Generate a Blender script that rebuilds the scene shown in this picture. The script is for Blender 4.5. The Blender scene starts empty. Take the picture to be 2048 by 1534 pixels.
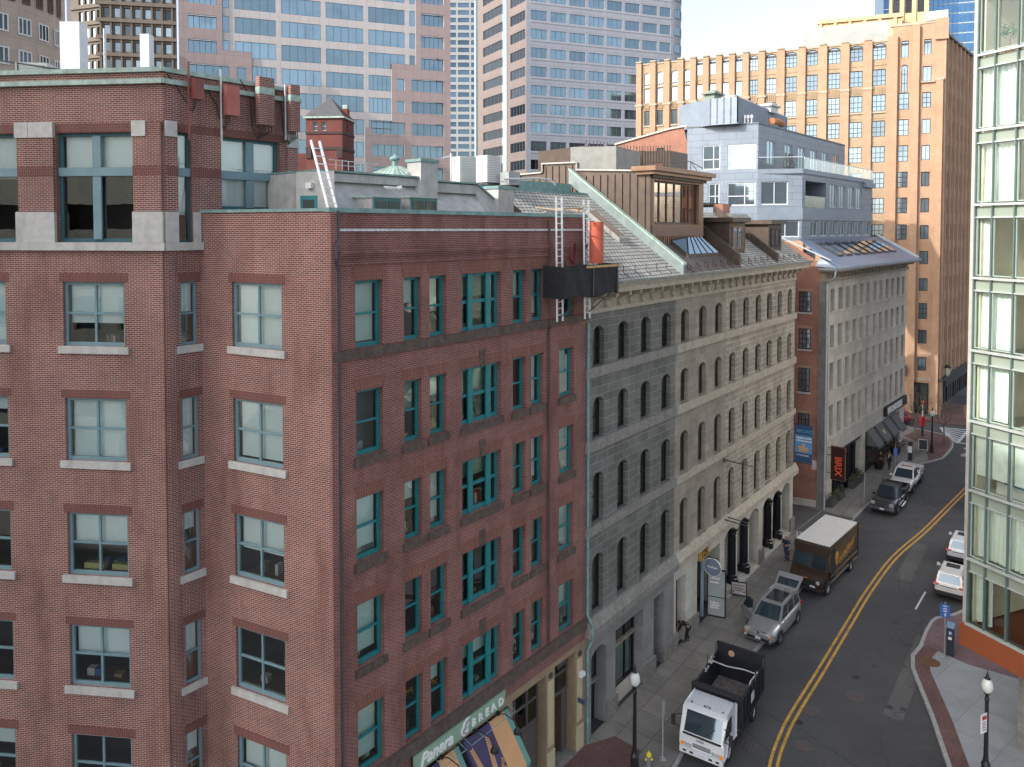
import bpy, bmesh, math, random
from mathutils import Vector, Matrix
from mathutils.geometry import tessellate_polygon
random.seed(7)
S = bpy.context.scene
COL = S.collection

# ------------------------------------------------------------------ mesh building
class MB:
    """collects faces (with UVs in metres) and becomes ONE mesh object"""
    def __init__(s):
        s.v = []; s.f = []; s.uv = []; s.m = []
    def face(s, pts, uv=None, mi=0):
        b = len(s.v)
        s.v += [tuple(p) for p in pts]
        s.f.append(tuple(range(b, b + len(pts))))
        if uv is None:
            p0 = Vector(pts[0]); a = (Vector(pts[1]) - p0)
            n = a.cross(Vector(pts[-1]) - p0)
            if n.length < 1e-9 or a.length < 1e-9:
                uv = [(0, 0)] * len(pts)
            else:
                n.normalize()
                if abs(n.z) < .7:
                    t = Vector((-n.y, n.x, 0)).normalized(); w = Vector((0, 0, 1))
                else:
                    t = a.normalized(); w = n.cross(t)
                uv = [(Vector(p).dot(t), Vector(p).dot(w)) for p in pts]
        s.uv.append(uv); s.m.append(mi)
    def add(s, verts, faces, mi=0, uvs=None):
        b = len(s.v)
        s.v += [tuple(p) for p in verts]
        for k, f in enumerate(faces):
            s.f.append(tuple(b + i for i in f))
            s.uv.append(uvs[k] if uvs else [(verts[i][0] + verts[i][1], verts[i][2]) for i in f])
            s.m.append(mi)
    def hexa(s, p, mi=0):   # p: 8 points, bottom ring then top ring
        for q in ((3, 2, 1, 0), (4, 5, 6, 7), (0, 1, 5, 4), (1, 2, 6, 5), (2, 3, 7, 6), (3, 0, 4, 7)):
            s.face([p[i] for i in q], mi=mi)
    def box(s, c, d, mi=0):
        x, y, z = c; a, b, h = d[0] / 2, d[1] / 2, d[2] / 2
        s.hexa([(x - a, y - b, z - h), (x + a, y - b, z - h), (x + a, y + b, z - h), (x - a, y + b, z - h),
                (x - a, y - b, z + h), (x + a, y - b, z + h), (x + a, y + b, z + h), (x - a, y + b, z + h)], mi)
    def bar(s, a, b, w, h=None, mi=0):
        a = Vector(a); b = Vector(b); h = h or w
        d = (b - a).normalized(); up = Vector((0, 0, 1)) if abs(d.z) < .95 else Vector((1, 0, 0))
        x = d.cross(up).normalized() * (w / 2); y = x.cross(d).normalized() * (h / 2)
        s.hexa([a - x - y, a + x - y, b + x - y, b - x - y, a - x + y, a + x + y, b + x + y, b - x + y], mi)
    def tube(s, pts, r, n=8, mi=0, cap=True):
        pts = [Vector(p) for p in pts]; rs = r if isinstance(r, (list, tuple)) else [r] * len(pts)
        verts = []; fs = []
        ref = None
        for i, p in enumerate(pts):
            d = (pts[min(i + 1, len(pts) - 1)] - pts[max(i - 1, 0)]).normalized()
            if ref is None:
                ref = d.orthogonal().normalized()
            ref = (ref - d * ref.dot(d)).normalized(); q = d.cross(ref)
            for k in range(n):
                a = 2 * math.pi * k / n
                verts.append(p + (ref * math.cos(a) + q * math.sin(a)) * rs[i])
        for i in range(len(pts) - 1):
            for k in range(n):
                k2 = (k + 1) % n
                fs.append((i * n + k, i * n + k2, (i + 1) * n + k2, (i + 1) * n + k))
        if cap:
            fs.append(tuple(reversed(range(n)))); fs.append(tuple(range((len(pts) - 1) * n, len(pts) * n)))
        s.add(verts, fs, mi)
    def lathe(s, c, prof, n=16, mi=0, cap=True):
        verts = []; fs = []
        for r, z in prof:
            for k in range(n):
                a = 2 * math.pi * k / n
                verts.append((c[0] + r * math.cos(a), c[1] + r * math.sin(a), c[2] + z))
        for i in range(len(prof) - 1):
            for k in range(n):
                k2 = (k + 1) % n
                fs.append((i * n + k, i * n + k2, (i + 1) * n + k2, (i + 1) * n + k))
        if cap:
            fs.append(tuple(reversed(range(n)))); fs.append(tuple(range((len(prof) - 1) * n, len(prof) * n)))
        s.add(verts, fs, mi)
    def disc(s, c, r, axis, t=.02, n=20, mi=0):
        a = Vector(axis).normalized() * t / 2; c = Vector(c)
        s.tube([c - a, c + a], r, n, mi)
    def slab(s, poly, z0, z1, mi=0, mt=None):   # prism over a plan polygon; z may be numbers or functions
        f0 = z0 if callable(z0) else (lambda x, y: z0); f1 = z1 if callable(z1) else (lambda x, y: z1)
        mt = mi if mt is None else mt
        for t in tessellate_polygon([[Vector((p[0], p[1], 0)) for p in poly]]):
            q = [poly[i] for i in t]
            ar = (q[1][0] - q[0][0]) * (q[2][1] - q[0][1]) - (q[2][0] - q[0][0]) * (q[1][1] - q[0][1])
            if ar < 0: q = q[::-1]
            s.face([(x, y, f1(x, y)) for x, y in q], [(x, y) for x, y in q], mt)
        n = len(poly)
        ar = sum(poly[i][0] * poly[(i + 1) % n][1] - poly[(i + 1) % n][0] * poly[i][1] for i in range(n))
        pl = poly if ar > 0 else poly[::-1]
        for i in range(n):
            a, b = pl[i], pl[(i + 1) % n]
            s.face([(a[0], a[1], f0(*a)), (b[0], b[1], f0(*b)), (b[0], b[1], f1(*b)), (a[0], a[1], f1(*a))], mi=mi)
    def build(s, name, mats, parent=None, smooth=False, bevel=0, sub=0, weld=False):
        me = bpy.data.meshes.new(name)
        if parent is not None:
            mi = world_inv(parent)
            vs = [mi @ Vector(p) for p in s.v]
        else:
            vs = s.v
        me.from_pydata([tuple(p) for p in vs], [], s.f)
        ul = me.uv_layers.new(name='UVMap')
        k = 0
        flat = []
        for u in s.uv:
            for c in u: flat += [c[0], c[1]]
        ul.data.foreach_set('uv', flat)
        for m in (mats if isinstance(mats, (list, tuple)) else [mats]): me.materials.append(m)
        me.polygons.foreach_set('material_index', s.m)
        if smooth: me.polygons.foreach_set('use_smooth', [True] * len(s.f))
        if weld:
            bm = bmesh.new(); bm.from_mesh(me); bmesh.ops.remove_doubles(bm, verts=bm.verts, dist=1e-4); bm.to_mesh(me); bm.free()
        me.update()
        o = bpy.data.objects.new(name, me); COL.objects.link(o)
        if parent is not None: o.parent = parent
        if bevel:
            md = o.modifiers.new('b', 'BEVEL'); md.width = bevel; md.segments = 2; md.limit_method = 'ANGLE'; md.angle_limit = .6
        if sub:
            md = o.modifiers.new('s', 'SUBSURF'); md.levels = sub; md.render_levels = sub
        return o

WINV = {}
def world_inv(o):
    m = Matrix.Identity(4); q = o
    while q is not None:
        m = q.matrix_basis @ m; q = q.parent
    return m.inverted()

def thing(name, label, cat, loc=(0, 0, 0), rotz=0, group=None):
    o = bpy.data.objects.new(name, None); COL.objects.link(o)
    o.empty_display_size = .3
    o.location = loc; o.rotation_euler = (0, 0, rotz)
    o['label'] = label; o['category'] = cat
    if group: o['group'] = group
    return o
def tag(o, label, cat, group=None):
    o['label'] = label; o['category'] = cat
    if group: o['group'] = group
    return o
def structure(o):
    o['kind'] = 'structure'; return o
def copy_tree(o, parent=None):
    c = o.copy(); COL.objects.link(c); c.parent = parent
    for ch in list(o.children): copy_tree(ch, c)
    return c

class Fr:
    """facade frame: u along the wall, v inward from its face, z up"""
    def __init__(s, p, d):
        s.p = Vector((p[0], p[1], 0)); s.d = Vector((d[0], d[1], 0)).normalized()
        s.n = Vector((s.d.y, -s.d.x, 0))
    def P(s, u, v=0, z=0):
        q = s.p + s.d * u - s.n * v
        return (q.x, q.y, z)
    def rot(s): return math.atan2(s.d.y, s.d.x)
    def box(s, mb, u0, u1, v0, v1, z0, z1, mi=0):
        P = s.P
        mb.hexa([P(u0, v0, z0), P(u1, v0, z0), P(u1, v1, z0), P(u0, v1, z0), P(u0, v0, z1), P(u1, v0, z1), P(u1, v1, z1), P(u0, v1, z1)], mi)
    def quad(s, mb, u0, u1, z0, z1, v=0, mi=0):
        mb.face([s.P(u0, v, z0), s.P(u1, v, z0), s.P(u1, v, z1), s.P(u0, v, z1)], [(u0, z0), (u1, z0), (u1, z1), (u0, z1)], mi)
    def poly(s, mb, pts, v0, v1, mi=0):   # prism: polygon in (u,z), extruded v0..v1 (v0 is the outer face)
        n = len(pts)
        ar = sum(pts[i][0] * pts[(i + 1) % n][1] - pts[(i + 1) % n][0] * pts[i][1] for i in range(n))
        if ar < 0: pts = pts[::-1]
        for t in tessellate_polygon([[Vector((p[0], p[1], 0)) for p in pts]]):
            q = [pts[i] for i in t]
            ar = (q[1][0] - q[0][0]) * (q[2][1] - q[0][1]) - (q[2][0] - q[0][0]) * (q[1][1] - q[0][1])
            if ar < 0: q = q[::-1]
            mb.face([s.P(u, v0, z) for u, z in q], list(q), mi)
            mb.face([s.P(u, v1, z) for u, z in q[::-1]], list(q[::-1]), mi)
        for i in range(n):
            a, b = pts[i], pts[(i + 1) % n]
            mb.face([s.P(a[0], v0, a[1]), s.P(a[0], v1, a[1]), s.P(b[0], v1, b[1]), s.P(b[0], v0, b[1])], mi=mi)

def arc_pts(ua, ub, zs, zt, n=8):
    w = (ub - ua) / 2; r = zt - zs; R = (w * w + r * r) / (2 * r); c = (ua + ub) / 2
    a0 = math.asin(min(1, w / R))
    if r > w * .999: a0 = math.pi / 2
    return [(c + R * math.sin(-a0 + 2 * a0 * k / n), zt - R + R * math.cos(-a0 + 2 * a0 * k / n)) for k in range(n + 1)]

def wall(mb, F, u0, u1, z0, z1, holes=(), depth=.25, v=0, mi=0, mr=None, sill=True):
    """wall face with rectangular or arched openings and their reveals; hole = (ua,ub,za,zb[,arch rise[,depth]])"""
    mr = mi if mr is None else mr
    hs = [h for h in holes if h[1] > u0 and h[0] < u1 and h[3] > z0 and h[2] < z1]
    us = sorted(set([u0, u1] + [min(max(x, u0), u1) for h in hs for x in h[:2]]))
    zs = sorted(set([z0, z1] + [min(max(x, z0), z1) for h in hs for x in h[2:4]]))
    for j in range(len(zs) - 1):
        run = None
        for i in range(len(us) - 1):
            cu = (us[i] + us[i + 1]) / 2; cz = (zs[j] + zs[j + 1]) / 2
            solid = not any(h[0] < cu < h[1] and h[2] < cz < h[3] for h in hs)
            if solid and run is None: run = us[i]
            if run is not None and (not solid or i == len(us) - 2):
                F.quad(mb, run, us[i + 1] if solid else us[i], zs[j], zs[j + 1], v, mi); run = None
    P = F.P
    for h in hs:
        ua, ub, za, zb = h[:4]; r = h[4] if len(h) > 4 else 0; d = h[5] if len(h) > 5 else depth
        zt = zb - r
        mb.face([P(ua, v, za), P(ua, v + d, za), P(ua, v + d, zt), P(ua, v, zt)], [(ua, za), (ua + d, za), (ua + d, zt), (ua, zt)], mr)
        mb.face([P(ub, v + d, za), P(ub, v, za), P(ub, v, zt), P(ub, v + d, zt)], [(ub + d, za), (ub, za), (ub, zt), (ub + d, zt)], mr)
        if za > z0 + .01: mb.face([P(ua, v, za), P(ub, v, za), P(ub, v + d, za), P(ua, v + d, za)], mi=mr)
        if r:
            pts = arc_pts(ua, ub, zt, zb)
            for k in range(len(pts) - 1):
                a, b = pts[k], pts[k + 1]
                mb.face([P(a[0], v, a[1]), P(b[0], v, b[1]), P(b[0], v, zb), P(a[0], v, zb)], [a, b, (b[0], zb), (a[0], zb)], mi)
                mb.face([P(a[0], v + d, a[1]), P(b[0], v + d, b[1]), P(b[0], v, b[1]), P(a[0], v, a[1])], mi=mr)
        else:
            mb.face([P(ub, v, zb), P(ua, v, zb), P(ua, v + d, zb), P(ub, v + d, zb)], mi=mr)

# ------------------------------------------------------------------ materials
MATS = {}
def base_mat(name):
    m = bpy.data.materials.new(name); m.use_nodes = True
    nt = m.node_tree; b = nt.nodes['Principled BSDF']
    return m, nt, b
def N(nt, t, **kw):
    n = nt.nodes.new(t)
    for k, v in kw.items(): setattr(n, k, v)
    return n
def mix(nt, a, b, f, mode='MIX'):
    n = N(nt, 'ShaderNodeMix', data_type='RGBA', blend_type=mode)
    for sock, val in ((n.inputs[6], a), (n.inputs[7], b), (n.inputs[0], f)):
        if hasattr(val, 'is_linked') or hasattr(val, 'links'): nt.links.new(val, sock)
        else: sock.default_value = (*val, 1) if isinstance(val, (tuple, list)) else val
    return n.outputs[2]
def noise(nt, scale, detail=4, rough=.55, vec=None):
    n = N(nt, 'ShaderNodeTexNoise'); n.inputs['Scale'].default_value = scale; n.inputs['Detail'].default_value = detail
    n.inputs['Roughness'].default_value = rough
    if vec is None:
        tc = N(nt, 'ShaderNodeTexCoord'); vec = tc.outputs['Object']
    nt.links.new(vec, n.inputs['Vector']); return n.outputs['Fac']
def ramp(nt, fac, p0, p1, c0=(0, 0, 0), c1=(1, 1, 1)):
    r = N(nt, 'ShaderNodeValToRGB'); e = r.color_ramp.elements
    e[0].position = p0; e[1].position = p1; e[0].color = (*c0, 1); e[1].color = (*c1, 1)
    nt.links.new(fac, r.inputs[0]); return r.outputs[0]
def bump(nt, b, h, strength=.3, dist=.02):
    n = N(nt, 'ShaderNodeBump'); n.inputs['Strength'].default_value = strength; n.inputs['Distance'].default_value = dist
    nt.links.new(h, n.inputs['Height']); nt.links.new(n.outputs[0], b.inputs['Normal'])
def sc(c, k): return tuple(min(1, x * k) for x in c)

def plain(name, col, rough=.7, metal=0, var=.12, scale=2.0, dirt=.0, bmp=0, coat=0, spec=None):
    if name in MATS: return MATS[name]
    m, nt, b = base_mat(name)
    f = noise(nt, scale, 5)
    c = mix(nt, sc(col, 1 - var), sc(col, 1 + var), ramp(nt, f, .3, .7))
    if dirt:
        tc = N(nt, 'ShaderNodeTexCoord'); mp = N(nt, 'ShaderNodeMapping'); mp.inputs['Scale'].default_value = (1.5, 1.5, .25)
        nt.links.new(tc.outputs['Object'], mp.inputs[0])
        g = noise(nt, 1.2, 6, .65, mp.outputs[0])
        c = mix(nt, c, sc(col, .35), ramp(nt, g, .5, .75, (0, 0, 0), (dirt, dirt, dirt)))
    nt.links.new(c, b.inputs['Base Color'])
    b.inputs['Roughness'].default_value = rough; b.inputs['Metallic'].default_value = metal
    if coat:
        b.inputs['Coat Weight'].default_value = coat; b.inputs['Coat Roughness'].default_value = .08
    if spec is not None: b.inputs['Specular IOR Level'].default_value = spec
    if bmp: bump(nt, b, noise(nt, scale * 14, 4), bmp, .01)
    MATS[name] = m; return m

def masonry(name, c1, c2, mortar, w, h, ms, var=.25, stain=.35, rough=.85, swap=False, offset=.5, grime=(0.5, .8), bmp=.4, speckle=0, msmooth=.1, rot=0):
    if name in MATS: return MATS[name]
    m, nt, b = base_mat(name)
    uv = N(nt, 'ShaderNodeUVMap'); vec = uv.outputs[0]
    if swap or rot:
        mp = N(nt, 'ShaderNodeMapping'); mp.inputs['Rotation'].default_value = (0, 0, rot or math.pi / 2); nt.links.new(vec, mp.inputs[0]); vec = mp.outputs[0]
    t = N(nt, 'ShaderNodeTexBrick'); t.offset = offset; t.squash = 1
    nt.links.new(vec, t.inputs['Vector'])
    t.inputs['Scale'].default_value = 1; t.inputs['Mortar Size'].default_value = ms; t.inputs['Mortar Smooth'].default_value = msmooth
    t.inputs['Bias'].default_value = 0; t.inputs['Brick Width'].default_value = w; t.inputs['Row Height'].default_value = h
    t.inputs['Color1'].default_value = (*c1, 1); t.inputs['Color2'].default_value = (*c2, 1); t.inputs['Mortar'].default_value = (*mortar, 1)
    c = t.outputs['Color']
    n1 = noise(nt, .55, 6, .6); n2 = noise(nt, 7, 3)
    c = mix(nt, c, mix(nt, (1 - var,) * 3, (1 + var,) * 3, ramp(nt, n1, .3, .7)), 1.0, 'MULTIPLY')
    if speckle:
        c = mix(nt, c, mix(nt, (1 - speckle,) * 3, (1 + speckle,) * 3, ramp(nt, noise(nt, 38, 2), .35, .65)), 1.0, 'MULTIPLY')
    if stain:
        tc = N(nt, 'ShaderNodeTexCoord'); mp = N(nt, 'ShaderNodeMapping'); mp.inputs['Scale'].default_value = (.8, .8, .16)
        nt.links.new(tc.outputs['Object'], mp.inputs[0])
        g = noise(nt, 1.4, 7, .65, mp.outputs[0])
        c = mix(nt, c, sc(c1, .45), ramp(nt, g, grime[0], grime[1], (0, 0, 0), (stain,) * 3))
    nt.links.new(c, b.inputs['Base Color']); b.inputs['Roughness'].default_value = rough
    inv = N(nt, 'ShaderNodeMath', operation='SUBTRACT'); inv.inputs[0].default_value = 1; nt.links.new(t.outputs['Fac'], inv.inputs[1])
    ad = N(nt, 'ShaderNodeMath', operation='ADD'); nt.links.new(inv.outputs[0], ad.inputs[0])
    ml = N(nt, 'ShaderNodeMath', operation='MULTIPLY'); ml.inputs[1].default_value = .4; nt.links.new(n2, ml.inputs[0]); nt.links.new(ml.outputs[0], ad.inputs[1])
    bump(nt, b, ad.outputs[0], bmp, .012)
    MATS[name] = m; return m

def panel_glass(name, col, rough=.04, metal=.75, var=.35, wav=.0, emis=0):
    """mirror-like window glass for buildings farther off: differs from pane to pane"""
    if name in MATS: return MATS[name]
    m, nt, b = base_mat(name)
    oi = N(nt, 'ShaderNodeObjectInfo')
    c = mix(nt, sc(col, 1 - var), sc(col, 1 + var), oi.outputs['Random'])
    f = noise(nt, .35, 3)
    c = mix(nt, c, sc(col, .55), ramp(nt, f, .5, .75, (0, 0, 0), (.5,) * 3))
    nt.links.new(c, b.inputs['Base Color']); b.inputs['Roughness'].default_value = rough; b.inputs['Metallic'].default_value = metal
    if wav: bump(nt, b, noise(nt, .7, 2), wav, .05)
    MATS[name] = m; return m

def clear_glass(name, tint=(.86, .93, .9), refl=.14, wav=.0, rough=0.0):
    """real see-through window glass: transparent, with a fresnel reflection"""
    if name in MATS: return MATS[name]
    m, nt, b = base_mat(name); nt.nodes.remove(b)
    out = nt.nodes['Material Output']
    tr = N(nt, 'ShaderNodeBsdfTransparent'); tr.inputs[0].default_value = (*tint, 1)
    gl = N(nt, 'ShaderNodeBsdfGlossy'); gl.inputs['Roughness'].default_value = rough; gl.inputs[0].default_value = (.95, 1, .98, 1)
    fr = N(nt, 'ShaderNodeFresnel'); fr.inputs[0].default_value = 1.45
    ad = N(nt, 'ShaderNodeMath', operation='ADD'); ad.use_clamp = True; ad.inputs[1].default_value = refl
    nt.links.new(fr.outputs[0], ad.inputs[0])
    mx = N(nt, 'ShaderNodeMixShader'); nt.links.new(ad.outputs[0], mx.inputs[0]); nt.links.new(tr.outputs[0], mx.inputs[1]); nt.links.new(gl.outputs[0], mx.inputs[2])
    if wav:
        bp = N(nt, 'ShaderNodeBump'); bp.inputs['Strength'].default_value = wav; bp.inputs['Distance'].default_value = .05
        nt.links.new(noise(nt, .8, 2), bp.inputs['Height']); nt.links.new(bp.outputs[0], gl.inputs['Normal'])
    nt.links.new(mx.outputs[0], out.inputs[0])
    MATS[name] = m; return m

# ------------------------------------------------------------------ windows
def window(parent, F, ua, ub, za, zb, v, frame, pane, fw=.06, fd=.08, mull=(), rail=(), mw=.04, blind=0, blind_m=None, name='window', arch=0, curtain_v=.12):
    """a window: its frame is the part, its pane (and blind) the sub-parts"""
    mb = MB(); B = lambda *a: F.box(mb, *a)
    B(ua, ub, v, v + fd, za, za + fw * 1.25); 
    if arch:
        pts = arc_pts(ua, ub, zb - arch, zb); inn = arc_pts(ua + fw, ub - fw, zb - arch, zb - fw)
        for k in range(len(pts) - 1):
            F.poly(mb, [pts[k], pts[k + 1], inn[k + 1], inn[k]], v, v + fd)
        zt = zb - arch
    else:
        B(ua, ub, v, v + fd, zb - fw, zb); zt = zb - fw
    B(ua, ua + fw, v, v + fd, za + fw * 1.25, zt); B(ub - fw, ub, v, v + fd, za + fw * 1.25, zt)
    zl = za + fw * 1.25; i0 = ua + fw; i1 = ub - fw
    for m_ in mull:
        c = ua + (ub - ua) * m_; B(c - mw / 2, c + mw / 2, v + .002, v + fd - .002, zl, zt)
    cuts = [i0] + [x for m_ in mull for x in (ua + (ub - ua) * m_ - mw / 2, ua + (ub - ua) * m_ + mw / 2)] + [i1]
    for r_ in rail:
        c = za + (zb - za) * r_
        for k in range(0, len(cuts), 2):
            B(cuts[k], cuts[k + 1], v + .01, v + fd - .01, c - mw / 2, c + mw / 2)
    w = mb.build(name, frame, parent)
    pb = MB()
    if arch:
        q = [(i0, zl), (i1, zl)] + arc_pts(i0, i1, zb - arch, zb - fw)[::-1]
        pb.face([F.P(u, v + fd * .6, z) for u, z in q], q)
    else:
        F.quad(pb, i0, i1, zl, zt, v + fd * .6)
    pb.build('pane', pane, w)
    if blind:
        bb = MB(); zlow = zt - (zt - zl) * blind
        F.quad(bb, i0, i1, zlow, zt, v + fd + curtain_v)
        F.box(bb, i0, i1, v + fd + curtain_v - .012, v + fd + curtain_v + .012, zlow - .03, zlow)
        bb.build('blind', blind_m, w)
    return w

# where each window shows in the photograph's frame (only used to decide which 100 show largest)
CAMP = (0, 0, 24.0)
def apparent(F, w):
    x, y, z = F.P((w[0] + w[1]) / 2, 0, (w[2] + w[3]) / 2)
    if y < 3: return 0
    X = 1024 + 1500 * x / y; Y = 459 - 1500 * (z - 24) / y
    k = 1 if (-10 < X < 2058 and -10 < Y < 1544) else .0001
    fac = abs(F.n.x * x + F.n.y * y) / math.hypot(x, y)
    return k * fac * (w[1] - w[0]) * (w[3] - w[2]) / (y * y)

def many_windows(parent, specs, cap=100):
    """specs: (F, ua, ub, za, zb, kwargs).  The 100 that show largest are parts, the rest one part of kind stuff"""
    order = sorted(range(len(specs)), key=lambda i: -apparent(specs[i][0], specs[i][1:5]))
    top = set(order[:cap])
    rest = MB(); rmats = []
    for i, sp in enumerate(specs):
        F, ua, ub, za, zb, kw = sp
        if i in top:
            window(parent, F, ua, ub, za, zb, **kw)
        else:
            for m in (kw['frame'], kw['pane']):
                if m not in rmats: rmats.append(m)
            v = kw['v']; fd = kw.get('fd', .08); fw = kw.get('fw', .06); a = rmats.index(kw['frame']); g = rmats.index(kw['pane'])
            F.quad(rest, ua, ub, za, zb, v + fd * .6, g)
            for (x0, x1, y0, y1) in ((ua, ua + fw, za, zb), (ub - fw, ub, za, zb), (ua + fw, ub - fw, za, za + fw), (ua + fw, ub - fw, zb - fw, zb)):
                F.box(rest, x0, x1, v, v + fd, y0, y1, a)
            for m_ in kw.get('mull', ()):
                c = ua + (ub - ua) * m_; F.box(rest, c - .02, c + .02, v + .005, v + fd, za + fw, zb - fw, a)
    if rest.f:
        o = rest.build('distant_window', rmats, parent); o['kind'] = 'stuff'

def text_mesh(mb, txt, to_world, size=1.0, shear=0, depth=.02, align='LEFT', mi=0, bold=0, spacing=1.0):
    """lettering as real raised geometry; to_world maps (x along, y up, out) to a point"""
    cu = bpy.data.curves.new('lettering', 'FONT'); cu.body = txt; cu.size = size; cu.shear = shear; cu.extrude = depth / 2
    cu.align_x = align; cu.offset = bold; cu.space_character = spacing; cu.resolution_u = 3
    o = bpy.data.objects.new('lettering', cu); COL.objects.link(o)
    dg = bpy.context.evaluated_depsgraph_get()
    me = bpy.data.meshes.new_from_object(o.evaluated_get(dg))
    vs = [to_world(v.co.x, v.co.y, v.co.z + depth / 2) for v in me.vertices]
    mb.add(vs, [tuple(p.vertices) for p in me.polygons], mi)
    bpy.data.objects.remove(o); bpy.data.curves.remove(cu); bpy.data.meshes.remove(me)

def on(F, u, z, v=0):
    return lambda x, y, o: F.P(u + x, v - o, z + y)

def gz(x, y):
    s = (x - 3.45) * .617 + (y - 35.14) * .787
    return -0.6 + 0.021 * max(-45, min(90, s))
# ------------------------------------------------------------------ camera, sky, sun
cam = bpy.data.cameras.new('camera'); camo = bpy.data.objects.new('camera', cam); COL.objects.link(camo)
camo.location = CAMP; camo.rotation_euler = (math.radians(90) - math.atan(.0328), 0, 0)
cam.sensor_width = 36; cam.lens = 1500 * 36 / 2048; cam.shift_y = -(767 - 508) / 2048
cam.clip_start = .5; cam.clip_end = 5000
S.camera = camo
LH = Vector((.86, .51, 0)).normalized(); ELEV = math.radians(31)       # the way sunlight travels over the ground, and its height
w = bpy.data.worlds.new('World'); S.world = w; w.use_nodes = True
nt = w.node_tree; bg = nt.nodes['Background']
sky = nt.nodes.new('ShaderNodeTexSky'); sky.sky_type = 'NISHITA'; sky.sun_disc = False
sky.sun_elevation = ELEV; sky.sun_rotation = math.atan2(-LH.x, -LH.y); sky.altitude = 20; sky.air_density = 1.0; sky.dust_density = 3.0; sky.ozone_density = 1.0
hs = nt.nodes.new('ShaderNodeHueSaturation'); hs.inputs['Saturation'].default_value = .55; nt.links.new(sky.outputs[0], hs.inputs['Color']); nt.links.new(hs.outputs[0], bg.inputs[0]); bg.inputs[1].default_value = .32
sl = bpy.data.lights.new('sun', 'SUN'); sl.energy = 4.4; sl.angle = math.radians(.5); sl.color = (1, .94, .86)
so = bpy.data.objects.new('sun', sl); COL.objects.link(so)
d = Vector((LH.x * math.cos(ELEV), LH.y * math.cos(ELEV), -math.sin(ELEV)))
so.rotation_euler = d.to_track_quat('-Z', 'Y').to_euler(); so.location = (-60, -60, 120)
S.view_settings.view_transform = 'Standard'; S.view_settings.look = 'None'; S.view_settings.exposure = 0; S.view_settings.gamma = 1
S.cycles.use_denoising = True; S.cycles.max_bounces = 8; S.cycles.diffuse_bounces = 3; S.cycles.glossy_bounces = 4; S.cycles.transparent_max_bounces = 16
S.cycles.sample_clamp_indirect = 6; S.cycles.blur_glossy = .6
S.render.resolution_x = 1024; S.render.resolution_y = 767

# ------------------------------------------------------------------ palette
SROT = -math.atan2(.787, .617)
BRICK_NEW = masonry('red_brick_new', (.25, .074, .052), (.15, .047, .038), (.47, .41, .37), .203, .0677, .0075, var=.2, stain=.55, grime=(.5, .72))
BRICK_OLD = masonry('red_brick_old', (.235, .068, .05), (.14, .047, .04), (.40, .29, .265), .203, .0677, .0070, var=.26, stain=.6, grime=(.48, .72))
BRICK_SOLDIER = masonry('soldier_brick', (.17, .05, .038), (.13, .042, .035), (.28, .2, .18), .203, .0677, .005, var=.15, stain=.2, swap=True)
BRICK_SPLAY = masonry('splayed_lintel_brick', (.22, .075, .05), (.16, .055, .042), (.30, .2, .17), .3, .07, .006, var=.15, stain=.2, swap=True)
BRICK_ORANGE = masonry('orange_brick', (.44, .265, .17), (.385, .225, .135), (.48, .35, .25), .25, .085, .010, var=.12, stain=.25)
BRICK_TAN = masonry('tan_spandrel_brick', (.40, .30, .20), (.35, .255, .165), (.40, .30, .2), .25, .085, .010, var=.14, stain=.3)
BRICK_SIDE = masonry('alley_brick', (.34, .135, .085), (.25, .09, .06), (.42, .28, .22), .21, .07, .009, var=.25, stain=.4)
BRICK_DARK = masonry('dark_red_brick', (.17, .04, .032), (.13, .033, .028), (.16, .08, .07), .21, .07, .006, var=.2, stain=.4)
ASHLAR1 = masonry('grey_granite_blocks', (.175, .17, .158), (.125, .122, .114), (.30, .295, .28), 1.05, .41, .012, var=.22, stain=.55, speckle=.3)
ASHLAR2 = masonry('brown_sunwashed_granite', (.33, .285, .228), (.26, .225, .18), (.40, .35, .285), .95, .41, .010, var=.22, stain=.5, speckle=.25)  # brown stone, its tint warmed further for sunlight reflected onto this stretch
ASHLAR3 = masonry('tan_sunwashed_granite', (.37, .32, .25), (.28, .244, .195), (.62, .555, .45), .9, .36, .016, var=.24, stain=.5, speckle=.25)  # tint is part tan stone, part reflected sunlight put into the colour
GRANITE_TRIM = plain('granite_trim', (.235, .225, .205), .8, var=.2, scale=5, dirt=.5, bmp=.2)
GRANITE_TRIM2 = plain('warm_granite_trim', (.43, .375, .295), .8, var=.2, scale=5, dirt=.4, bmp=.2)
GRANITE_BASE = masonry('granite_piers', (.25, .248, .24), (.205, .203, .197), (.18, .18, .175), 3, 1.3, .012, var=.2, stain=.5, speckle=.3)
LIMESTONE = masonry('pale_granite_blocks', (.56, .52, .445), (.50, .46, .395), (.38, .34, .29), 1.4, .62, .012, var=.15, stain=.5, speckle=.15)
CAST = plain('cast_stone', (.50, .49, .46), .8, var=.12, scale=4, dirt=.4, bmp=.15)
BROWNSTONE = plain('brownstone', (.105, .075, .062), .85, var=.3, scale=5, dirt=.5, bmp=.3)
COPPER = plain('green_copper', (.19, .31, .30), .6, var=.25, scale=4, dirt=.5)
COPPER_PALE = plain('pale_verdigris_copper', (.36, .47, .41), .6, var=.25, scale=4, dirt=.5)
STEEL_BLUE = plain('bluegrey_window_paint', (.17, .275, .31), .5, var=.08)
TEAL_DARK = plain('dark_teal_window_paint', (.035, .13, .15), .45, var=.1)
TEAL = plain('teal_window_paint', (.018, .20, .215), .42, var=.1, scale=3)
BLACK = plain('black_paint', (.012, .012, .014), .45, var=.2)
BLACK_IRON = plain('black_cast_iron', (.012, .013, .016), .38, var=.2, scale=6)
DARK_GREY = plain('dark_grey_metal', (.06, .062, .066), .5, var=.15)
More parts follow.
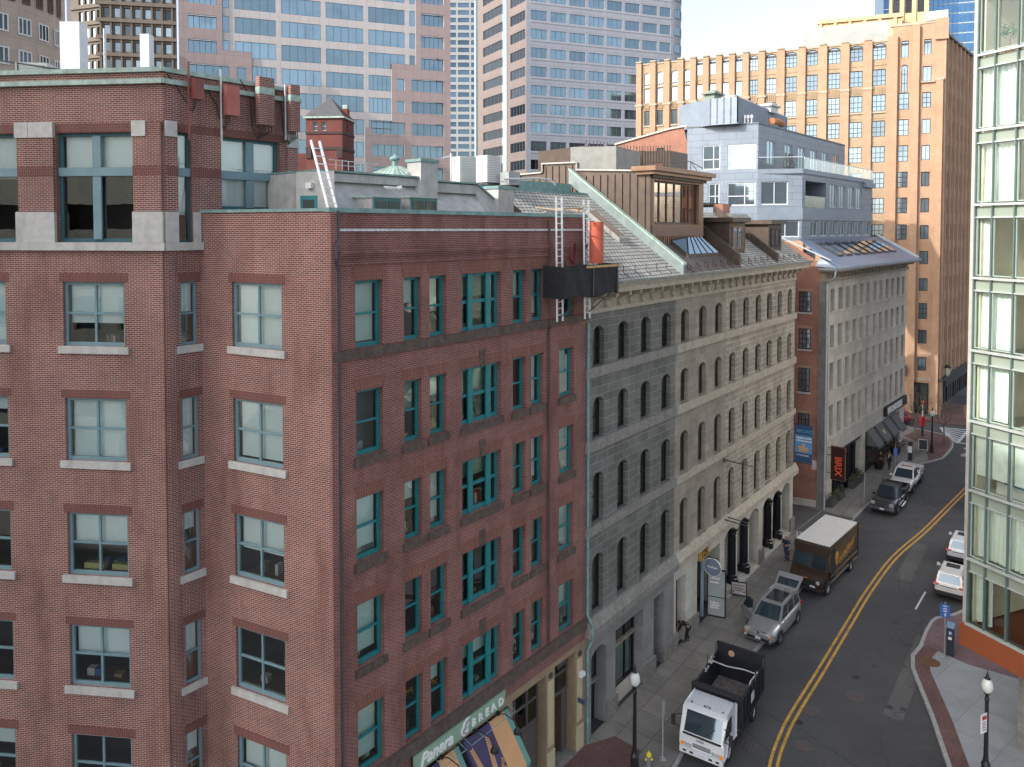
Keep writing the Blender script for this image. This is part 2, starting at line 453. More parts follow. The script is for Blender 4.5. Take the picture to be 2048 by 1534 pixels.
GALV = plain('galvanised_metal', (.48, .50, .52), .45, metal=.6, var=.15, scale=6)
ALU = plain('aluminium', (.72, .74, .77), .35, metal=.7, var=.1)
WHITE = plain('white_paint', (.74, .75, .74), .5, var=.06, dirt=.25)
BLIND = plain('pale_window_blind', (.84, .92, .92), .8, var=.05, scale=1)
BLIND_W = plain('white_window_blind', (.76, .77, .72), .8, var=.06, scale=1)
CURTAIN_G = plain('greenish_curtain', (.34, .42, .36), .8, var=.2, scale=2)
ROOM = plain('dim_room', (.16, .145, .125), .9, var=.3, scale=.6)
ROOM_LIGHT = plain('light_room', (.62, .60, .54), .85, var=.08, scale=.5)
GLASS = clear_glass('window_glass', (.95, .99, .98), refl=.16, wav=.05)
GLASS_M = clear_glass('old_window_glass', (.75, .85, .8), refl=.1, wav=.25)
GLASS_G = clear_glass('green_curtain_wall_glass', (.90, .98, .94), refl=.07, wav=.02)
SKYGLASS = panel_glass('sky_reflecting_glass', (.26, .36, .43), .05, .8, .22, .03)
SKYGLASS_L = panel_glass('pale_sky_reflecting_glass', (.27, .35, .42), .05, .8, .25, .03)
DARKGLASS = panel_glass('dark_glass', (.05, .06, .07), .06, .6, .5, .05)
SHOPGLASS = panel_glass('shop_glass', (.10, .12, .13), .05, .5, .4, .04)
SLATE = masonry('roof_slates', (.50, .485, .43), (.36, .355, .325), (.10, .10, .095), .34, .27, .035, var=.2, stain=.35)
STUCCO = plain('grey_stucco', (.46, .455, .44), .9, var=.15, scale=2.5, dirt=.4, bmp=.25)
BROWN_METAL = plain('brown_metal_cladding', (.105, .078, .062), .42, metal=.35, var=.18, scale=2, dirt=.3)
BROWN_WARM = plain('sunwarmed_copper_cladding', (.235, .135, .085), .42, metal=.35, var=.16, scale=2, dirt=.3)  # warmer copy of the brown cladding, the reflected sun's glow put in its colour
BLUE_ZINC = plain('bluegrey_zinc_panel', (.235, .285, .345), .45, metal=.2, var=.1, scale=1.2)
BLUE_ROOF = plain('blue_metal_roof', (.13, .185, .28), .4, metal=.3, var=.12, scale=1.5)
PINKG = masonry('pink_granite_cladding', (.43, .34, .33), (.415, .325, .315), (.30, .23, .225), 1.5, 2.02, .03, var=.07, stain=.12, offset=0, bmp=.1)
GREYG = masonry('pale_granite_cladding', (.60, .56, .555), (.58, .54, .535), (.42, .385, .385), 1.6, 2.02, .03, var=.06, stain=.12, offset=0, bmp=.1)
COOLG = masonry('cool_grey_cladding', (.43, .445, .50), (.41, .425, .48), (.29, .30, .34), 2.2, 2.0, .035, var=.06, stain=.12, offset=0, bmp=.1)
BROWNC = plain('brown_concrete', (.16, .135, .11), .85, var=.12, scale=.5, dirt=.2)
CREAM = plain('cream_stone', (.62, .47, .27), .8, var=.1, scale=.6, dirt=.2)
BEIGE = masonry('beige_precast', (.50, .405, .33), (.48, .39, .32), (.33, .27, .22), 2.4, 1.9, .03, var=.08, stain=.15, offset=0, bmp=.1)

# ------------------------------------------------------------------ ground, street, pavements
def asphalt(name, col, seed):
    m, nt, b = base_mat(name)
    tc = N(nt, 'ShaderNodeTexCoord'); o = tc.outputs['Object']
    n1 = noise(nt, .12, 6, .6, o); n2 = noise(nt, 24, 3, .6, o)
    mp = N(nt, 'ShaderNodeMapping'); mp.inputs['Rotation'].default_value = (0, 0, SROT); mp.inputs['Scale'].default_value = (.10, 1.1, 1); nt.links.new(o, mp.inputs[0])
    n3 = noise(nt, .8, 5, .6, mp.outputs[0])
    c = mix(nt, sc(col, .72), sc(col, 1.3), ramp(nt, n1, .32, .68))
    c = mix(nt, c, sc(col, 1.45), ramp(nt, n3, .5, .8, (0, 0, 0), (.55,) * 3))
    c = mix(nt, c, mix(nt, (.7,) * 3, (1.3,) * 3, ramp(nt, n2, .3, .7)), 1.0, 'MULTIPLY')
    v = N(nt, 'ShaderNodeTexVoronoi', feature='DISTANCE_TO_EDGE'); v.inputs['Scale'].default_value = .16
    ds = N(nt, 'ShaderNodeVectorMath', operation='ADD'); nz = N(nt, 'ShaderNodeTexNoise'); nz.inputs['Scale'].default_value = .9; nt.links.new(o, nz.inputs[0])
    nt.links.new(o, ds.inputs[0]); nt.links.new(nz.outputs['Color'], ds.inputs[1]); nt.links.new(ds.outputs[0], v.inputs['Vector'])
    c = mix(nt, c, sc(col, .4), ramp(nt, v.outputs['Distance'], .0, .006, (.7,) * 3, (0, 0, 0)))
    nt.links.new(c, b.inputs['Base Color']); b.inputs['Roughness'].default_value = .82
    bump(nt, b, n2, .25, .01); return m
ASPH = asphalt('asphalt', (.060, .060, .063), 1)
ASPH2 = asphalt('alley_asphalt', (.085, .083, .080), 2)
CONC = masonry('concrete_slabs', (.235, .215, .19), (.20, .185, .165), (.10, .095, .09), 1.6, 1.5, .02, var=.22, stain=.35, offset=0, rot=SROT, speckle=.15, bmp=.15)
CONC2 = masonry('plaza_concrete', (.30, .32, .33), (.28, .30, .31), (.19, .2, .2), 2.6, 2.2, .014, var=.12, stain=.3, offset=0, rot=SROT + .25, speckle=.12, bmp=.1)
PAVERS = masonry('brick_pavers', (.165, .085, .075), (.125, .062, .058), (.085, .06, .055), .2, .1, .009, var=.2, stain=.3, rot=SROT)
PAVERS2 = masonry('mauve_brick_pavers', (.19, .115, .125), (.145, .09, .1), (.10, .075, .08), .2, .1, .009, var=.2, stain=.25, rot=SROT + .8)
KERB = plain('granite_kerb', (.33, .33, .32), .8, var=.2, scale=6)
YELLOW = plain('yellow_road_paint', (.55, .31, .05), .7, var=.3, scale=9, dirt=.9)
ROADWHITE = plain('white_road_paint', (.56, .58, .60), .7, var=.25, scale=8, dirt=.8)

def st(s, t):
    return (3.45 + s * .617 + t * .787, 35.14 + s * .787 - t * .617)
mb = MB(); gr = sorted(set([-1500, -900, -500, -250, -120] + list(range(-45, 91, 45)) + [150, 300, 600, 1100, 2200]))
for i in range(len(gr) - 1):
    for j in range(len(gr) - 1):
        q = [st(gr[i], gr[j] - 60), st(gr[i], gr[j + 1] - 60), st(gr[i + 1], gr[j + 1] - 60), st(gr[i + 1], gr[j] - 60)]
        mb.face([(x, y, gz(x, y) - .17) for x, y in q], q)
structure(mb.build('ground', ASPH2))
mb = MB(); q = [st(-44, -16), st(-44, 40), st(89, 90), st(89, -34)]
mb.face([(x, y, gz(x, y) - .13) for x, y in q], q); structure(mb.build('road', ASPH))
CURBL = [(-12, 3), (5.76, 30.52), (7.5, 33.51), (8.56, 35.27), (11.04, 39.03), (14.81, 43.4), (19.3, 49.51), (27.97, 60.86), (30.68, 63.98), (39.55, 73.34), (41.2, 74.6), (42.6, 75.2), (44.2, 76.1), (45.76, 77.8), (47.4, 79.8), (48.5, 81.6), (49.0, 83.2), (48.9, 84.5), (48.1, 85.6), (46.34, 88.0)]
inner = [(41.6, 84.6), (43.3, 82.4), (26.6, 63.4), (25.0, 64.9), (21.7, 60.6), (22.4, 59.3), (3.4, 35.1), (-5.9, 23.8), (-13, 12)]
mb = MB(); g1 = lambda x, y: gz(x, y) - .3
mb.slab(CURBL + inner, g1, gz)
structure(mb.build('pavement', CONC))
def strip(mb, line, off0, off1, z):
    for i in range(len(line) - 1):
        a, b = Vector(line[i]), Vector(line[i + 1])
        def nrm(k):
            p = Vector(line[max(k - 1, 0)]); q = Vector(line[min(k + 1, len(line) - 1)]); t = (q - p).normalized(); return Vector((t.y, -t.x))
        na, nb = nrm(i), nrm(i + 1)
        q = [a + na * off0, a + na * off1, b + nb * off1, b + nb * off0]
        q = [(p.x, p.y) for p in q]
        ar = sum(q[k][0] * q[(k + 1) % 4][1] - q[(k + 1) % 4][0] * q[k][1] for k in range(4))
        if ar < 0: q = q[::-1]
        mb.face([(x, y, gz(x, y) + z) for x, y in q], q)
mb = MB(); strip(mb, CURBL, -.16, .002, .004)
for i in range(len(CURBL) - 1):
    a, b = CURBL[i], CURBL[i + 1]
    t = (Vector(b) - Vector(a)).normalized(); nx, ny = t.y * .004, -t.x * .004
    mb.face([(a[0] + nx, a[1] + ny, gz(*a) - .14), (b[0] + nx, b[1] + ny, gz(*b) - .14), (b[0] + nx, b[1] + ny, gz(*b) + .004), (a[0] + nx, a[1] + ny, gz(*a) + .004)])
structure(mb.build('kerb', KERB))
# brick paving near the corner, brick bump-out at the crossing, asphalt across the alley mouth
mb = MB()
for q in ([(-8, 12), (1.5, 27.5), (4.3, 31.6), (6.1, 34.6), (5.0, 35.6), (3.5, 35.0), (-5.9, 23.6), (-12, 14)], [(42.3, 75.4), (44.1, 76.3), (45.6, 78.0), (47.2, 80.0), (48.3, 81.8), (48.7, 83.2), (48.6, 84.3), (47.2, 86.4), (44.2, 83.8), (44.6, 80.5)]):
    mb.slab(q, lambda x, y: gz(x, y) - .02, lambda x, y: gz(x, y) + .004)
structure(mb.build('brick_paving', PAVERS))
mb = MB()
mb.slab([(21.3, 60.3), (22.6, 59.0), (26.2, 62.9), (25.0, 64.6)], lambda x, y: gz(x, y) - .02, lambda x, y: gz(x, y) + .004)
mb.slab([(22.7, 58.9), (25.6, 57.9), (28.2, 61.2), (26.3, 62.8)], lambda x, y: gz(x, y) - .02, lambda x, y: gz(x, y) + .004)
mb.slab([(21.6, 60.8), (25.2, 64.8), (12, 84), (2, 78)], lambda x, y: gz(x, y) - .02, lambda x, y: gz(x, y) + .002)
structure(mb.build('alley', ASPH2))
CURBR = [(10, 2), (19.32, 31.38), (19.79, 33.3), (20.97, 36.84), (22.11, 40.79), (22.75, 42.0), (23.72, 42.94), (25.0, 44.6), (25.9, 45.6), (26.35, 45.95), (26.9, 46.12), (27.6, 46.3), (28.79, 46.9), (62, 89)]
mb = MB(); mb.slab(CURBR + [(75, 78), (44, 36), (30, 2)], g1, gz); structure(mb.build('plaza', CONC2))
mb = MB(); strip(mb, CURBR, -.002, .2, .004)
for i in range(len(CURBR) - 1):
    a, b = CURBR[i], CURBR[i + 1]
    t = (Vector(b) - Vector(a)).normalized(); nx, ny = -t.y * .004, t.x * .004
    mb.face([(b[0] + nx, b[1] + ny, gz(*b) - .14), (a[0] + nx, a[1] + ny, gz(*a) - .14), (a[0] + nx, a[1] + ny, gz(*a) + .004), (b[0] + nx, b[1] + ny, gz(*b) + .004)])
structure(mb.build('plaza_kerb', KERB))
mb = MB()
strip(mb, [(10.2, 2), (19.32, 31.38), (19.79, 33.3), (20.97, 36.84), (22.11, 40.79), (22.75, 42.0), (23.9, 43.1)], .2, .95, .006)
structure(mb.build('brick_edging', PAVERS))
mb = MB(); mb.slab([(24.0, 43.0), (25.05, 44.4), (25.95, 45.4), (26.4, 45.75), (26.9, 45.9), (27.7, 46.1), (28.9, 46.7), (33, 45), (28.5, 38.8), (25.4, 41.0)], lambda x, y: gz(x, y) - .02, lambda x, y: gz(x, y) + .005)
structure(mb.build('plaza_brick_paving', PAVERS2))
mb = MB(); mb.slab([(14, 106), (48.03, 91.19), (50.87, 89.48), (52.29, 88.32), (54.17, 87.81), (57, 89), (92, 128), (84, 132), (52.3, 92.3), (16, 110)], g1, gz); structure(mb.build('far_pavement', PAVERS))
# repairs in the asphalt: trench patches and tar seams
PATCHD = asphalt('dark_asphalt_patch', (.042, .042, .044), 3); PATCHL = asphalt('grey_asphalt_patch', (.095, .094, .092), 4); TAR = plain('tar_seam', (.018, .018, .019), .4)
for (s, t_, ls, lt, m) in ((3, 12.5, 5, 1.3, PATCHD), (11, 10.8, 9, .9, PATCHL), (20, 13.8, 2.2, 2.0, PATCHD), (27, 8.2, 7, 1.0, PATCHL), (36, 12.4, 3, 1.8, PATCHD), (-2, 15.8, 4.5, 1.1, PATCHL), (43, 9.5, 6, 1.1, PATCHD)):
    mb = MB(); q = [st(s, t_), st(s, t_ + lt), st(s + ls, t_ + lt), st(s + ls, t_)]; mb.face([(x, y, gz(x, y) - .1285) for x, y in q], q); structure(mb.build('road_patch', m))
mb = MB(); rs = random.Random(2)
for k in range(16):
    s, t_ = rs.uniform(-8, 45), rs.uniform(7.8, 16.5); pts = [st(s, t_)]
    for j in range(7): s += rs.uniform(.3, 1.3) * (1 if k % 3 else .3); t_ += rs.uniform(-.35, .35) * (1 if k % 3 else 3); pts.append(st(s, t_))
    strip(mb, pts, -.025, .025, -.1275)
structure(mb.build('tar_seam', TAR))
mb = MB()
for k in range(40):
    s, t_ = rs.uniform(-8, 45), rs.uniform(7.6, 9.6) if k % 2 else rs.uniform(7.6, 17); r = rs.uniform(.06, .3); n = 9; c = st(s, t_); q = [(c[0] + r * rs.uniform(.6, 1) * math.cos(6.283 * i / n), c[1] + r * rs.uniform(.6, 1) * math.sin(6.283 * i / n)) for i in range(n)]; mb.face([(x, y, gz(x, y) - .127) for x, y in q], q)
structure(mb.build('oil_stain', plain('oil_stain', (.022, .022, .024), .35)))
# painted markings
def smooth(pts, n=6):
    out = []
    for i in range(len(pts) - 1):
        p = [Vector(pts[max(i - 1, 0)]), Vector(pts[i]), Vector(pts[i + 1]), Vector(pts[min(i + 2, len(pts) - 1)])]
        for k in range(n):
            t = k / n
            out.append(tuple(.5 * ((2 * p[1]) + (p[2] - p[0]) * t + (2 * p[0] - 5 * p[1] + 4 * p[2] - p[3]) * t * t + (3 * p[1] - p[0] - 3 * p[2] + p[3]) * t ** 3)))
    return out + [pts[-1]]
YL = smooth([(5.5, 20), (9.6, 28.6), (11.89, 33.44), (13.1, 35.53), (14.39, 37.35), (17.02, 40.67), (20.95, 45.72), (24.1, 49.72), (28.2, 54.46), (32.86, 58.93), (37.79, 63.97), (42.13, 68.4), (48, 74.6), (51.5, 78.5)])
mb = MB(); strip(mb, YL, -.23, -.09, -.126); strip(mb, YL, .09, .23, -.126); structure(mb.build('yellow_centre_line', YELLOW))
def stripe(mb, a, b, w):
    a = Vector(a); b = Vector(b); t = (b - a).normalized(); n = Vector((-t.y, t.x)) * (w / 2)
    q = [tuple(a + n), tuple(a - n), tuple(b - n), tuple(b + n)]
    ar = sum(q[k][0] * q[(k + 1) % 4][1] - q[(k + 1) % 4][0] * q[k][1] for k in range(4))
    if ar < 0: q = q[::-1]
    mb.face([(x, y, gz(x, y) - .126) for x, y in q], q)
mb = MB(); NL, FL, FRr, NR = [Vector(p) for p in ((46.92, 83.67), (50.37, 87.35), (52.9, 86.2), (48.9, 81.6))]
NL = Vector((49.35, 84.6)); 
for k in range(7):
    t = k / 6; stripe(mb, NL.lerp(FL, t), NR.lerp(FRr, t), .3)
stripe(mb, NR + (NR - FRr) * .05, FRr, .34); stripe(mb, NL, FL, .3)
stripe(mb, (48.9, 81.6), (50.4, 80.4), .28); stripe(mb, (50.4, 80.4), (48.3, 79.4), .22); stripe(mb, (48.3, 79.4), (50.2, 77.6), .22); stripe(mb, (52.9, 86.2), (56.5, 83.2), .25)
stripe(mb, (25.75, 47.1), (27.6, 49.3), .11)
for (cx, cy, h) in ((47.2, 77.2, .65), (7.75, 32.4, .78)):    # cycle-lane symbols: two wheels, a frame and a chevron
    R = lambda x, y: (cx + (x * math.cos(h) - y * math.sin(h)), cy + (x * math.sin(h) + y * math.cos(h)))
    for ox in (-.42, .42):
        for k in range(12):
            a = k * math.pi / 6; stripe(mb, R(ox + .3 * math.cos(a), .3 * math.sin(a)), R(ox + .3 * math.cos(a + .55), .3 * math.sin(a + .55)), .07)
    for a, b in (((-.42, 0), (-.1, .45)), ((-.1, .45), (.3, .45)), ((.3, .45), (.42, 0)), ((-.1, .45), (.05, 0)), ((.05, 0), (.3, .45)), ((-.42, 0), (.05, 0))): stripe(mb, R(*a), R(*b), .07)
    for a, b in (((-.8, -.75), (0, -.45)), ((0, -.45), (.8, -.75))): stripe(mb, R(*a), R(*b), .16)
structure(mb.build('white_road_marking', ROADWHITE))
RUST = plain('rusty_iron', (.14, .07, .03), .8, var=.3, scale=9)
IRON = plain('worn_iron', (.085, .07, .066), .6, var=.25, scale=9)
def iron_cover(x, y, r, m, label, group, dz=-.126):
    mb = MB(); z = gz(x, y) + dz
    mb.lathe((x, y, z), [(r, 0), (r, .006), (r * .9, .012), (r * .86, .008), (.01, .008)], 24)
    for k in range(4):
        a = k * math.pi / 4; mb.bar((x - r * .7 * math.cos(a), y - r * .7 * math.sin(a), z + .011), (x + r * .7 * math.cos(a), y + r * .7 * math.sin(a), z + .011), .03, .006)
    return tag(mb.build('manhole_cover', m), label, 'manhole cover', group)
iron_cover(15.27, 37.45, .42, IRON, 'iron manhole cover beside the yellow lines, ahead of the dump truck', 'manhole covers in the road')
iron_cover(13.86, 34.93, .42, IRON, 'iron manhole cover next to the white truck cab, nearest the yellow lines\' lower bend', 'manhole covers in the road')
iron_cover(17.97, 38.52, .46, IRON, 'large iron manhole cover in the middle of the nearer traffic lane', 'manhole covers in the road')
iron_cover(28.35, 59.65, .45, IRON, 'iron manhole cover in front of the black pickup', 'manhole covers in the road')
iron_cover(26.6, 51.4, .42, IRON, 'faint iron manhole cover between the yellow lines and the white parked cars', 'manhole covers in the road')
iron_cover(23.45, 41.28, .5, RUST, 'rusty brown oval-looking iron cover set in the brick edging', 'manhole covers in the road', .008)
mb = MB(); x, y = 11.1, 35.08; R = lambda a, b: (x + a * .56 - b * .83, y + a * .83 + b * .56)
for k in range(6): 
    p, q = R(-.3, -.5 + k * .2), R(.3, -.5 + k * .2); mb.bar((*p, gz(*p) - .118), (*q, gz(*q) - .118), .09, .02)
for s in (-.33, .33):
    p, q = R(s, -.6), R(s, .6); mb.bar((*p, gz(*p) - .118), (*q, gz(*q) - .118), .06, .022)
tag(mb.build('drain_grate', IRON), 'rectangular iron drain grate in the road beside the dump truck', 'drain grate')
# ------------------------------------------------------------------ facade frames of the street
FM = Fr((-5.828, 23.890), (.63633, .77141))
FL2 = Fr((-10.935, 26.376), (.89918, -.43758))          # u 0..5.68, ends at the corner of FM
FC = Fr((-10.935, 26.376), (.63633, .77141))            # u -1.27..3.95
FL1 = Fr((-11.743, 25.396), (.9934, -.1144))            # u -13..0
FG = Fr((3.450, 35.1375), (.61678, .78713))
FB = Fr((26.598, 63.394), (.6607, .7506))
FS = Fr((26.598, 63.394), (.8959, -.4444))              # alley side of the pale granite building, u negative
FO = Fr((52.9, 92.7), (.89918, -.43758))                # orange tower, u -38..0
FOR = Fr((52.9, 92.7), (.6607, .7506))
FGL = Fr((21.73, 35.215), (.384, -.923))
ZG = -1.2

# ================================================================== corner office building of new red brick
A = thing('corner_office_building', 'red brick corner office building with pale stone sills, blue-grey windows and roof aerials', 'building', FC.P(0, 2, ZG), FL1.rot())
sills = [19.98, 15.98, 11.95, 8.0, 4.05]; tops = [22.19, 18.17, 14.15, 10.18, 6.28]
hL1 = []; hL2 = []; hC = []
for sz, tz in zip(sills, tops):
    for k in range(4): hL1.append((-3.78 - 4.42 * k + (0 if k == 0 else .0), -1.52 - 4.42 * k, sz, tz))
    hC.append((-.78, -.17, sz, tz))
    hL2.append((5.68 - 4.24, 5.68 - 2.0, sz, tz))
tL1 = [(-3.94 - 4.2 * k, -1.1 - 4.2 * k, 23.56, 27.3) for k in range(4)]
tC = [(-.82, -.3, 23.54, 27.32), (.8, 3.2, 24.72, 27.32)]
mb = MB()
wall(mb, FL1, -17, 0, ZG, 23.28, hL1, .12); wall(mb, FC, -1.27, 0, ZG, 23.28, hC, .12); wall(mb, FL2, 0, 5.68, ZG, 24.58, hL2, .12)
wall(mb, FL1, -17, 0, 23.55, 29.3, tL1, .22); wall(mb, FC, -1.27, 3.95, 23.55, 29.3, tC, .22)
FBK = Fr(FC.P(3.95)[:2], (-.89918, .43758))
wall(mb, FBK, 0, 9, 20, 29.3)
# piers and brick dressings in relief
mb.build('wall', BRICK_NEW, A)
# pilaster strips beside the corner
mb = MB(); FL1.box(mb, -.55, -.06, -.06, -.002, ZG, 23.28); FC.box(mb, -1.21, -.98, -.05, -.002, ZG, 23.28)
for (a, b) in ((-1.06, -.05), (-5.3, -3.98), (-9.5, -8.2), (-13.7, -12.4)):
    FL1.box(mb, a, b, -.1, -.002, 24.62, 27.62)
FC.box(mb, -1.22, -.83, -.08, -.002, 24.62, 27.62); FC.box(mb, 3.5, 3.95, -.08, -.002, 24.62, 27.15)
mb.build('pilaster', BRICK_NEW, A)
blk = []
for (a, b) in ((-1.1, -.0), (-5.4, -3.95), (-9.6, -8.15), (-13.8, -12.35)):
    blk.append((FL1, a, b, -.13, -.004, 23.56, 24.6)); blk.append((FL1, a + .02, a + .52, -.14, -.004, 27.14, 27.66))
    if a < -2: blk.append((FL1, a + .54, b - .0, -.14, -.004, 27.14, 27.66))
for q in blk + [(FC, -1.27, -.84, -.12, -.004, 23.56, 24.6), (FC, -.29, -.02, -.08, -.004, 23.56, 24.6), (FC, -1.24, -.86, -.13, -.004, 27.14, 27.66), (FC, 3.5, 3.97, -.13, -.004, 27.16, 27.66)]:
    mb = MB(); q[0].box(mb, *q[1:]); mb.build('stone_block', CAST, A)
mb = MB(); FL1.box(mb, -17, .06, -.16, 0, 23.28, 23.555); FC.box(mb, -1.3, .02, -.16, 0, 23.28, 23.555); mb.build('stone_band', CAST, A)
mb = MB()   # soldier courses over the windows
for F, hs in ((FL1, hL1), (FC, hC), (FL2, hL2)):
    for h in hs:
        a, b = (h[0] - .14, h[1] + .14) if F is not FC else (h[0] - .05, h[1] + .14)
        mb = MB(); F.box(mb, a, b, -.012, -.002, h[3], h[3] + .3); mb.build('soldier_lintel', BRICK_SOLDIER, A)
mb = MB(); FL1.box(mb, -17, 0, -.012, -.002, 27.32, 27.62)
FC.box(mb, -.82, 3.95, -.012, -.002, 27.33, 27.62)
for (a, b) in ((-1.06, -.05), (-5.3, -3.98), (-9.5, -8.2)): FL1.box(mb, a - .01, b + .01, -.115, -.1, 25.83, 26.14)
mb.build('soldier_course', BRICK_SOLDIER, A); mb = MB(); FC.box(mb, -.28, .78, -.012, -.002, 25.83, 26.14); FC.box(mb, -1.23, -.82, -.09, -.08, 25.83, 26.14)
mb.build('soldier_course', BRICK_SOLDIER, A)
for F, hs in ((FL1, hL1), (FC, hC), (FL2, hL2)):
    for h in hs:
        mb = MB(); F.box(mb, h[0] - .17, h[1] + .17 if F is not FC else -.01, -.09, .13, h[2] - .25, h[2] - .002); mb.build('window_sill', CAST, A)
mb = MB()   # copper copings and roll moulding
FL1.box(mb, -17, .1, -.1, .35, 29.3, 29.45); FC.box(mb, -1.37, 4.05, -.1, .35, 29.3, 29.45)
for z0, z1, v in ((28.9, 29.06, -.15),):
    FL1.box(mb, -17, .14, v, 0, z0, z1); FC.box(mb, -1.4, 4.1, v, 0, z0, z1)
mb.build('coping', COPPER_PALE, A)
mb = MB(); FL2.box(mb, 0, 5.74, -.06, .4, 24.58, 24.68); mb.build('wing_coping', COPPER, A)
rnd = random.Random(3)
bl = [.0, .62, .5, .45, 1, .3, .8, 0, .55, .95, .4, .7]
blL1 = {0: [.66, 1, .55, .4], 1: [1, .2, .7, .5], 2: [.5, .0, .6, .3], 3: [.5, 0, .4, .9], 4: [0, .3, .5, .6]}
blL2 = [1, .97, .58, .0, .5]; blC = [.47, 1, .3, .52, .35]
for i, (sz, tz) in enumerate(zip(sills, tops)):
    for k in range(4):
        h = hL1[i * 5 + k] if False else (-3.78 - 4.42 * k, -1.52 - 4.42 * k, sz, tz)
        window(A, FL1, *h, v=.10, frame=STEEL_BLUE, pane=GLASS, fw=.1, fd=.09, mull=(.5,), rail=(.51,), mw=.075, blind=blL1[i][k] if i in blL1 else .5, blind_m=BLIND)
    window(A, FC, -.78, -.17, sz, tz, v=.10, frame=STEEL_BLUE, pane=GLASS, fw=.08, fd=.09, rail=(.5,), mw=.06, blind=blC[i], blind_m=BLIND)
    window(A, FL2, 5.68 - 4.24, 5.68 - 2.0, sz, tz, v=.10, frame=STEEL_BLUE, pane=GLASS, fw=.1, fd=.09, mull=(.5,), rail=(.51,), mw=.075, blind=blL2[i], blind_m=BLIND)
for k, h in enumerate(tL1):
    w_ = window(A, FL1, *h, v=.18, frame=TEAL_DARK, pane=GLASS, fw=.1, fd=.1, mull=(.5,), rail=(.645,), mw=.09, blind=(.35, .4, .6, .5)[k], blind_m=BLIND)
    mb = MB(); FL1.box(mb, h[0] + .02, h[1] - .02, .08, .175, 25.83, 26.12); c = (h[0] + h[1]) / 2; FL1.box(mb, c - .15, c + .15, .1, .176, h[2] + .1, 25.82); FL1.box(mb, c - .15, c + .15, .1, .176, 26.13, h[3] - .1)
    mb.build('transom', STEEL_BLUE, w_)
w_ = window(A, FC, *tC[0], v=.18, frame=TEAL_DARK, pane=GLASS, fw=.07, fd=.1, rail=(.645,), mw=.08, blind=.75, blind_m=BLIND)
mb = MB(); FC.box(mb, -.8, -.31, .08, .175, 25.83, 26.12); mb.build('transom', STEEL_BLUE, w_)
w_ = window(A, FC, *tC[1], v=.18, frame=TEAL_DARK, pane=GLASS, fw=.1, fd=.1, mull=(.5,), rail=(.5,), mw=.09, blind=1, blind_m=BLIND)
mb = MB(); FC.box(mb, .82, 3.18, .08, .175, 25.83, 26.12); FC.box(mb, 1.85, 2.15, .1, .176, 24.8, 25.82); FC.box(mb, 1.85, 2.15, .1, .176, 26.13, 27.22); mb.build('transom', STEEL_BLUE, w_)
# rooms behind the glass: floors, back walls, a few partitions
mb = MB()
for z in (27.6, 23.3, 19.3, 15.3, 11.3, 7.35, 3.4):
    FL1.box(mb, -17, -.35, .3, 3.4, z - .25, z)
    if z < 24: FL2.box(mb, .1, 5.3, .3, 3.2, z - .25, z)
    else: FC.box(mb, -1.0, 3.6, .35, 1.6, z - .25, z)
FL1.quad(mb, -17, 0, 0, 29, 3.2); FL2.quad(mb, .2, 5.4, 0, 24, 3.0); FC.quad(mb, -1, 3.9, 0, 29, 1.5)
for u in (-5.6, -9.9, -14.3): FL1.box(mb, u - .1, u + .1, .35, 3.2, 0, 29)
for u in (.25, 5.25): FL2.box(mb, u - .05, u + .05, .35, 3.0, 0, 23)
mb.build('interior', ROOM, A)
mb = MB()
rn = random.Random(5)
for i, sz in enumerate(sills):
    for F, a, b in ((FL1, -3.7, -1.6), (FL1, -8.1, -6.0), (FL2, 1.5, 3.6)):
        F.box(mb, a + .2, b - .1, .5, 1.2, sz - .02, sz + .04, 0)
        for q in range(3):
            u = a + rn.random() * (b - a - .3); h = .08 + rn.random() * .3
            F.box(mb, u, u + .1 + rn.random() * .2, .55, .8, sz + .045, sz + .045 + h, 1 + rn.randrange(3))
mb.build('office_clutter', [plain('desk_wood', (.14, .06, .03), .5), plain('paper_white', (.6, .6, .55)), plain('folder_blue', (.05, .12, .3)), plain('box_tan', (.35, .25, .12))], A)
mb = MB()
mb.slab([FL1.P(-17, .2)[:2], FL1.P(-.1, .2)[:2], FC.P(3.8, .2)[:2], FC.P(3.8, 9)[:2], FL1.P(-17, 9)[:2]], 28.7, 28.9)
mb.build('roof', DARK_GREY, A)
for k, (u, sz, tz) in enumerate(((-2.6, 0, 0),)):
    pass
# planters inside one window
for (u, m) in ((-3.4, 0), (-2.35, 1)):
    t = thing('window_planter', 'yellow box of clipped greenery inside a third-row office window, %s pane' % ('first' if m == 0 else 'second'), 'planter', FL1.P(u, .38, 11.98), FL1.rot(), 'window planters')
    mb = MB(); FL1.box(mb, u - .0, u + .75, .3, .5, 12.06, 12.26); mb.build('box', plain('yellow_box', (.55, .5, .2)), t)
    mb = MB(); r2 = random.Random(int(u * 10))
    for q in range(120):
        p = Vector(FL1.P(u + r2.random() * .75, .28 + r2.random() * .22, 12.26 + r2.random() * .16)); a = Vector((r2.random() - .5, r2.random() - .5, r2.random() - .5)) * .09; b_ = Vector((r2.random() - .5, r2.random() - .5, r2.random() - .5)) * .09
        mb.face([p, p + a, p + a + b_])
    mb.build('leaves', plain('leaf_green', (.06, .13, .04), .6), t)

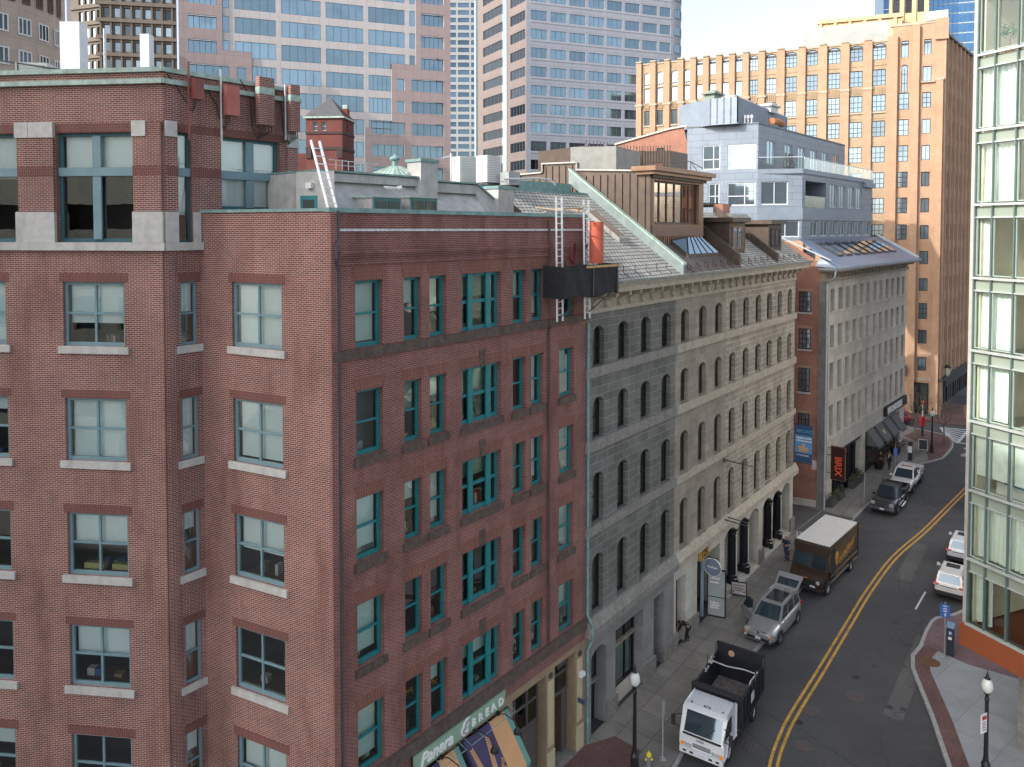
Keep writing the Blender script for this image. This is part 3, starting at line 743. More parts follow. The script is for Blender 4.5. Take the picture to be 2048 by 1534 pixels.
# roof-top items of the corner building
def panel_box(name, label, cat, x0, x1, y, z0, z1, d, m, group=None):
    t = MB(); t.box(((x0 + x1) / 2, y, (z0 + z1) / 2), (x1 - x0, d, z1 - z0)); o = t.build(name, m, None, bevel=.03); return tag(o, label, cat, group)
WPANEL = plain('white_fibreglass', (.70, .74, .77), .4, var=.04)
panel_box('antenna_shroud', 'tall wide white box-shaped aerial shroud on the corner roof', 'antenna shroud', -17.75, -16.98, 30, 28.9, 32.15, .6, WPANEL, 'white shrouds on the corner roof')
panel_box('antenna_shroud', 'slim shorter white aerial shroud near the roof corner', 'antenna shroud', -14.66, -14.3, 30, 28.9, 31.7, .4, WPANEL, 'white shrouds on the corner roof')
mb = MB(); mb.tube([(-16.15, 30, 28.9), (-16.15, 30, 31.95)], .055, 8); tag(mb.build('roof_pole', GALV), 'bare galvanised pole between the two white shrouds', 'pole')
def ac_unit(label, x, y, z, w, d, h, rz, m, group):
    t = thing('air_conditioner', label, 'air conditioner', (x, y, z), rz, group)
    mb = MB(); M = Matrix.Translation((x, y, z)) @ Matrix.Rotation(rz, 4, 'Z')
    def tb(c, dd, mi=0):
        q = MB(); q.box(c, dd); mb.add([M @ Vector(p) for p in q.v], q.f, mi)
    tb((0, 0, h / 2), (w, d, h)); mb.build('cabinet', m, t, bevel=.02)
    mb = MB()
    for k in range(int(h / .09) - 1): tb((0, -d / 2 - .008, .1 + k * .09), (w * .84, .012, .035))
    mb.build('louvre', plain('louvre_grey', (.42, .44, .44), .5), t)
    mb = MB(); M0 = M
    for r in (.32 * min(w, d) * 1.2, .2 * min(w, d)):
        mb.lathe(M @ Vector((0, 0, h)), [(r, 0), (r, .03), (r * .9, .03), (r * .9, 0)], 16)
    mb.build('fan_guard', DARK_GREY, t)
    mb = MB()
    for s in (-.4, .4): tb((w * s, 0, -.06), (.08, d, .12))
    mb.build('foot', DARK_GREY, t)
    return t
ACW = plain('ac_offwhite', (.60, .62, .58), .5, var=.06)
ACG = plain('ac_grey', (.33, .35, .36), .5, var=.08)
ac_unit('louvred off-white air conditioner beside the wide white shroud', -16.9, 26.9, 29.1, 1.05, .8, .75, .1, ACW, 'air conditioners on the corner roof')
ac_unit('lower louvred air conditioner nearest the wide white shroud', -15.95, 27.1, 29.1, .9, .8, .55, .1, ACW, 'air conditioners on the corner roof')
ac_unit('small dark grey condenser tucked behind the louvred units', -17.9, 28.2, 29.1, .5, .6, 1.0, .1, ACG, 'air conditioners on the corner roof')
mb = MB(); mb.bar((-18.6, 26.4, 30.0), (-15.4, 26.6, 29.55), .05); mb.bar((-18.6, 26.4, 29.5), (-15.4, 26.6, 29.5), .05)
for x in (-18.2, -17.3, -16.2, -15.6): mb.bar((x, 26.45, 29.0), (x, 26.45, 30.0 - (x + 18.6) * .14), .04)
tag(mb.build('cable_tray', DARK_GREY), 'dark cable tray running past the air conditioners on the corner roof', 'cable tray')
ANT_RED = plain('red_brown_antenna', (.23, .06, .05), .5); ANT_PINK = plain('faded_red_antenna', (.42, .125, .105), .55)
CABLE = plain('black_cable', (.01, .01, .012), .6)
def antenna(label, u, w, z0, z1, m, brick, pole):
    t = thing('roof_antenna', label, 'antenna', FC.P(u, -.3, z0), FC.rot(), 'aerials along the corner parapet')
    mb = MB(); FC.box(mb, u - w / 2, u + w / 2, -.55, -.28, z0, z1); mb.build('panel', m, t, bevel=.03)
    mb = MB(); FC.box(mb, u - .04, u + .04, -.28, .02, z0 + .2, z0 + .28); FC.box(mb, u - .04, u + .04, -.28, .02, z1 - .35, z1 - .27); mb.build('bracket', GALV, t)
    if pole: 
        mb = MB(); mb.tube([FC.P(u - w / 2 - .08, -.3, z0 - pole[0]), FC.P(u - w / 2 - .08, -.3, z1 + pole[1])], .04, 8); mb.build('pole', pole[2], t)
    mb = MB(); rr = random.Random(int(u * 100))
    for k in range(5 if brick else 2):
        x = u - w / 2 + w * (k + .5) / 5
        mb.tube([FC.P(x, -.42, z0), FC.P(x, -.42, z0 - .22), FC.P(u - w / 2 + .02, -.35, z0 - .42 - rr.random() * .15), FC.P(u - w / 2 - .1, -.2, z0 - .1), FC.P(u - w / 2 - .14, -.12, z1 - .7), FC.P(u - w / 2 - .5, -.1, z1 - .15), FC.P(u - w / 2 - .8, .1, 29.45)], .018, 5)
    mb.build('cable', CABLE, t)
    if brick:
        mb = MB(); FC.box(mb, u - w / 2 - .006, u + w / 2 + .006, -.556, -.274, z1 - .62, z1 - .38); mb.build('painted_band', COPPER_PALE, t)
antenna('small dark red panel aerial on a red conduit at the brick parapet', -.28, .34, 28.45, 29.15, ANT_RED, False, (1.4, .55, ANT_RED))
antenna('flat faded-red panel aerial on a galvanised pole in front of the parapet', .98, .5, 28.05, 29.1, ANT_PINK, False, (.95, .55, GALV))
antenna('broad aerial shroud painted as brick with a green band', 2.33, .62, 27.85, 29.6, BRICK_NEW, True, None)
antenna('narrow aerial shroud painted as brick at the far end of the parapet', 3.55, .4, 27.75, 29.5, BRICK_NEW, True, (.35, 0, GALV))

# ================================================================== older red brick building with teal windows and the bakery shop
Mb = thing('teal_window_building', 'old red brick building with teal windows, brownstone sills and a bakery shopfront', 'building', FM.P(0, 0, gz(-5.8, 23.9)), FM.rot())
UC = {'w1': (1.03, 2.21), 'pa': (3.17, 4.03), 'pb': (4.43, 5.30), 'wide': (6.13, 8.45), 'pc': (9.22, 10.08), 'pd': (10.46, 11.34), 'w7': (12.50, 13.64)}
FLO = [(20.05, 22.30, .5), (16.40, 18.62, .45), (12.85, 15.02, .45), (9.25, 11.42, .45), (5.52, 7.80, .45)]
holes = [(u[0], u[1], a, b) for (a, b, _) in FLO for u in UC.values()]
shop = [(9.2, 11.55, -.6, 4.12), (12.2, 13.85, -.6, 4.2)]
mb = MB(); wall(mb, FM, 0, 14.62, 4.45, 24.55, holes, .26)
FMend = Fr(FM.P(14.62)[:2], (-.7714, .6363)); wall(mb, FMend, 0, 10, 18, 24.55)
for z, v in ((23.05, .05), (23.13, .1), (23.21, .15)): FM.box(mb, .32, 14.6, -v, -.002, z, z + (.08 if z < 23.2 else .1))
FM.box(mb, .32, 14.6, -.05, -.002, 22.83, 22.92)
mb.build('wall', BRICK_OLD, Mb)
mb = MB(); FM.box(mb, 0, .24, -.1, 0, ZG, 24.55); FM.box(mb, 11.62, 11.68, -.03, 0, 5, 24.5); mb.build('corner_pilaster', BRICK_OLD, Mb)
mb = MB(); FM.box(mb, -.06, 14.68, -.08, .45, 24.55, 24.7); mb.build('coping', COPPER, Mb)
mb = MB(); FM.box(mb, .25, 14.45, -.05, 0, 23.94, 24.02); mb.build('lead_flashing', plain('white_flashing', (.6, .6, .62), .6, var=.25, scale=8), Mb)
for i, (a, b, lh) in enumerate(FLO):
    for nme, (u0, u1) in UC.items():
        mb = MB(); s = .13 if nme != 'wide' else .22
        FM.poly(mb, [(u0 - .03, b + .002), (u1 + .03, b + .002), (u1 + s, b + lh), (u0 - s, b + lh)], -.012, -.001); mb.build('lintel', BRICK_SPLAY, Mb)
        if i not in (0, 4):
            mb = MB(); FM.box(mb, u0 - .1, u1 + .1, -.09, .27, a - .3, a - .003); mb.build('window_sill', BROWNSTONE, Mb)
        if nme == 'wide' and i > 0:
            mb = MB(); c = (u0 + u1) / 2; FM.poly(mb, [(c - .13, b - .02), (c + .13, b - .02), (c + .17, b + .62), (c - .17, b + .62)], -.05, -.012); mb.build('keystone', BROWNSTONE, Mb)
mb = MB(); FM.box(mb, .02, 14.62, -.12, .27, 19.73, 20.047); mb.build('sill_band', BROWNSTONE, Mb)
mb = MB(); FM.box(mb, .02, 14.66, -.14, .27, 5.03, 5.517); mb.build('lower_sill_band', BROWNSTONE, Mb)
blm = {}
rb = random.Random(11)
for i, (a, b, _) in enumerate(FLO):
    for nme, (u0, u1) in UC.items():
        bd = rb.choice([0, .35, .5, .55, .9, 1, 0, .4]); bm_ = BLIND if rb.random() < .6 else CURTAIN_G
        if nme == 'w1' and i == 0: bd, bm_ = .97, BLIND
        if nme == 'wide':
            w_ = window(Mb, FM, u0, u1, a, b, v=.2, frame=TEAL, pane=GLASS_M, fw=.13, fd=.12, mull=(.27, .73), rail=(.5,), mw=.13, blind=bd, blind_m=bm_)
            mb = MB()
            for m_ in (.27, .73):
                c = u0 + (u1 - u0) * m_; FM.box(mb, c - .13, c + .13, .13, .199, a, b)
            mb.build('mullion_post', TEAL, w_)
        else:
            w_ = window(Mb, FM, u0, u1, a, b, v=.2, frame=TEAL, pane=GLASS_M, fw=.11, fd=.12, rail=(.5,), mw=.07, blind=bd, blind_m=bm_)
mb = MB()
for z in (23.6, 19.6, 16.0, 12.4, 8.8, 5.1, 4.4): FM.box(mb, .3, 14.4, .5, 3.2, z - .22, z)
FM.quad(mb, 3.2, 14.5, -.4, 23, 3.1)
for u in (2.7, 5.7, 8.85, 11.9): FM.box(mb, u - .06, u + .06, .5, 3.1, 0, 23)
mb.build('interior', ROOM, Mb)
mb = MB()
rn = random.Random(9)
for (a, b, _) in FLO:
    for (u0, u1) in UC.values():
        for q in range(2):
            u = u0 + .15 + rn.random() * max(.05, (u1 - u0 - .5)); h = .1 + rn.random() * .35; FM.box(mb, u, u + .08 + rn.random() * .18, .5, .7, a + .06, a + .06 + h, rn.randrange(3))
mb.build('sill_clutter', [plain('paper_white', (1, 1, 1)), plain('leaf_green', (.06, .13, .04)), plain('box_tan', (.35, .25, .12))], Mb)
# ground floor: tan render, cream pilasters, shopfront
TAN = plain('tan_render', (.30, .22, .14), .8, var=.1, scale=3, dirt=.3); CREAMP = plain('cream_pilaster', (.52, .44, .29), .7, var=.08, dirt=.2)
shopw = [(.9, 2.9), (3.7, 5.4), (5.75, 8.4)]
mb = MB(); wall(mb, FM, 0, 14.62, ZG, 4.45, [(u0, u1, ZG, 4.12) for u0, u1 in shopw] + [(9.2, 11.55, ZG, 4.12), (12.2, 13.85, ZG, 4.2)], .55); mb.build('shopfront_wall', TAN, Mb)
mb = MB()
for u in (8.55, 11.66, 13.95): FM.box(mb, u, u + .42, -.03, 0, .75, 3.75)
for u in (8.5, 11.6, 13.9): FM.box(mb, u, u + .56, -.06, 0, ZG, .5)
mb.build('pilaster_panel', CREAMP, Mb)
mb = MB()
for u in (8.77, 11.87, 14.17): mb.disc(FM.P(u, -.02, 3.98), .13, FM.n, .06, 16)
mb.build('roundel', DARK_GREY, Mb)
FRB = plain('grey_brown_frame', (.115, .10, .085), .5, var=.1)
DOORW = plain('varnished_wood_door', (.13, .045, .02), .4, var=.25, scale=5)
window(Mb, FM, 9.2, 11.55, 1.95, 4.12, v=.45, frame=FRB, pane=GLASS_M, fw=.1, fd=.1, mull=(.28, .66), rail=(.5,), mw=.09, name='transom_window')
window(Mb, FM, 12.2, 13.85, 2.3, 4.2, v=.45, frame=FRB, pane=GLASS_M, fw=.1, fd=.1, mull=(.3,), rail=(.5,), mw=.09, name='transom_window')
for u0, u1 in shopw: window(Mb, FM, u0, u1, -.2, 4.1, v=.4, frame=FRB, pane=SHOPGLASS, fw=.09, fd=.1, mull=(.5,), rail=(.7,), mw=.07, name='shop_window')
def door(parent, F, u0, u1, z0, z1, v, m, glass=None, hm=None):
    mb = MB(); F.box(mb, u0, u1, v, v + .07, z0, z1); o = mb.build('door', m, parent)
    if glass:
        mb = MB(); F.box(mb, u0 + .16, u1 - .16, v - .012, v, z0 + .75, z1 - .2); mb.build('door_pane', glass, o)
    mb = MB()
    for zz in ((z0 + .12, z0 + .62),): F.box(mb, u0 + .14, u1 - .14, v - .014, v - .001, zz[0], zz[1])
    mb.build('door_panel', m, o)
    mb = MB(); mb.tube([F.P(u0 + .09, v - .06, z0 + .85), F.P(u0 + .09, v - .06, z0 + 1.25)], .018, 6); mb.bar(F.P(u0 + .09, v - .06, z0 + .9), F.P(u0 + .09, v, z0 + .9), .02); mb.bar(F.P(u0 + .09, v - .06, z0 + 1.2), F.P(u0 + .09, v, z0 + 1.2), .02)
    mb.build('handle', hm or plain('brass', (.5, .32, .1), .3, metal=.9), o); return o
z0 = gz(*FM.P(10)[:2])
door(Mb, FM, 9.3, 10.35, z0, 1.85, .5, DOORW, SHOPGLASS); mb = MB(); FM.box(mb, 10.4, 11.55, .48, .56, z0, 1.94); mb.build('door_surround', FRB, Mb)
mb = MB(); FM.box(mb, 9.62, 9.85, .478, .487, .55, 1.2); tag(mb.build('notice', plain('paper_white', (.6, .6, .55))), 'white paper notice taped inside the bakery-end wooden door', 'notice')
door(Mb, FM, 12.25, 13.4, z0 + .05, 2.2, .75, DOORW); mb = MB(); FM.box(mb, 13.42, 13.85, .5, .8, z0, 2.28); mb.build('door_surround', FRB, Mb)
mb = MB(); FM.box(mb, 12.2, 13.85, -.35, .7, ZG, z0 + .06); mb.build('doorstep', GRANITE_TRIM, Mb)
mb = MB(); FM.box(mb, 13.0, 13.7, .44, .455, 3.55, 4.05); 
for k in range(6): FM.box(mb, 13.0, 13.7, .425, .44, 3.57 + k * .08, 3.6 + k * .08)
mb.build('vent_louvre', FRB, Mb)
mb = MB(); FM.poly(mb, [(14.05, 2.9), (14.4, 2.9), (14.35, 3.1), (14.1, 3.1)], -.22, -.02); tag(mb.build('wall_lamp', WHITE, None), 'small cream wedge lamp on the end pilaster of the tan ground floor', 'wall lamp')
mb = MB(); FM.box(mb, 13.98, 14.02, -.4, -.02, 1.72, 1.95); tag(mb.build('number_plaque', plain('slate_blue_plaque', (.06, .09, .16), .5)), 'small dark blue plaque projecting from the tan end pier', 'plaque')
# downpipes
mb = MB()
for (u, z0_, z1_) in ((11.62, 5.5, 24.4),):
    mb.tube([FM.P(u, -.09, z0_), FM.P(u, -.09, 19.6), FM.P(u, -.17, 19.75), FM.P(u, -.17, 20.1), FM.P(u, -.09, 20.3), FM.P(u, -.09, 22.6), FM.P(u, -.2, 23.1), FM.P(u, -.2, 23.4), FM.P(u, -.09, 23.6), FM.P(u, -.09, z1_)], .055, 8)
tag(mb.build('downpipe', plain('brown_downpipe', (.09, .05, .045), .5)), 'reddish brown downpipe running down the teal-window facade', 'downpipe', 'downpipes')
mb = MB(); u = .3; mb.tube([FM.P(u, -.08, 2), FM.P(u, -.08, 22.6), FM.P(u - .15, -.2, 23.1), FM.P(u - .15, -.2, 23.5), FM.P(u, -.08, 23.7), FM.P(u, -.08, 24.6)], .055, 8)
tag(mb.build('downpipe', DARK_GREY), 'dark downpipe beside the brick building\'s near corner', 'downpipe', 'downpipes')
mb = MB(); u = 14.7; mb.tube([FM.P(u, -.1, 19.6), FM.P(u, -.1, 5.6), FM.P(u + .12, -.3, 5.1), FM.P(u + .12, -.3, 4.4), FM.P(u, -.12, 3.9), FM.P(u, -.12, gz(3.4, 35.1))], .065, 8)
tag(mb.build('downpipe', COPPER), 'green copper downpipe between the brick and the grey granite buildings', 'downpipe', 'downpipes')

# bakery sign, its lamps and awnings
SIGN_GREEN = plain('sage_green_sign', (.27, .40, .30), .5, var=.05); LETTER_W = plain('white_letter', (.82, .82, .80), .4, var=.02)
t = thing('shop_sign', 'long sage green bakery sign with white raised lettering above the awnings', 'shop sign', FM.P(3.5, -.1, 4.41), FM.rot())
mb = MB(); FM.poly(mb, [(3.42, 4.36), (8.40, 4.43), (8.52, 5.0), (3.42, 4.98)], -.2, -.1); mb.build('board', SIGN_GREEN, t)
mb = MB(); FM.poly(mb, [(3.38, 4.33), (8.43, 4.40), (8.56, 5.02), (3.38, 5.01)], -.1, -.07); mb.build('edge', BLACK, t)
mb = MB(); text_mesh(mb, 'Panera', on(FM, 3.68, 4.50, -.2), .62, .3, .05, bold=.008, spacing=.98); text_mesh(mb, 'BREAD', on(FM, 6.42, 4.55, -.2), .42, 0, .05, bold=.006, spacing=1.75); mb.build('lettering', LETTER_W, t)
mb = MB()
for k, (r, zz, uu) in enumerate(((.2, 4.62, 6.02), (.16, 4.84, 6.1))): mb.disc(FM.P(uu, -.215, zz), r, FM.n, .05, 18)
FM.poly(mb, [(6.05, 4.78), (6.3, 4.95), (6.33, 5.03), (6.15, 5.06), (5.98, 4.95)], -.24, -.2)
o = mb.build('emblem', LETTER_W, t)
mb = MB()
for r in (.13, .07):
    for k in range(9):
        a0, a1 = .4 + k * .55, .4 + (k + 1) * .55
        mb.bar(FM.P(6.02 + r * math.cos(a0), -.245, 4.62 + r * math.sin(a0)), FM.P(6.02 + r * math.cos(a1), -.245, 4.62 + r * math.sin(a1)), .022, .012)
for k in range(4): mb.bar(FM.P(6.0 + .05 * k, -.25, 4.8 + .03 * k), FM.P(6.2 + .03 * k, -.25, 4.92 + .03 * k), .018, .012)
mb.build('emblem_stroke', BLACK, o)
AW_P = plain('awning_purple', (.06, .05, .12), .8, var=.08); AW_O = plain('awning_peach', (.60, .33, .16), .8, var=.06); AW_T = plain('awning_teal', (.12, .28, .26), .8, var=.06)
def awning(u0, u1, label):
    t = thing('awning', label, 'awning', FM.P(u0, -.1, 4.0), FM.rot(), 'bakery awnings')
    za, zb, va, vb = 4.12, 2.45, -.12, -1.35; W = u1 - u0
    P = lambda a, b, o=0: FM.P(u0 + W * a, va + (vb - va) * b - o * .8, za + (zb - za) * b + o * .6)
    mb = MB()
    for (a0, a1, mi) in ((0, .56, 0), (.56, .9, 1), (.9, 1, 2)):
        mb.face([P(a0, 0), P(a1, 0), P(a1, 1), P(a0, 1)][::-1], mi=mi)
        mb.face([P(a0, 0, -.01), P(a1, 0, -.01), P(a1, 1, -.01), P(a0, 1, -.01)], mi=mi)
        mb.face([P(a0, 1), P(a1, 1), FM.P(u0 + W * a1, vb, zb - .18), FM.P(u0 + W * a0, vb, zb - .18)][::-1], mi=mi)
    for a, mi in ((0, 0), (1, 2)): mb.face([P(a, 0), P(a, 1), FM.P(u0 + W * a, va, zb)], mi=mi)
    mb.build('canvas', [AW_P, AW_O, AW_T], t)
    mb = MB(); r_ = random.Random(int(u0 * 10))   # sprays of wheat printed on the cloth
    for (bx, by, ang, L) in ((.30, 1.0, 1.35, .85), (.16, .98, 1.75, .8), (.40, .98, .95, .62), (.05, .95, 1.95, .6), (.44, .8, .5, .38)):
        n = 17
        for k in range(n):
            f = .18 + .82 * k / n; cx, cy = bx + math.cos(ang) * L * f * .62, by - math.sin(ang) * L * f
            for s in (-1, 1):
                a2 = ang + s * .75; l = .1 * (1.1 - .45 * f)
                ax, ay = cx + math.cos(a2) * l * .7, cy - math.sin(a2) * l
                nx, ny = math.sin(ang) * .022, math.cos(ang) * .03
                q = [(cx, cy), ((cx + ax) / 2 + nx, (cy + ay) / 2 + ny), (ax, ay), ((cx + ax) / 2 - nx, (cy + ay) / 2 - ny)]
                if all(0 < x < .55 and .02 < y < .99 for x, y in q): mb.face([P(x, y, .012) for x, y in q])
    mb.build('wheat_print', AW_O, t)
    mb = MB()
    mb.tube([FM.P(u0, -.55, 4.16), FM.P(u1, -.55, 4.16)], .016, 6)
    for k in range(5): mb.tube([FM.P(u0 + W * k / 4, -.1, 4.3), FM.P(u0 + W * k / 4, -.55, 4.16)], .012, 6)
    mb.build('frame', COPPER, t)
awning(6.05, 8.72, 'bakery awning with purple wheat print and a peach stripe, beside the wooden doors')
awning(3.3, 5.75, 'bakery awning with purple wheat print below the start of the sign\'s lettering')
awning(.6, 2.95, 'bakery awning nearest the brick building\'s front corner, partly out of sight')
def gooseneck(u, label):
    t = thing('gooseneck_lamp', label, 'sign lamp', FM.P(u, -.1, 4.35), FM.rot(), 'black gooseneck lamps over the bakery awnings')
    mb = MB(); mb.disc(FM.P(u, -.22, 4.3), .09, FM.n, .12, 12); mb.build('mount', BLACK, t)
    mb = MB(); mb.tube([FM.P(u, -.25, 4.3), FM.P(u, -.6, 4.42), FM.P(u + .05, -1.1, 4.3), FM.P(u + .05, -1.2, 4.1)], .022, 6); mb.build('arm', BLACK, t)
    mb = MB(); c = FM.P(u + .05, -1.2, 3.88); mb.lathe(c, [(.17, 0), (.15, .1), (.07, .2), (.03, .26)], 14); mb.build('lamp_shade', BLACK, t)
gooseneck(8.0, 'black gooseneck lamp under the sign\'s last letter'); gooseneck(6.6, 'black gooseneck lamp under the sign\'s middle, over the wheat print'); gooseneck(4.75, 'black gooseneck lamp under the sign\'s first word')
# ================================================================== roofs behind the brick parapet
t = thing('stucco_roof_house', 'low grey stucco rooftop storey with sloping wall, dormer strips and chimneys behind the parapet', 'rooftop house', FM.P(3, 3, 23.7), FM.rot())
mb = MB(); mb.slab([FM.P(.3, .44)[:2], FM.P(14.55, .44)[:2], FM.P(14.55, 11)[:2], FM.P(-.5, 11)[:2], FL2.P(.4, .4)[:2]], 23.5, 23.75); mb.build('deck', DARK_GREY, t)
mb = MB()
prof = [(1.25, 23.85), (2.95, 25.74), (2.72, 25.75), (2.72, 26.06), (9.5, 26.08), (9.5, 23.85)]
def run(mb, u0, u1, pr, mi=0):
    n = len(pr)
    for i in range(n):
        a, b = pr[i], pr[(i + 1) % n]
        mb.face([FM.P(u0, a[0], a[1]), FM.P(u1, a[0], a[1]), FM.P(u1, b[0], b[1]), FM.P(u0, b[0], b[1])], mi=mi)
    mb.face([FM.P(u0, *p) for p in pr[::-1]], mi=mi); mb.face([FM.P(u1, *p) for p in pr], mi=mi)
run(mb, 1.5, 7.4, prof)
run(mb, 7.4, 9.97, [(1.3, 23.85), (2.9, 25.55), (2.7, 25.56), (2.7, 25.95), (9.5, 25.98), (9.5, 23.75)])
for k in range(6):
    a = 9.97 + k * .19; z = 25.95 - k * .105; run(mb, a, a + .19, [(2.0, 23.75), (2.7, z - .3), (2.7, z), (6, z), (6, 23.75)])
FLs = Fr(FM.P(1.5, 1.9)[:2], (-.89918, .43758)); 
mb.hexa([FM.P(1.55, 1.75, 23.75), FM.P(1.55, 4, 23.75), (FLs.P(1.55, -2)[0], FLs.P(1.55, -2)[1], 23.75), (FLs.P(1.55, 0)[0], FLs.P(1.55, 0)[1], 23.75),
         FM.P(1.55, 1.75, 26.05), FM.P(1.55, 4, 26.05), (FLs.P(1.55, -2)[0], FLs.P(1.55, -2)[1], 26.05), (FLs.P(1.55, 0)[0], FLs.P(1.55, 0)[1], 26.05)])
mb.build('wall', STUCCO, t)
mb = MB(); FM.box(mb, 1.5, 7.4, 2.6, 9.5, 26.085, 26.15); FM.box(mb, 7.4, 9.97, 2.6, 9.5, 25.985, 26.05)
mb.hexa([FM.P(9.97, 2.62, 25.98), FM.P(11.1, 2.62, 25.36), FM.P(11.1, 6, 25.36), FM.P(9.97, 6, 25.98), FM.P(9.97, 2.62, 26.05), FM.P(11.1, 2.62, 25.43), FM.P(11.1, 6, 25.43), FM.P(9.97, 6, 26.05)])
mb.build('roof_edge', COPPER, t)
for (u0, u1, z1) in ((2.9, 4.3, 25.15), (4.7, 6.2, 25.2)):
    mb = MB(); FM.box(mb, u0, u1, 1.35, 2.7, 23.75, z1); w_ = mb.build('dormer', STUCCO, t)
    mb = MB(); FM.box(mb, u0 - .06, u1 + .06, 1.25, 2.6, z1, z1 + .04); mb.build('dormer_roof', COPPER_PALE, w_)
    mb = MB(); FM.box(mb, u0 + .08, u1 - .08, 1.3, 1.35, 24.0, z1 - .04); mb.build('window', TEAL, w_)
    mb = MB(); 
    for k in (0, 1): a = u0 + .14 + k * (u1 - u0 - .2) / 2; FM.box(mb, a, a + (u1 - u0 - .36) / 2, 1.28, 1.3, 24.1, z1 - .1)
    mb.build('pane', SHOPGLASS, w_)
for (u0, u1, v0, v1, z1) in ((6.4, 7.35, 2.5, 3.3, 26.75), (11.1, 12.2, 2.4, 3.2, 25.85)):
    mb = MB(); FM.box(mb, u0, u1, v0, v1, 23.75, z1); c = mb.build('chimney', STUCCO, t)
    mb = MB(); FM.box(mb, u0 - .06, u1 + .06, v0 - .06, v1 + .06, z1, z1 + .12); mb.build('chimney_cap', COPPER, c)
mb = MB(); FLs.box(mb, .6, 1.35, -.03, .02, 23.75, 25.2); dr = mb.build('door', TEAL, t)
mb = MB(); FLs.box(mb, .72, 1.22, .02, .03, 24.4, 25.05); mb.build('door_pane', SHOPGLASS, dr)
mb = MB(); FLs.box(mb, .75, 1.0, .0, .14, 25.45, 25.65); mb.build('lamp', WHITE, t)
mb = MB(); a, b = Vector(FM.P(4.2, 2.2, 25.62)), Vector(FM.P(4.75, 1.95, 25.58)); mb.bar(a, b, .07); mb.bar(FM.P(4.55, 2.55, 25.6), FM.P(4.6, 1.95, 25.58), .05); mb.disc(b, .09, (1, 0, .2), .2, 10)
tag(mb.build('floodlight', WHITE), 'white twin floodlight on the grey stucco slope above the dormers', 'floodlight')
mb = MB()
for k in range(6): mb.bar(FM.P(2.2 + k * .28, 2.5, 26.16), FM.P(2.2 + k * .28, 2.5, 26.5), .025)
mb.bar(FM.P(1.9, 2.5, 26.5), FM.P(4.2, 2.5, 26.48), .03); mb.bar(FM.P(1.9, 2.5, 26.33), FM.P(4.2, 2.5, 26.31), .025)
tag(mb.build('guard_rail', GALV), 'thin pale guard rail on the stucco rooftop edge', 'rail')
# cupola
t = thing('roof_cupola', 'pale green copper hipped cupola with round finial on the stucco roof', 'cupola', (-5.6, 36, 26.1), FM.rot())
mb = MB(); R_ = lambda a, b, z: (-5.6 + a * .636 - b * .771, 36 + a * .771 + b * .636, z)
h = 1.35
for (a, b) in (((-h, -h), (h, -h)), ((h, -h), (h, h)), ((h, h), (-h, h)), ((-h, h), (-h, -h))):
    mb.face([R_(*a, 26.35), R_(*b, 26.35), R_(b[0] * .18, b[1] * .18, 27.0), R_(a[0] * .18, a[1] * .18, 27.0)])
    for k in range(1, 6):
        f = k / 6; p = (a[0] + (b[0] - a[0]) * f, a[1] + (b[1] - a[1]) * f); mb.bar(R_(*p, 26.36), R_(p[0] * .18, p[1] * .18, 27.01), .035)
mb.build('roof', COPPER_PALE, t)
mb = MB(); mb.lathe((-5.6, 36, 26.95), [(.16, 0), (.13, .35), (.24, .37), (.26, .42), (.22, .5), (.08, .58), (.02, .66)], 14); mb.build('finial', COPPER, t, smooth=False)
mb = MB(); mb.slab([R_(-h - .05, -h - .05, 0)[:2], R_(h + .05, -h - .05, 0)[:2], R_(h + .05, h + .05, 0)[:2], R_(-h - .05, h + .05, 0)[:2]], 26.05, 26.35); mb.build('kerb', DARK_GREY, t)
mb = MB()
for a in (-1.75, 1.75):
    mb.box(R_(a * .5 - 1.3, 2.4 + a * .1, 26.45), (1.0, .7, .35))
tag(mb.build('parapet_block', BRICK_DARK), 'pair of low dark brick parapet blocks behind the green cupola', 'parapet')
# roof plant on the flat roofs
mb = MB(); mb.tube([(-3.24, 40, 26.3), (-3.24, 40, 28.05)], .05, 8); mb.tube([(-3.24, 40, 27.9), (-3.75, 40, 27.75)], .04, 6); tag(mb.build('vent_pipe', ALU), 'thin white vent pipe with a side arm near the chimney', 'vent pipe')
ac_unit('rusty white rooftop air conditioner stack, nearest the vent pipe', -2.35, 40.4, 26.5, 1.5, 1.1, 1.35, .5, ACW, 'air conditioners on the middle roof')
ac_unit('tall clean white twin-fan air conditioner on the middle roof', -1.2, 38.6, 26.4, 1.0, .8, 1.35, .8, WHITE, 'air conditioners on the middle roof')
ac_unit('low grey condenser to one side of the tall white unit', -.1, 38.3, 26.25, .75, .7, .65, .7, ACG, 'air conditioners on the middle roof')
mb = MB(); mb.tube([(-.4, 37.6, 26.5), (1.4, 38.6, 26.62), (2.0, 38.9, 26.55), (2.25, 39.0, 26.3)], .05, 6); mb.tube([(-.6, 37.7, 26.4), (.9, 38.5, 26.5)], .03, 6)
tag(mb.build('conduit', ALU), 'bent pale conduit lying along the slate roof\'s ridge', 'conduit')
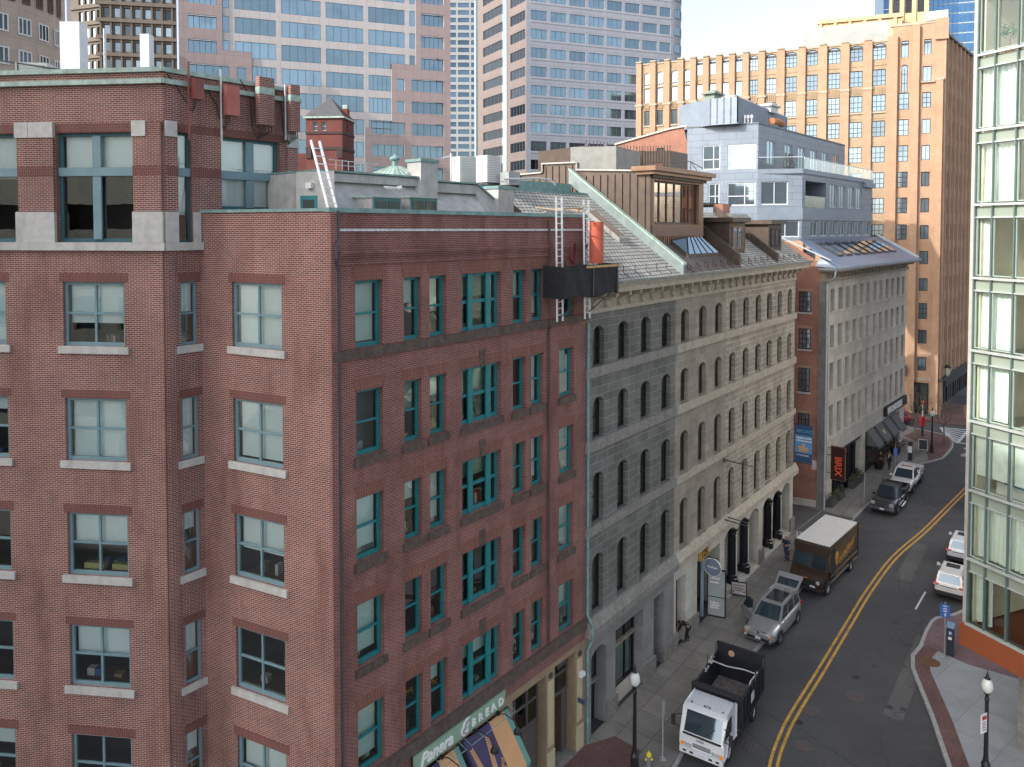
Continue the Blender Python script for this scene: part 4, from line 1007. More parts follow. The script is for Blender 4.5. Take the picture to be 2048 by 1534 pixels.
# small red tower with pyramid roof
t = thing('brick_tower', 'small dark red brick tower with pyramid slate roof rising behind the rooftops', 'tower', (-13.7, 56.4, 22), -.12)
FT = Fr((-15.05, 55.1), (math.cos(-.1), math.sin(-.1))); W = 2.72
FTr = Fr(FT.P(W)[:2], (-FT.n.x, -FT.n.y)); FTl = Fr(FT.P(0, W)[:2], (FT.n.x, FT.n.y))
mb = MB(); wall(mb, FT, 0, W, 22, 32.1, [(.5, .85, 31.2, 31.85), (1.15, 1.5, 31.2, 31.85)], .15); wall(mb, FTr, 0, W, 22, 32.1, [(.9, 1.25, 31.2, 31.8)], .15); wall(mb, FTl, 0, W, 22, 32.1); mb.build('wall', BRICK_DARK, t)
for z, hh in ((30.95, .18), (29.8, .22)):
    mb = MB(); FT.box(mb, -.05, W + .05, -.06, 0, z, z + hh); FTr.box(mb, 0, W, -.06, 0, z, z + hh); mb.build('stone_band', plain('dark_stone_band', (.05, .03, .03), .8), t)
mb = MB()
for u in (.0, W - .4): FT.box(mb, u, u + .4, -.1, 0, 29.2, 29.8)
mb.build('corbel', plain('dark_stone_band', (.05, .03, .03), .8), t)
for F, a, b in ((FT, .5, .85), (FT, 1.15, 1.5), (FTr, .9, 1.25)): window(t, F, a, b, 31.2, 31.85, v=.1, frame=WHITE, pane=SKYGLASS, fw=.03, fd=.05, rail=(.5,), mw=.03)
mb = MB(); ap = FT.P(W / 2, W / 2, 33.85); cs = [FT.P(-.12, -.12, 32.22), FT.P(W + .12, -.12, 32.22), FT.P(W + .12, W + .12, 32.22), FT.P(-.12, W + .12, 32.22)]
for k in range(4): mb.face([cs[k], cs[(k + 1) % 4], ap])
mb.build('roof', plain('dark_slate', (.085, .088, .095), .7, var=.3, scale=6), t)
mb = MB(); FT.box(mb, -.16, W + .16, -.16, W + .16, 32.1, 32.22); mb.build('gutter', COPPER_PALE, t)
mb = MB(); FT.box(mb, W - .35, W + .1, .9, 1.4, 32, 32.9); mb.build('chimney', BRICK_DARK, t)
mb = MB(); FT.box(mb, W - .3, W + .05, .95, 1.35, 32.9, 33.2); mb.build('chimney_cap', COPPER_PALE, t)
mb = MB(); mb.box((-15.6, 56, 28), (1.5, 1, 3.2)); tag(mb.build('parapet_wall', BRICK_DARK), 'stub of brown brick parapet beside the pyramid-roofed tower', 'wall')

# ladders, hoist platform and rolled tube at the parapet
def ladder(label, a, b, along, wdt, name='ladder', step=.3, mats=(ALU, ALU), group='ladders'):
    t = thing(name, label, 'ladder', a, 0, group)
    A_, B_ = Vector(a), Vector(b); al = Vector(along).normalized() * (wdt / 2)
    for s in (-1, 1):
        mb = MB(); mb.bar(A_ + al * s, B_ + al * s, .045, .08); mb.build('rail', mats[0], t)
    mb = MB(); L = (B_ - A_).length; n = int(L / step)
    for k in range(1, n + 1):
        c = A_ + (B_ - A_) * (k / (n + 1)); mb.bar(c - al, c + al, .035)
    mb.build('rung', mats[1], t)
    return t
ladder('aluminium ladder leaning on the stucco rooftop house', FM.P(.55, .5, 24.6), FM.P(.45, 1.3, 26.95), FM.d, .34)
l1 = ladder('long aluminium ladder hung down the brick front, passing the black netting', FM.P(11.85, -.5, 19.98), FM.P(11.75, -.5, 25.4), FM.d, .42)
l2 = ladder('aluminium ladder at the brick building\'s far edge, behind the red tube', FM.P(14.0, -.5, 19.9), FM.P(13.85, -.5, 25.35), FM.d, .4)
mb = MB()
mb.bar(FM.P(12.1, -.5, 24.9), FM.P(13.6, -.5, 24.95), .06); mb.bar(FM.P(12.1, -.5, 24.85), FM.P(12.3, 1.2, 25.0), .05); mb.bar(FM.P(13.6, -.5, 24.85), FM.P(13.9, 1.2, 25.0), .05); mb.bar(FM.P(13.1, -.5, 24.75), FM.P(13.7, -.5, 25.1), .05); mb.bar(FM.P(12.2, .6, 24.8), FM.P(13.6, .6, 24.8), .16, .05)
tag(mb.build('ladder_bracket', plain('worn_timber', (.40, .29, .18), .8)), 'timber and strap brace tying the two hung ladders over the parapet', 'brace')
t = thing('netted_work_platform', 'black netted work platform slung between two ladders at the brick building\'s edge', 'work platform', FM.P(11, -.5, 21.2), FM.rot())
NET = plain('black_debris_net', (.012, .013, .018), .8, var=.4, scale=3)
mb = MB(); FM.box(mb, 11.1, 15.2, -1.3, -.55, 21.25, 21.33); mb.build('deck', plain('plank', (.32, .21, .11), .8), t)
mb = MB(); nx, nz = 26, 8
def netp(k, j, v):
    u = 10.95 + 4.3 * k / nx; f = j / nz; topz = 22.5 - .10 * math.sin(k * .6) * (1 if k < 8 else .2) - .1 * (k / nx) + (.2 if k < 1 else 0)
    z = 21.05 + (topz - 21.05) * f; return FM.P(u, v + .018 * math.sin(k * 1.1 + j * .6), z + (.07 * math.sin(k * .35) if j == 0 else 0))
vs = []; fs = []
for j in range(nz + 1):
    for k in range(nx + 1): vs.append(netp(k, j, -1.38))
for j in range(nz):
    for k in range(nx): a = j * (nx + 1) + k; fs.append((a, a + 1, a + nx + 2, a + nx + 1))
mb.add(vs, fs)
for (u, ) in ((10.95,), (15.25,)):
    mb.face([FM.P(u, -1.38, 21.05), FM.P(u, -.25, 21.05), FM.P(u, -.25, 22.45), FM.P(u, -1.38, 22.4)])
mb.face([FM.P(10.95, -1.36, 21.1), FM.P(15.25, -1.36, 21.1), FM.P(15.25, -.3, 21.12), FM.P(10.95, -.3, 21.12)])
mb.build('netting', NET, t, smooth=True)
mb = MB(); FM.box(mb, 12.6, 15.3, -1.44, -1.38, 22.3, 22.4); mb.build('toe_board', plain('plank_yellow', (.50, .32, .14), .7), t)
mb = MB()
for u in (13.1, 15.1): mb.bar(FM.P(u, -1.42, 21.1), FM.P(u, -1.42, 22.5), .05)
mb.bar(FM.P(15.0, -1.3, 21.2), FM.P(14.1, -.5, 20.2), .04); mb.bar(FM.P(12.9, -1.3, 21.2), FM.P(12.0, -.5, 20.2), .04)
mb.build('post', DARK_GREY, t)
mb = MB(); mb.tube([FM.P(14.35, -.75, 22.45), FM.P(14.35, -.75, 24.35)], .33, 20); tag(mb.build('rolled_tube', plain('orange_red_roll', (.50, .105, .06), .6, var=.06, scale=1), None, smooth=False), 'upright orange-red roll standing on the netted platform', 'roll')
mb = MB()
for k in range(3): 
    pts = [FM.P(13.35 + .22 * math.cos(a) * (1 - .1 * k), -.12 - .04 * k, 22.95 + .45 * math.sin(a)) for a in [x * math.pi / 8 for x in range(17)]]; mb.tube(pts, .025, 6)
tag(mb.build('coiled_hose', plain('dull_red_hose', (.22, .05, .045), .6)), 'coil of dull red hose hanging on the brick beside the orange-red roll', 'hose')

# ================================================================== grey granite warehouse, arched windows
G = thing('granite_warehouse', 'long grey granite warehouse with arched windows, bracketed cornice and slate roof', 'building', FG.P(0, 2, -.6), FG.rot())
GW = [(.65, 1.71), (3.04, 4.11), (5.43, 6.51), (7.83, 8.97), (10.25, 11.33), (12.73, 13.83), (15.13, 16.25), (17.49, 18.52), (19.86, 20.92), (22.21, 23.31), (24.49, 25.6), (26.81, 27.83), (29.12, 30.14)]
GR = [(17.42, 19.36), (13.9, 15.9), (9.75, 12.22), (5.35, 8.22)]
gh = [(a, b, z0, z1, .3, .34) for (z0, z1) in GR for (a, b) in GW]
for (u0, u1, m) in ((0, 9.55, ASHLAR1), (9.55, 16.85, ASHLAR2), (16.85, 30.9, ASHLAR3)):
    mb = MB(); wall(mb, FG, u0, u1, 4.5, 20.0, gh, .42); mb.build('wall', m, G)
FGend = Fr(FG.P(30.9)[:2], (-.787, .617)); mb = MB(); wall(mb, FGend, 0, 14, -1, 20.8); mb.build('end_wall', BRICK_SIDE, G)
GLASSD = clear_glass('dark_sash_glass', (.5, .6, .56), .12, .15)
rg = random.Random(21)
for (z0, z1) in GR:
    for k, (a, b) in enumerate(GW):
        br = k >= 4
        window(G, FG, a, b, z0, z1, v=.27, frame=plain('brown_sash', (.06, .047, .04), .5) if br else BLACK, pane=GLASSD, fw=.07, fd=.06, rail=(.48,), mw=.06, arch=.3, blind=rg.choice([.95, 1, .6, 1]) if not br else rg.choice([.3, .5, .9, .4]), blind_m=CURTAIN_G, curtain_v=.15)
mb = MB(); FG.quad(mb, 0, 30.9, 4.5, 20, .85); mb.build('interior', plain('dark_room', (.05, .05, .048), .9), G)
for (z0, z1, v, uu) in ((16.93, 17.41, .14, None), (13.38, 13.89, .14, None), (9.3, 9.74, .14, None)):
    for (u0, u1, m) in ((.05, 9.55, GRANITE_TRIM), (9.55, 30.95, GRANITE_TRIM2)):
        mb = MB(); FG.box(mb, u0, u1, -v, -.002, z0, z1); mb.build('string_course', m, G)
for (u0, u1, m) in ((.05, 9.55, GRANITE_TRIM), (9.55, 31.2, GRANITE_TRIM2)):
    mb = MB(); FG.box(mb, u0, u1, -.34, -.002, 4.5, 4.85); mb.hexa([FG.P(u0, -.34, 4.85), FG.P(u1, -.34, 4.85), FG.P(u1, 0, 4.85), FG.P(u0, 0, 4.85), FG.P(u0, -.1, 5.3), FG.P(u1, -.1, 5.3), FG.P(u1, 0, 5.3), FG.P(u0, 0, 5.3)]); mb.build('shop_cornice', m, G)
for (z0, z1) in GR:
    for (a, b) in GW: mb = MB(); FG.box(mb, a - .02, b + .02, -.1, .3, z0 - .1, z0 - .004); mb.build('window_sill', GRANITE_TRIM, G)
# cornice: frieze, eave slab, brackets, gutter
mb = MB(); FG.box(mb, 0, 30.95, -.1, 0, 20.0, 20.22); FG.box(mb, 0, 30.95, -.03, .3, 20.22, 21.0); FG.box(mb, -.1, 31.6, -.95, .3, 21.0, 21.3); FG.box(mb, -.15, 31.7, -1.05, .2, 21.3, 21.42); mb.build('cornice', GRANITE_TRIM2, G)
mb = MB(); FG.box(mb, -.15, 31.75, -1.14, -.95, 21.42, 21.55); mb.build('gutter', plain('dull_gutter', (.22, .235, .205), .7, var=.3, scale=3, dirt=.5), G)
prof = [(0, 20.2), (-.16, 20.2), (-.2, 20.3), (-.12, 20.42), (-.14, 20.55), (-.3, 20.68), (-.5, 20.75), (-.68, 20.72), (-.74, 20.8), (-.7, 21.0), (0, 21.0)]
kx = 0
for (a, b) in GW:
    c = (a + b) / 2
    for du in (-.55, .55):
        u = c + du; mb = MB()
        for i in range(len(prof)):
            p, q = prof[i], prof[(i + 1) % len(prof)]
            mb.face([FG.P(u - .11, *p), FG.P(u + .11, *p), FG.P(u + .11, *q), FG.P(u - .11, *q)][::-1])
        for t_ in tessellate_polygon([[Vector((p[0], p[1], 0)) for p in prof]]):
            mb.face([FG.P(u - .11, *prof[i]) for i in t_]); mb.face([FG.P(u + .11, *prof[i]) for i in t_[::-1]])
        FG.box(mb, u - .16, u + .16, -.8, -.02, 20.98, 21.06)
        mb.build('bracket', GRANITE_TRIM2, G)
# ground floor
ARC = [(17.0, 19.05), (19.2, 21.25), (21.4, 23.3), (24.05, 26.05), (26.2, 28.1), (28.25, 30.15)]
gf = [(.62, 2.05, -1, 3.55, .35, .7), (2.95, 5.85, -1, 3.62, 0, .7), (7.1, 8.3, -1, 3.62, 0, .7), (9.85, 11.15, -1, 3.62, 0, .7), (12.75, 16.25, -1, 3.7, 0, 1.3)] + [(a, b, -1, 4.1, .42, 1.7) for a, b in ARC]
for (u0, u1, m) in ((0, 9.55, GRANITE_BASE), (9.55, 30.9, LIMESTONE)):
    mb = MB(); wall(mb, FG, u0, u1, -1, 4.5, gf, .7); mb.build('shopfront_wall', m, G)
for (a, b) in ((2.05, 2.95), (5.85, 7.1), (8.3, 9.5), (9.6, 9.85), (11.15, 12.75), (16.25, 17.0), (23.3, 24.05), (30.15, 30.95)):
    mb = MB(); FG.box(mb, a - .06, b + .06, -.14, 0, -1, gz(*FG.P((a + b) / 2)[:2]) + .95); mb.build('pier_base', GRANITE_TRIM, G)
z2 = gz(*FG.P(2)[:2])
def shop(u0, u1, zt, v, mull, zr, zs, m=BLACK, pane=None, blind=0):
    w_ = window(G, FG, u0, u1, zs, zt, v=v, frame=m, pane=pane or GLASSD, fw=.1, fd=.1, mull=mull, rail=(zr,), mw=.09, blind=blind, blind_m=BLIND, name='shop_window')
    return w_
shop(2.95, 5.85, 3.6, .55, (.34, .67), .62, z2 + .55, blind=.0)
mb = MB(); FG.box(mb, 3.05, 5.75, .8, .84, z2 + .6, 2.1); mb.build('shop_blind', BLIND, G)
mb = MB(); FG.box(mb, 2.9, 5.9, .3, .66, z2 - .2, z2 + .55); mb.build('stall_riser', LIMESTONE, G)
shop(9.85, 11.15, 3.6, .55, (.5,), .66, z2 + .7)
mb = MB(); FG.box(mb, 9.85, 11.15, .3, .66, z2 - .2, z2 + .7); mb.build('stall_riser', LIMESTONE, G)
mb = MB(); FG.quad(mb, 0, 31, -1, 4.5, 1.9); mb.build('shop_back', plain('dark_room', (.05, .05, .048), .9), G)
window(G, FG, .62, 2.05, 1.5, 3.55, v=.6, frame=BLACK, pane=SHOPGLASS, fw=.08, fd=.08, mull=(.33, .66), rail=(.5,), arch=.35, mw=.05, name='transom_window')
window(G, FG, 7.1, 8.3, 2.05, 3.62, v=.6, frame=BLACK, pane=SHOPGLASS, fw=.08, fd=.08, mull=(.33, .66), rail=(.5,), mw=.05, name='transom_window')
door(G, FG, .7, 1.95, z2, 1.45, .65, BLACK, None, ALU); door(G, FG, 7.18, 8.2, z2 + .1, 2.0, .65, BLACK, None, ALU)
mb = MB()
for (u0, u1, z) in ((.62, 2.05, 1.45), (2.95, 5.85, 2.28), (7.1, 8.3, 2.0)): FG.box(mb, u0, u1, .42, .62, z, z + .12)
mb.build('shop_rail', plain('weathered_rail', (.25, .22, .18), .6), G)
z3 = gz(*FG.P(14)[:2])
shop(12.8, 14.0, 3.6, 1.2, (), .7, z3); window(G, FG, 15.4, 16.2, z3, 3.6, v=1.2, frame=BLACK, pane=SHOPGLASS, fw=.08, fd=.08, rail=(.72,), name='shop_window')
mb = MB(); FG.box(mb, 14.05, 14.2, .2, .35, z3, 3.65); mb.build('door_post', plain('pale_blue_post', (.35, .42, .52), .5), G)
t = thing('open_glass_door', 'black-framed glass door standing open over the pavement at the numbered entrance', 'door', FG.P(14.3, .1, z3), 0)
FD = Fr(FG.P(14.35, .05)[:2], (.93, -.37)); mb = MB()
for (a, b, c, d_) in ((0, .07, z3, 2.75), (1.08, 1.15, z3, 2.75), (.07, 1.08, z3, z3 + .1), (.07, 1.08, 2.65, 2.75), (.07, 1.08, .95, 1.0)): FD.box(mb, a, b, 0, .06, c, d_)
fr_ = mb.build('frame', BLACK, t); mb = MB(); FD.box(mb, .07, 1.08, .02, .03, z3 + .1, 2.65); mb.build('pane', plain('frosted_pane', (.33, .36, .36), .3, var=.1), fr_)
mb = MB()
for k, (z, w_) in enumerate(((2.1, .6), (1.85, .55), (.55, .5), (.4, .6), (.25, .55))):
    for q in range(6): a = .2 + q * w_ / 6; FD.box(mb, a, a + w_ / 9, -.004, .02, z, z + .07 + .03 * ((q * 7 + k) % 3))
mb.build('door_lettering', LETTER_W, t)
t = thing('round_hanging_sign', 'round blue-grey hanging shop sign beside the open glass door', 'sign', FG.P(13.5, -.3, 3.2), FG.rot())
mb = MB(); mb.disc(FG.P(13.9, -.5, 3.1), .55, FG.d, .07, 28); mb.build('board', plain('bluegrey_sign', (.16, .20, .27), .4), t)
mb = MB(); 
for k in range(28):
    a, b = k * math.pi / 14, (k + 1) * math.pi / 14; mb.bar(FG.P(13.9, -.5 + .55 * math.cos(a), 3.1 + .55 * math.sin(a)), FG.P(13.9, -.5 + .55 * math.cos(b), 3.1 + .55 * math.sin(b)), .09, .03)
mb.build('rim', WHITE, t)
mb = MB(); 
for k in range(9): 
    for s in (-1, 1): mb.box(FG.P(13.9 + s * .045, -.8 + k * .075, 3.1 + .03 * math.sin(k * 2)), (.03, .05, .1))
mb.build('sign_lettering', LETTER_W, t); mb = MB(); mb.bar(FG.P(13.9, 0, 3.7), FG.P(13.9, -.9, 3.7), .04); mb.build('hanger', BLACK, t)
t = thing('number_sign', 'golden yellow plate with the house number 125 above the open door', 'sign', FG.P(13.4, 0, 4.0), FG.rot())
mb = MB(); FG.box(mb, 12.85, 14.15, -.16, -.02, 3.74, 4.42); mb.build('plate', plain('golden_plate', (.50, .27, .035), .5, var=.06), t)
mb = MB(); text_mesh(mb, '125', on(FG, 13.02, 3.85, -.16), .62, 0, .02, bold=.01); mb.build('numeral', BLACK, t)
# black cast-iron columns in the arcade
for k, (a, b) in enumerate(ARC):
    c = MB(); zb = gz(*FG.P(a)[:2])
    if k in (0, 1, 3, 4):
        x, y, _ = FG.P(b + .05, .32)
        c.lathe((x, y, zb), [(.42, 0), (.42, .55), (.36, .6), (.33, .75), (.28, .82), (.25, 3.2 - zb), (.27, 3.25 - zb), (.33, 3.4 - zb), (.30, 3.45 - zb), (.36, 3.62 - zb), (.36, 3.7 - zb)], 14)
        for q in range(14):
            an = q * math.pi / 7; c.bar((x + .275 * math.cos(an), y + .275 * math.sin(an), zb + .85), (x + .25 * math.cos(an), y + .25 * math.sin(an), 3.2), .05)
        c.build('column', BLACK_IRON, G)
mb = MB()
for (a, b) in ARC[:]: FG.box(mb, a, b, 1.5, 1.6, -.6, 3.9)
mb.build('arcade_screen', BLACK_IRON, G)
mb = MB()
for (a, b) in ((17.05, 23.25), (24.1, 30.1)): FG.box(mb, a, b, .1, 1.5, -.8, gz(*FG.P((a + b) / 2)[:2]) + .17); FG.box(mb, a, b, -.25, .1, -.8, gz(*FG.P((a + b) / 2)[:2]) + .06)
mb.build('step', LIMESTONE, G)
for k, (a, b) in enumerate(ARC):
    window(G, FG, a + .2, b - .2, .4, 3.3, v=1.42, frame=BLACK, pane=SHOPGLASS, fw=.08, fd=.06, mull=(.5,), rail=(.75,), name='shop_window')
for (u, z, L) in ((17.1, 8.95, 1.9), (16.9, 5.6, 1.6), (17.3, 5.65, 1.6)):
    pass
def flagpole(u, z, L, label):
    mb = MB(); mb.tube([FG.P(u, -.02, z), FG.P(u, -.25, z + .02), FG.P(u + .1, -L, z - .1)], [.05, .045, .025], 8); mb.disc(FG.P(u, -.03, z), .14, FG.n, .08, 12)
    tag(mb.build('bracket_pole', DARK_GREY), label, 'bracket pole', 'empty sign poles on the granite front')
flagpole(16.75, 9.0, 1.9, 'bare iron bracket pole jutting from the granite wall, two floors above the arcade')
flagpole(16.6, 5.15, 1.7, 'nearer of the two iron bracket poles just above the arcade'); flagpole(17.1, 5.15, 1.7, 'farther of the two iron bracket poles just above the arcade')
# banner at the far end of the facade
t = thing('banner', 'vertical blue leasing banner hanging off the granite warehouse\'s far corner', 'banner', FG.P(30.6, -.2, 6), FG.rot())
FBn = Fr(FG.P(30.75, -.15)[:2], (.787, -.617)); BX = 1.35
mb = MB(); FBn.box(mb, 0, BX, 0, .03, 5.55, 8.5); mb.build('cloth', plain('navy_banner', (.025, .07, .17), .7), t)
mb = MB(); FBn.box(mb, .02, BX - .02, -.012, -.001, 6.3, 7.7); mb.build('cloth_panel', plain('light_blue_banner', (.08, .28, .50), .7), t)
mb = MB(); text_mesh(mb, 'BROAD', on(FBn, .12, 7.9, -.001), .38, 0, .01); mb.build('title_lettering', plain('banner_title_blue', (.1, .35, .55), .6), t)
mb = MB(); text_mesh(mb, 'PRIME & NEW', on(FBn, .13, 7.42, -.014), .19, 0, .01, bold=.006); text_mesh(mb, 'OFFICE SPACE', on(FBn, .13, 7.2, -.014), .185, 0, .01, bold=.006); text_mesh(mb, '617.000.0000', on(FBn, .12, 6.05, -.001), .18, 0, .01); mb.build('lettering', LETTER_W, t)
mb = MB()
for k, (a, b, c) in enumerate(((.3, .5, 6.85), (.55, .8, 7.05), (.85, 1.05, 6.75), (.35, 1.05, 6.5))): FBn.box(mb, a, b, -.02, -.012, 6.38, c)
mb.build('picture', plain('banner_orange', (.60, .33, .14), .7), t)
mb = MB()
for z in (5.5, 8.55): mb.bar(FBn.P(-.15, .015, z), FBn.P(BX, .015, z), .04)
mb.build('rod', BLACK, t)
# ---- roof
FGE = Fr(FG.P(0, -.95)[:2], (.61678, .78713)); SL = .733
RZ = lambda v: 21.45 + SL * v
def rp(u, v, o=0): return FGE.P(u, v, RZ(v) + o)
mb = MB()
for (a, b) in ((-.05, 8.5), (17.6, 31.4)):
    mb.face([rp(a, 0), rp(b, 0), rp(b, 6.3 if a < 1 else 5.2), rp(a, 6.3 if a < 1 else 5.2)], [(a, 0), (b, 0), (b, 7.5), (a, 7.5)])
mb.build('slate_roof', SLATE, G)
mb = MB(); mb.face([rp(8.7, 0, .01), rp(17.6, 0, .01), rp(17.6, 4, .01), rp(8.7, 4, .01)]); mb.build('metal_roof', BROWN_METAL, G)
mb = MB(); mb.slab([FGE.P(-.2, 6.3)[:2], FGE.P(31, 6.3)[:2], FGE.P(31, 16)[:2], FGE.P(-6, 16)[:2], FGE.P(-6, 9)[:2]], 25.9, 26.1); mb.build('flat_roof', DARK_GREY, G)
mb = MB(); FGE.box(mb, -.05, 8.5, 6.25, 6.45, RZ(6.25) - .1, RZ(6.25) + .12); FGE.box(mb, -.05, 8.5, 7.4, 7.6, 26.1, 26.75); FGE.box(mb, -.05, 8.5, 6.45, 7.4, 26.1, 26.2); mb.build('ridge_flashing', COPPER, G)
FQ = Fr(FGE.P(9.0)[:2], (-.787, .617))    # perpendicular to the street, u = distance in from the eave
mb = MB()
for (a, b) in ((0, 4.6), (4.6, 7.6)):
    mb.hexa([FGE.P(8.5, a, RZ(a) - .2), FGE.P(8.78, a, RZ(a) - .2), FGE.P(8.78, b, RZ(b) - .2), FGE.P(8.5, b, RZ(b) - .2), FGE.P(8.5, a, RZ(a) + .62), FGE.P(8.78, a, RZ(a) + .62), FGE.P(8.78, b, RZ(b) + .62), FGE.P(8.5, b, RZ(b) + .62)])
mb.build('party_wall', plain('dull_green_metal', (.20, .25, .245), .5, var=.2, dirt=.4), G)
mb = MB(); a, b = -.05, 7.6
mb.hexa([FGE.P(8.44, a, RZ(a) + .62), FGE.P(8.84, a, RZ(a) + .62), FGE.P(8.84, b, RZ(b) + .62), FGE.P(8.44, b, RZ(b) + .62), FGE.P(8.44, a, RZ(a) + .72), FGE.P(8.84, a, RZ(a) + .72), FGE.P(8.84, b, RZ(b) + .72), FGE.P(8.44, b, RZ(b) + .72)]); mb.build('party_wall_coping', COPPER_PALE, G)
def rake(u0, u1, va, vb, hh, name, m):
    mb = MB(); mb.hexa([FGE.P(u0, va, RZ(va) - .2), FGE.P(u1, va, RZ(va) - .2), FGE.P(u1, vb, RZ(vb) - .2), FGE.P(u0, vb, RZ(vb) - .2), FGE.P(u0, va, RZ(va) + hh), FGE.P(u1, va, RZ(va) + hh), FGE.P(u1, vb, RZ(vb) + hh), FGE.P(u0, vb, RZ(vb) + hh)]); return mb.build(name, m, G)
rake(17.4, 17.68, .3, 4.6, .72, 'parapet', BROWN_METAL); rake(24.55, 24.85, .25, 5.0, .62, 'parapet', BROWN_METAL)
mb = MB()
for k in range(10): v = .5 + k * .42; FGE.box(mb, 24.5, 24.55, v, v + .06, RZ(v), RZ(v) + .6)
mb.build('parapet_seam', BROWN_METAL, G)
mb = MB()   # snow guards
for k in range(26):
    u = .5 + k * 1.18
    if 8.7 < u < 9.5 or 17.2 < u < 17.8 or 24.4 < u < 25: continue
    v = .55 if u < 9 else .45; mb.bar(rp(u, v), rp(u, v, .36), .03); mb.bar(rp(u, v, .02), rp(u + (.0 if u < 9 else .3), v - .3, .02), .03)
    if u > 9.4: mb.bar(rp(u, v, .3), rp(u + .55, v - .05, .05), .03)
mb.build('snow_guard', plain('rusty_snow_guard', (.06, .035, .03), .7), G)
mb = MB(); mb.hexa([rp(5.75, 2.45, .02), rp(6.65, 2.45, .02), rp(6.65, 4.6, .02), rp(5.75, 4.6, .02), rp(5.75, 2.45, .3), rp(6.65, 2.45, .3), rp(6.65, 4.6, .3), rp(5.75, 4.6, .3)]); sk = mb.build('roof_hatch', plain('pale_hatch_frame', (.30, .29, .27), .5), G)
mb = MB(); 
for (a, b) in ((5.82, 6.17), (6.23, 6.58)): mb.face([rp(a, 2.55, .31), rp(b, 2.55, .31), rp(b, 4.5, .31), rp(a, 4.5, .31)])
mb.build('pane', plain('dull_brown_pane', (.16, .125, .10), .25), sk)
# faceted glass skylight
mb = MB(); z_ = .02
base = [(11.6, 1.15), (16.2, 1.15), (16.2, 2.25), (11.6, 2.25)]
mb.hexa([rp(*p, -.1) for p in base] + [rp(*p, .22) for p in base]); sk = mb.build('skylight', BROWN_METAL, G)
mb = MB(); r0, r1 = rp(12.8, 1.8, .75), rp(15.0, 1.8, .75); b4 = [rp(*p, .24) for p in base]
for q in ([b4[0], b4[1], r1, r0], [b4[1], b4[2], r1], [b4[2], b4[3], r0, r1], [b4[3], b4[0], r0]): mb.face(q)
mb.build('pane', SKYGLASS, sk)
mb = MB()
for k in range(6):
    f = k / 5; mb.bar(Vector(b4[0]).lerp(Vector(b4[1]), f), Vector(r0).lerp(Vector(r1), f), .06)
for c, r in ((b4[0], r0), (b4[1], r1), (b4[2], r1), (b4[3], r0)): mb.bar(c, r, .07)
mb.build('glazing_bar', BLACK, sk)
# tall glazed dormer tower
t = thing('glazed_roof_dormer', 'tall brown metal dormer with mirror glass front and dentilled cornice on the warehouse roof', 'dormer', FGE.P(12, 2.3, 23), FGE.rot())
FD2 = Fr(FGE.P(0, 2.3)[:2], (.61678, .78713)); FDs = Fr(FGE.P(8.95, 2.3)[:2], (-.787, .617))
mb = MB(); wall(mb, FD2, 8.95, 16.3, 22.8, 27.3, [(9.45, 15.6, 24.3, 26.85)], .35); mb.build('front', BROWN_WARM, t)
mb = MB(); prf = [(0, 22.8), (0, 27.35), (5.0, 27.65), (5.0, 28.1), (7.6, 28.15), (7.6, 27.6), (9.3, 27.55), (10.0, 27.0), (10, 22.8)]
FDm = Fr(FDs.P(10)[:2], (.787, -.617)); FDm.poly(mb, [(10 - a, z) for a, z in prf], 0, .3)
FD2.box(mb, 16.0, 16.3, .02, 6, 22.8, 27.3); mb.build('side_wall', BROWN_METAL, t)
mb = MB()
for k in range(19): a = 10 - .35 - k * .5; zt = 27.25 if k < 10 else (27.95 if k < 15 else 27.3); FDm.box(mb, a, a + .05, -.07, 0, 23 + .3 * k if k < 9 else 26, zt)
mb.build('standing_seam', BROWN_METAL, t)
mb = MB()
pts = [(10 - a, z) for a, z in prf[1:8]]
for i in range(len(pts) - 1): mb.bar(FDm.P(pts[i][0], -.06, pts[i][1]), FDm.P(pts[i + 1][0], -.06, pts[i + 1][1]), .2, .09)
mb.build('coping', plain('pale_metal_coping', (.42, .40, .37), .5), t)
mb = MB(); FD2.box(mb, 8.5, 17.0, -.55, 1.0, 27.35, 27.62); FD2.box(mb, 8.7, 16.8, -.35, .8, 27.15, 27.35); FD2.box(mb, 9.2, 16.6, 1.0, 6, 27.3, 27.45); mb.build('cornice', BROWN_WARM, t)
mb = MB()
for k in range(34): FD2.box(mb, 9.1 + k * .215, 9.21 + k * .215, -.2, 0, 26.97, 27.14)
mb.build('dentil', BROWN_METAL, t)
MIRROR = panel_glass('bronze_mirror_glass', (.62, .52, .44), .02, 1.0, .08, .04)
w_ = window(t, FD2, 9.45, 15.6, 24.3, 26.85, v=.2, frame=plain('dark_brown_frame', (.05, .03, .022), .4), pane=MIRROR, fw=.1, fd=.1, mull=(.17, .33, .5, .67, .83), mw=.09)
mb = MB(); FD2.box(mb, 9.2, 15.9, -.04, 0, 23.65, 24.2)
mb.build('apron', plain('brown_apron', (.20, .11, .085), .5), t)
mb = MB()
for k in range(24): FD2.box(mb, 9.2 + k * .28, 9.26 + k * .28, -.05, 0, 22.8, 23.6)
mb.build('batten', BROWN_WARM, t)
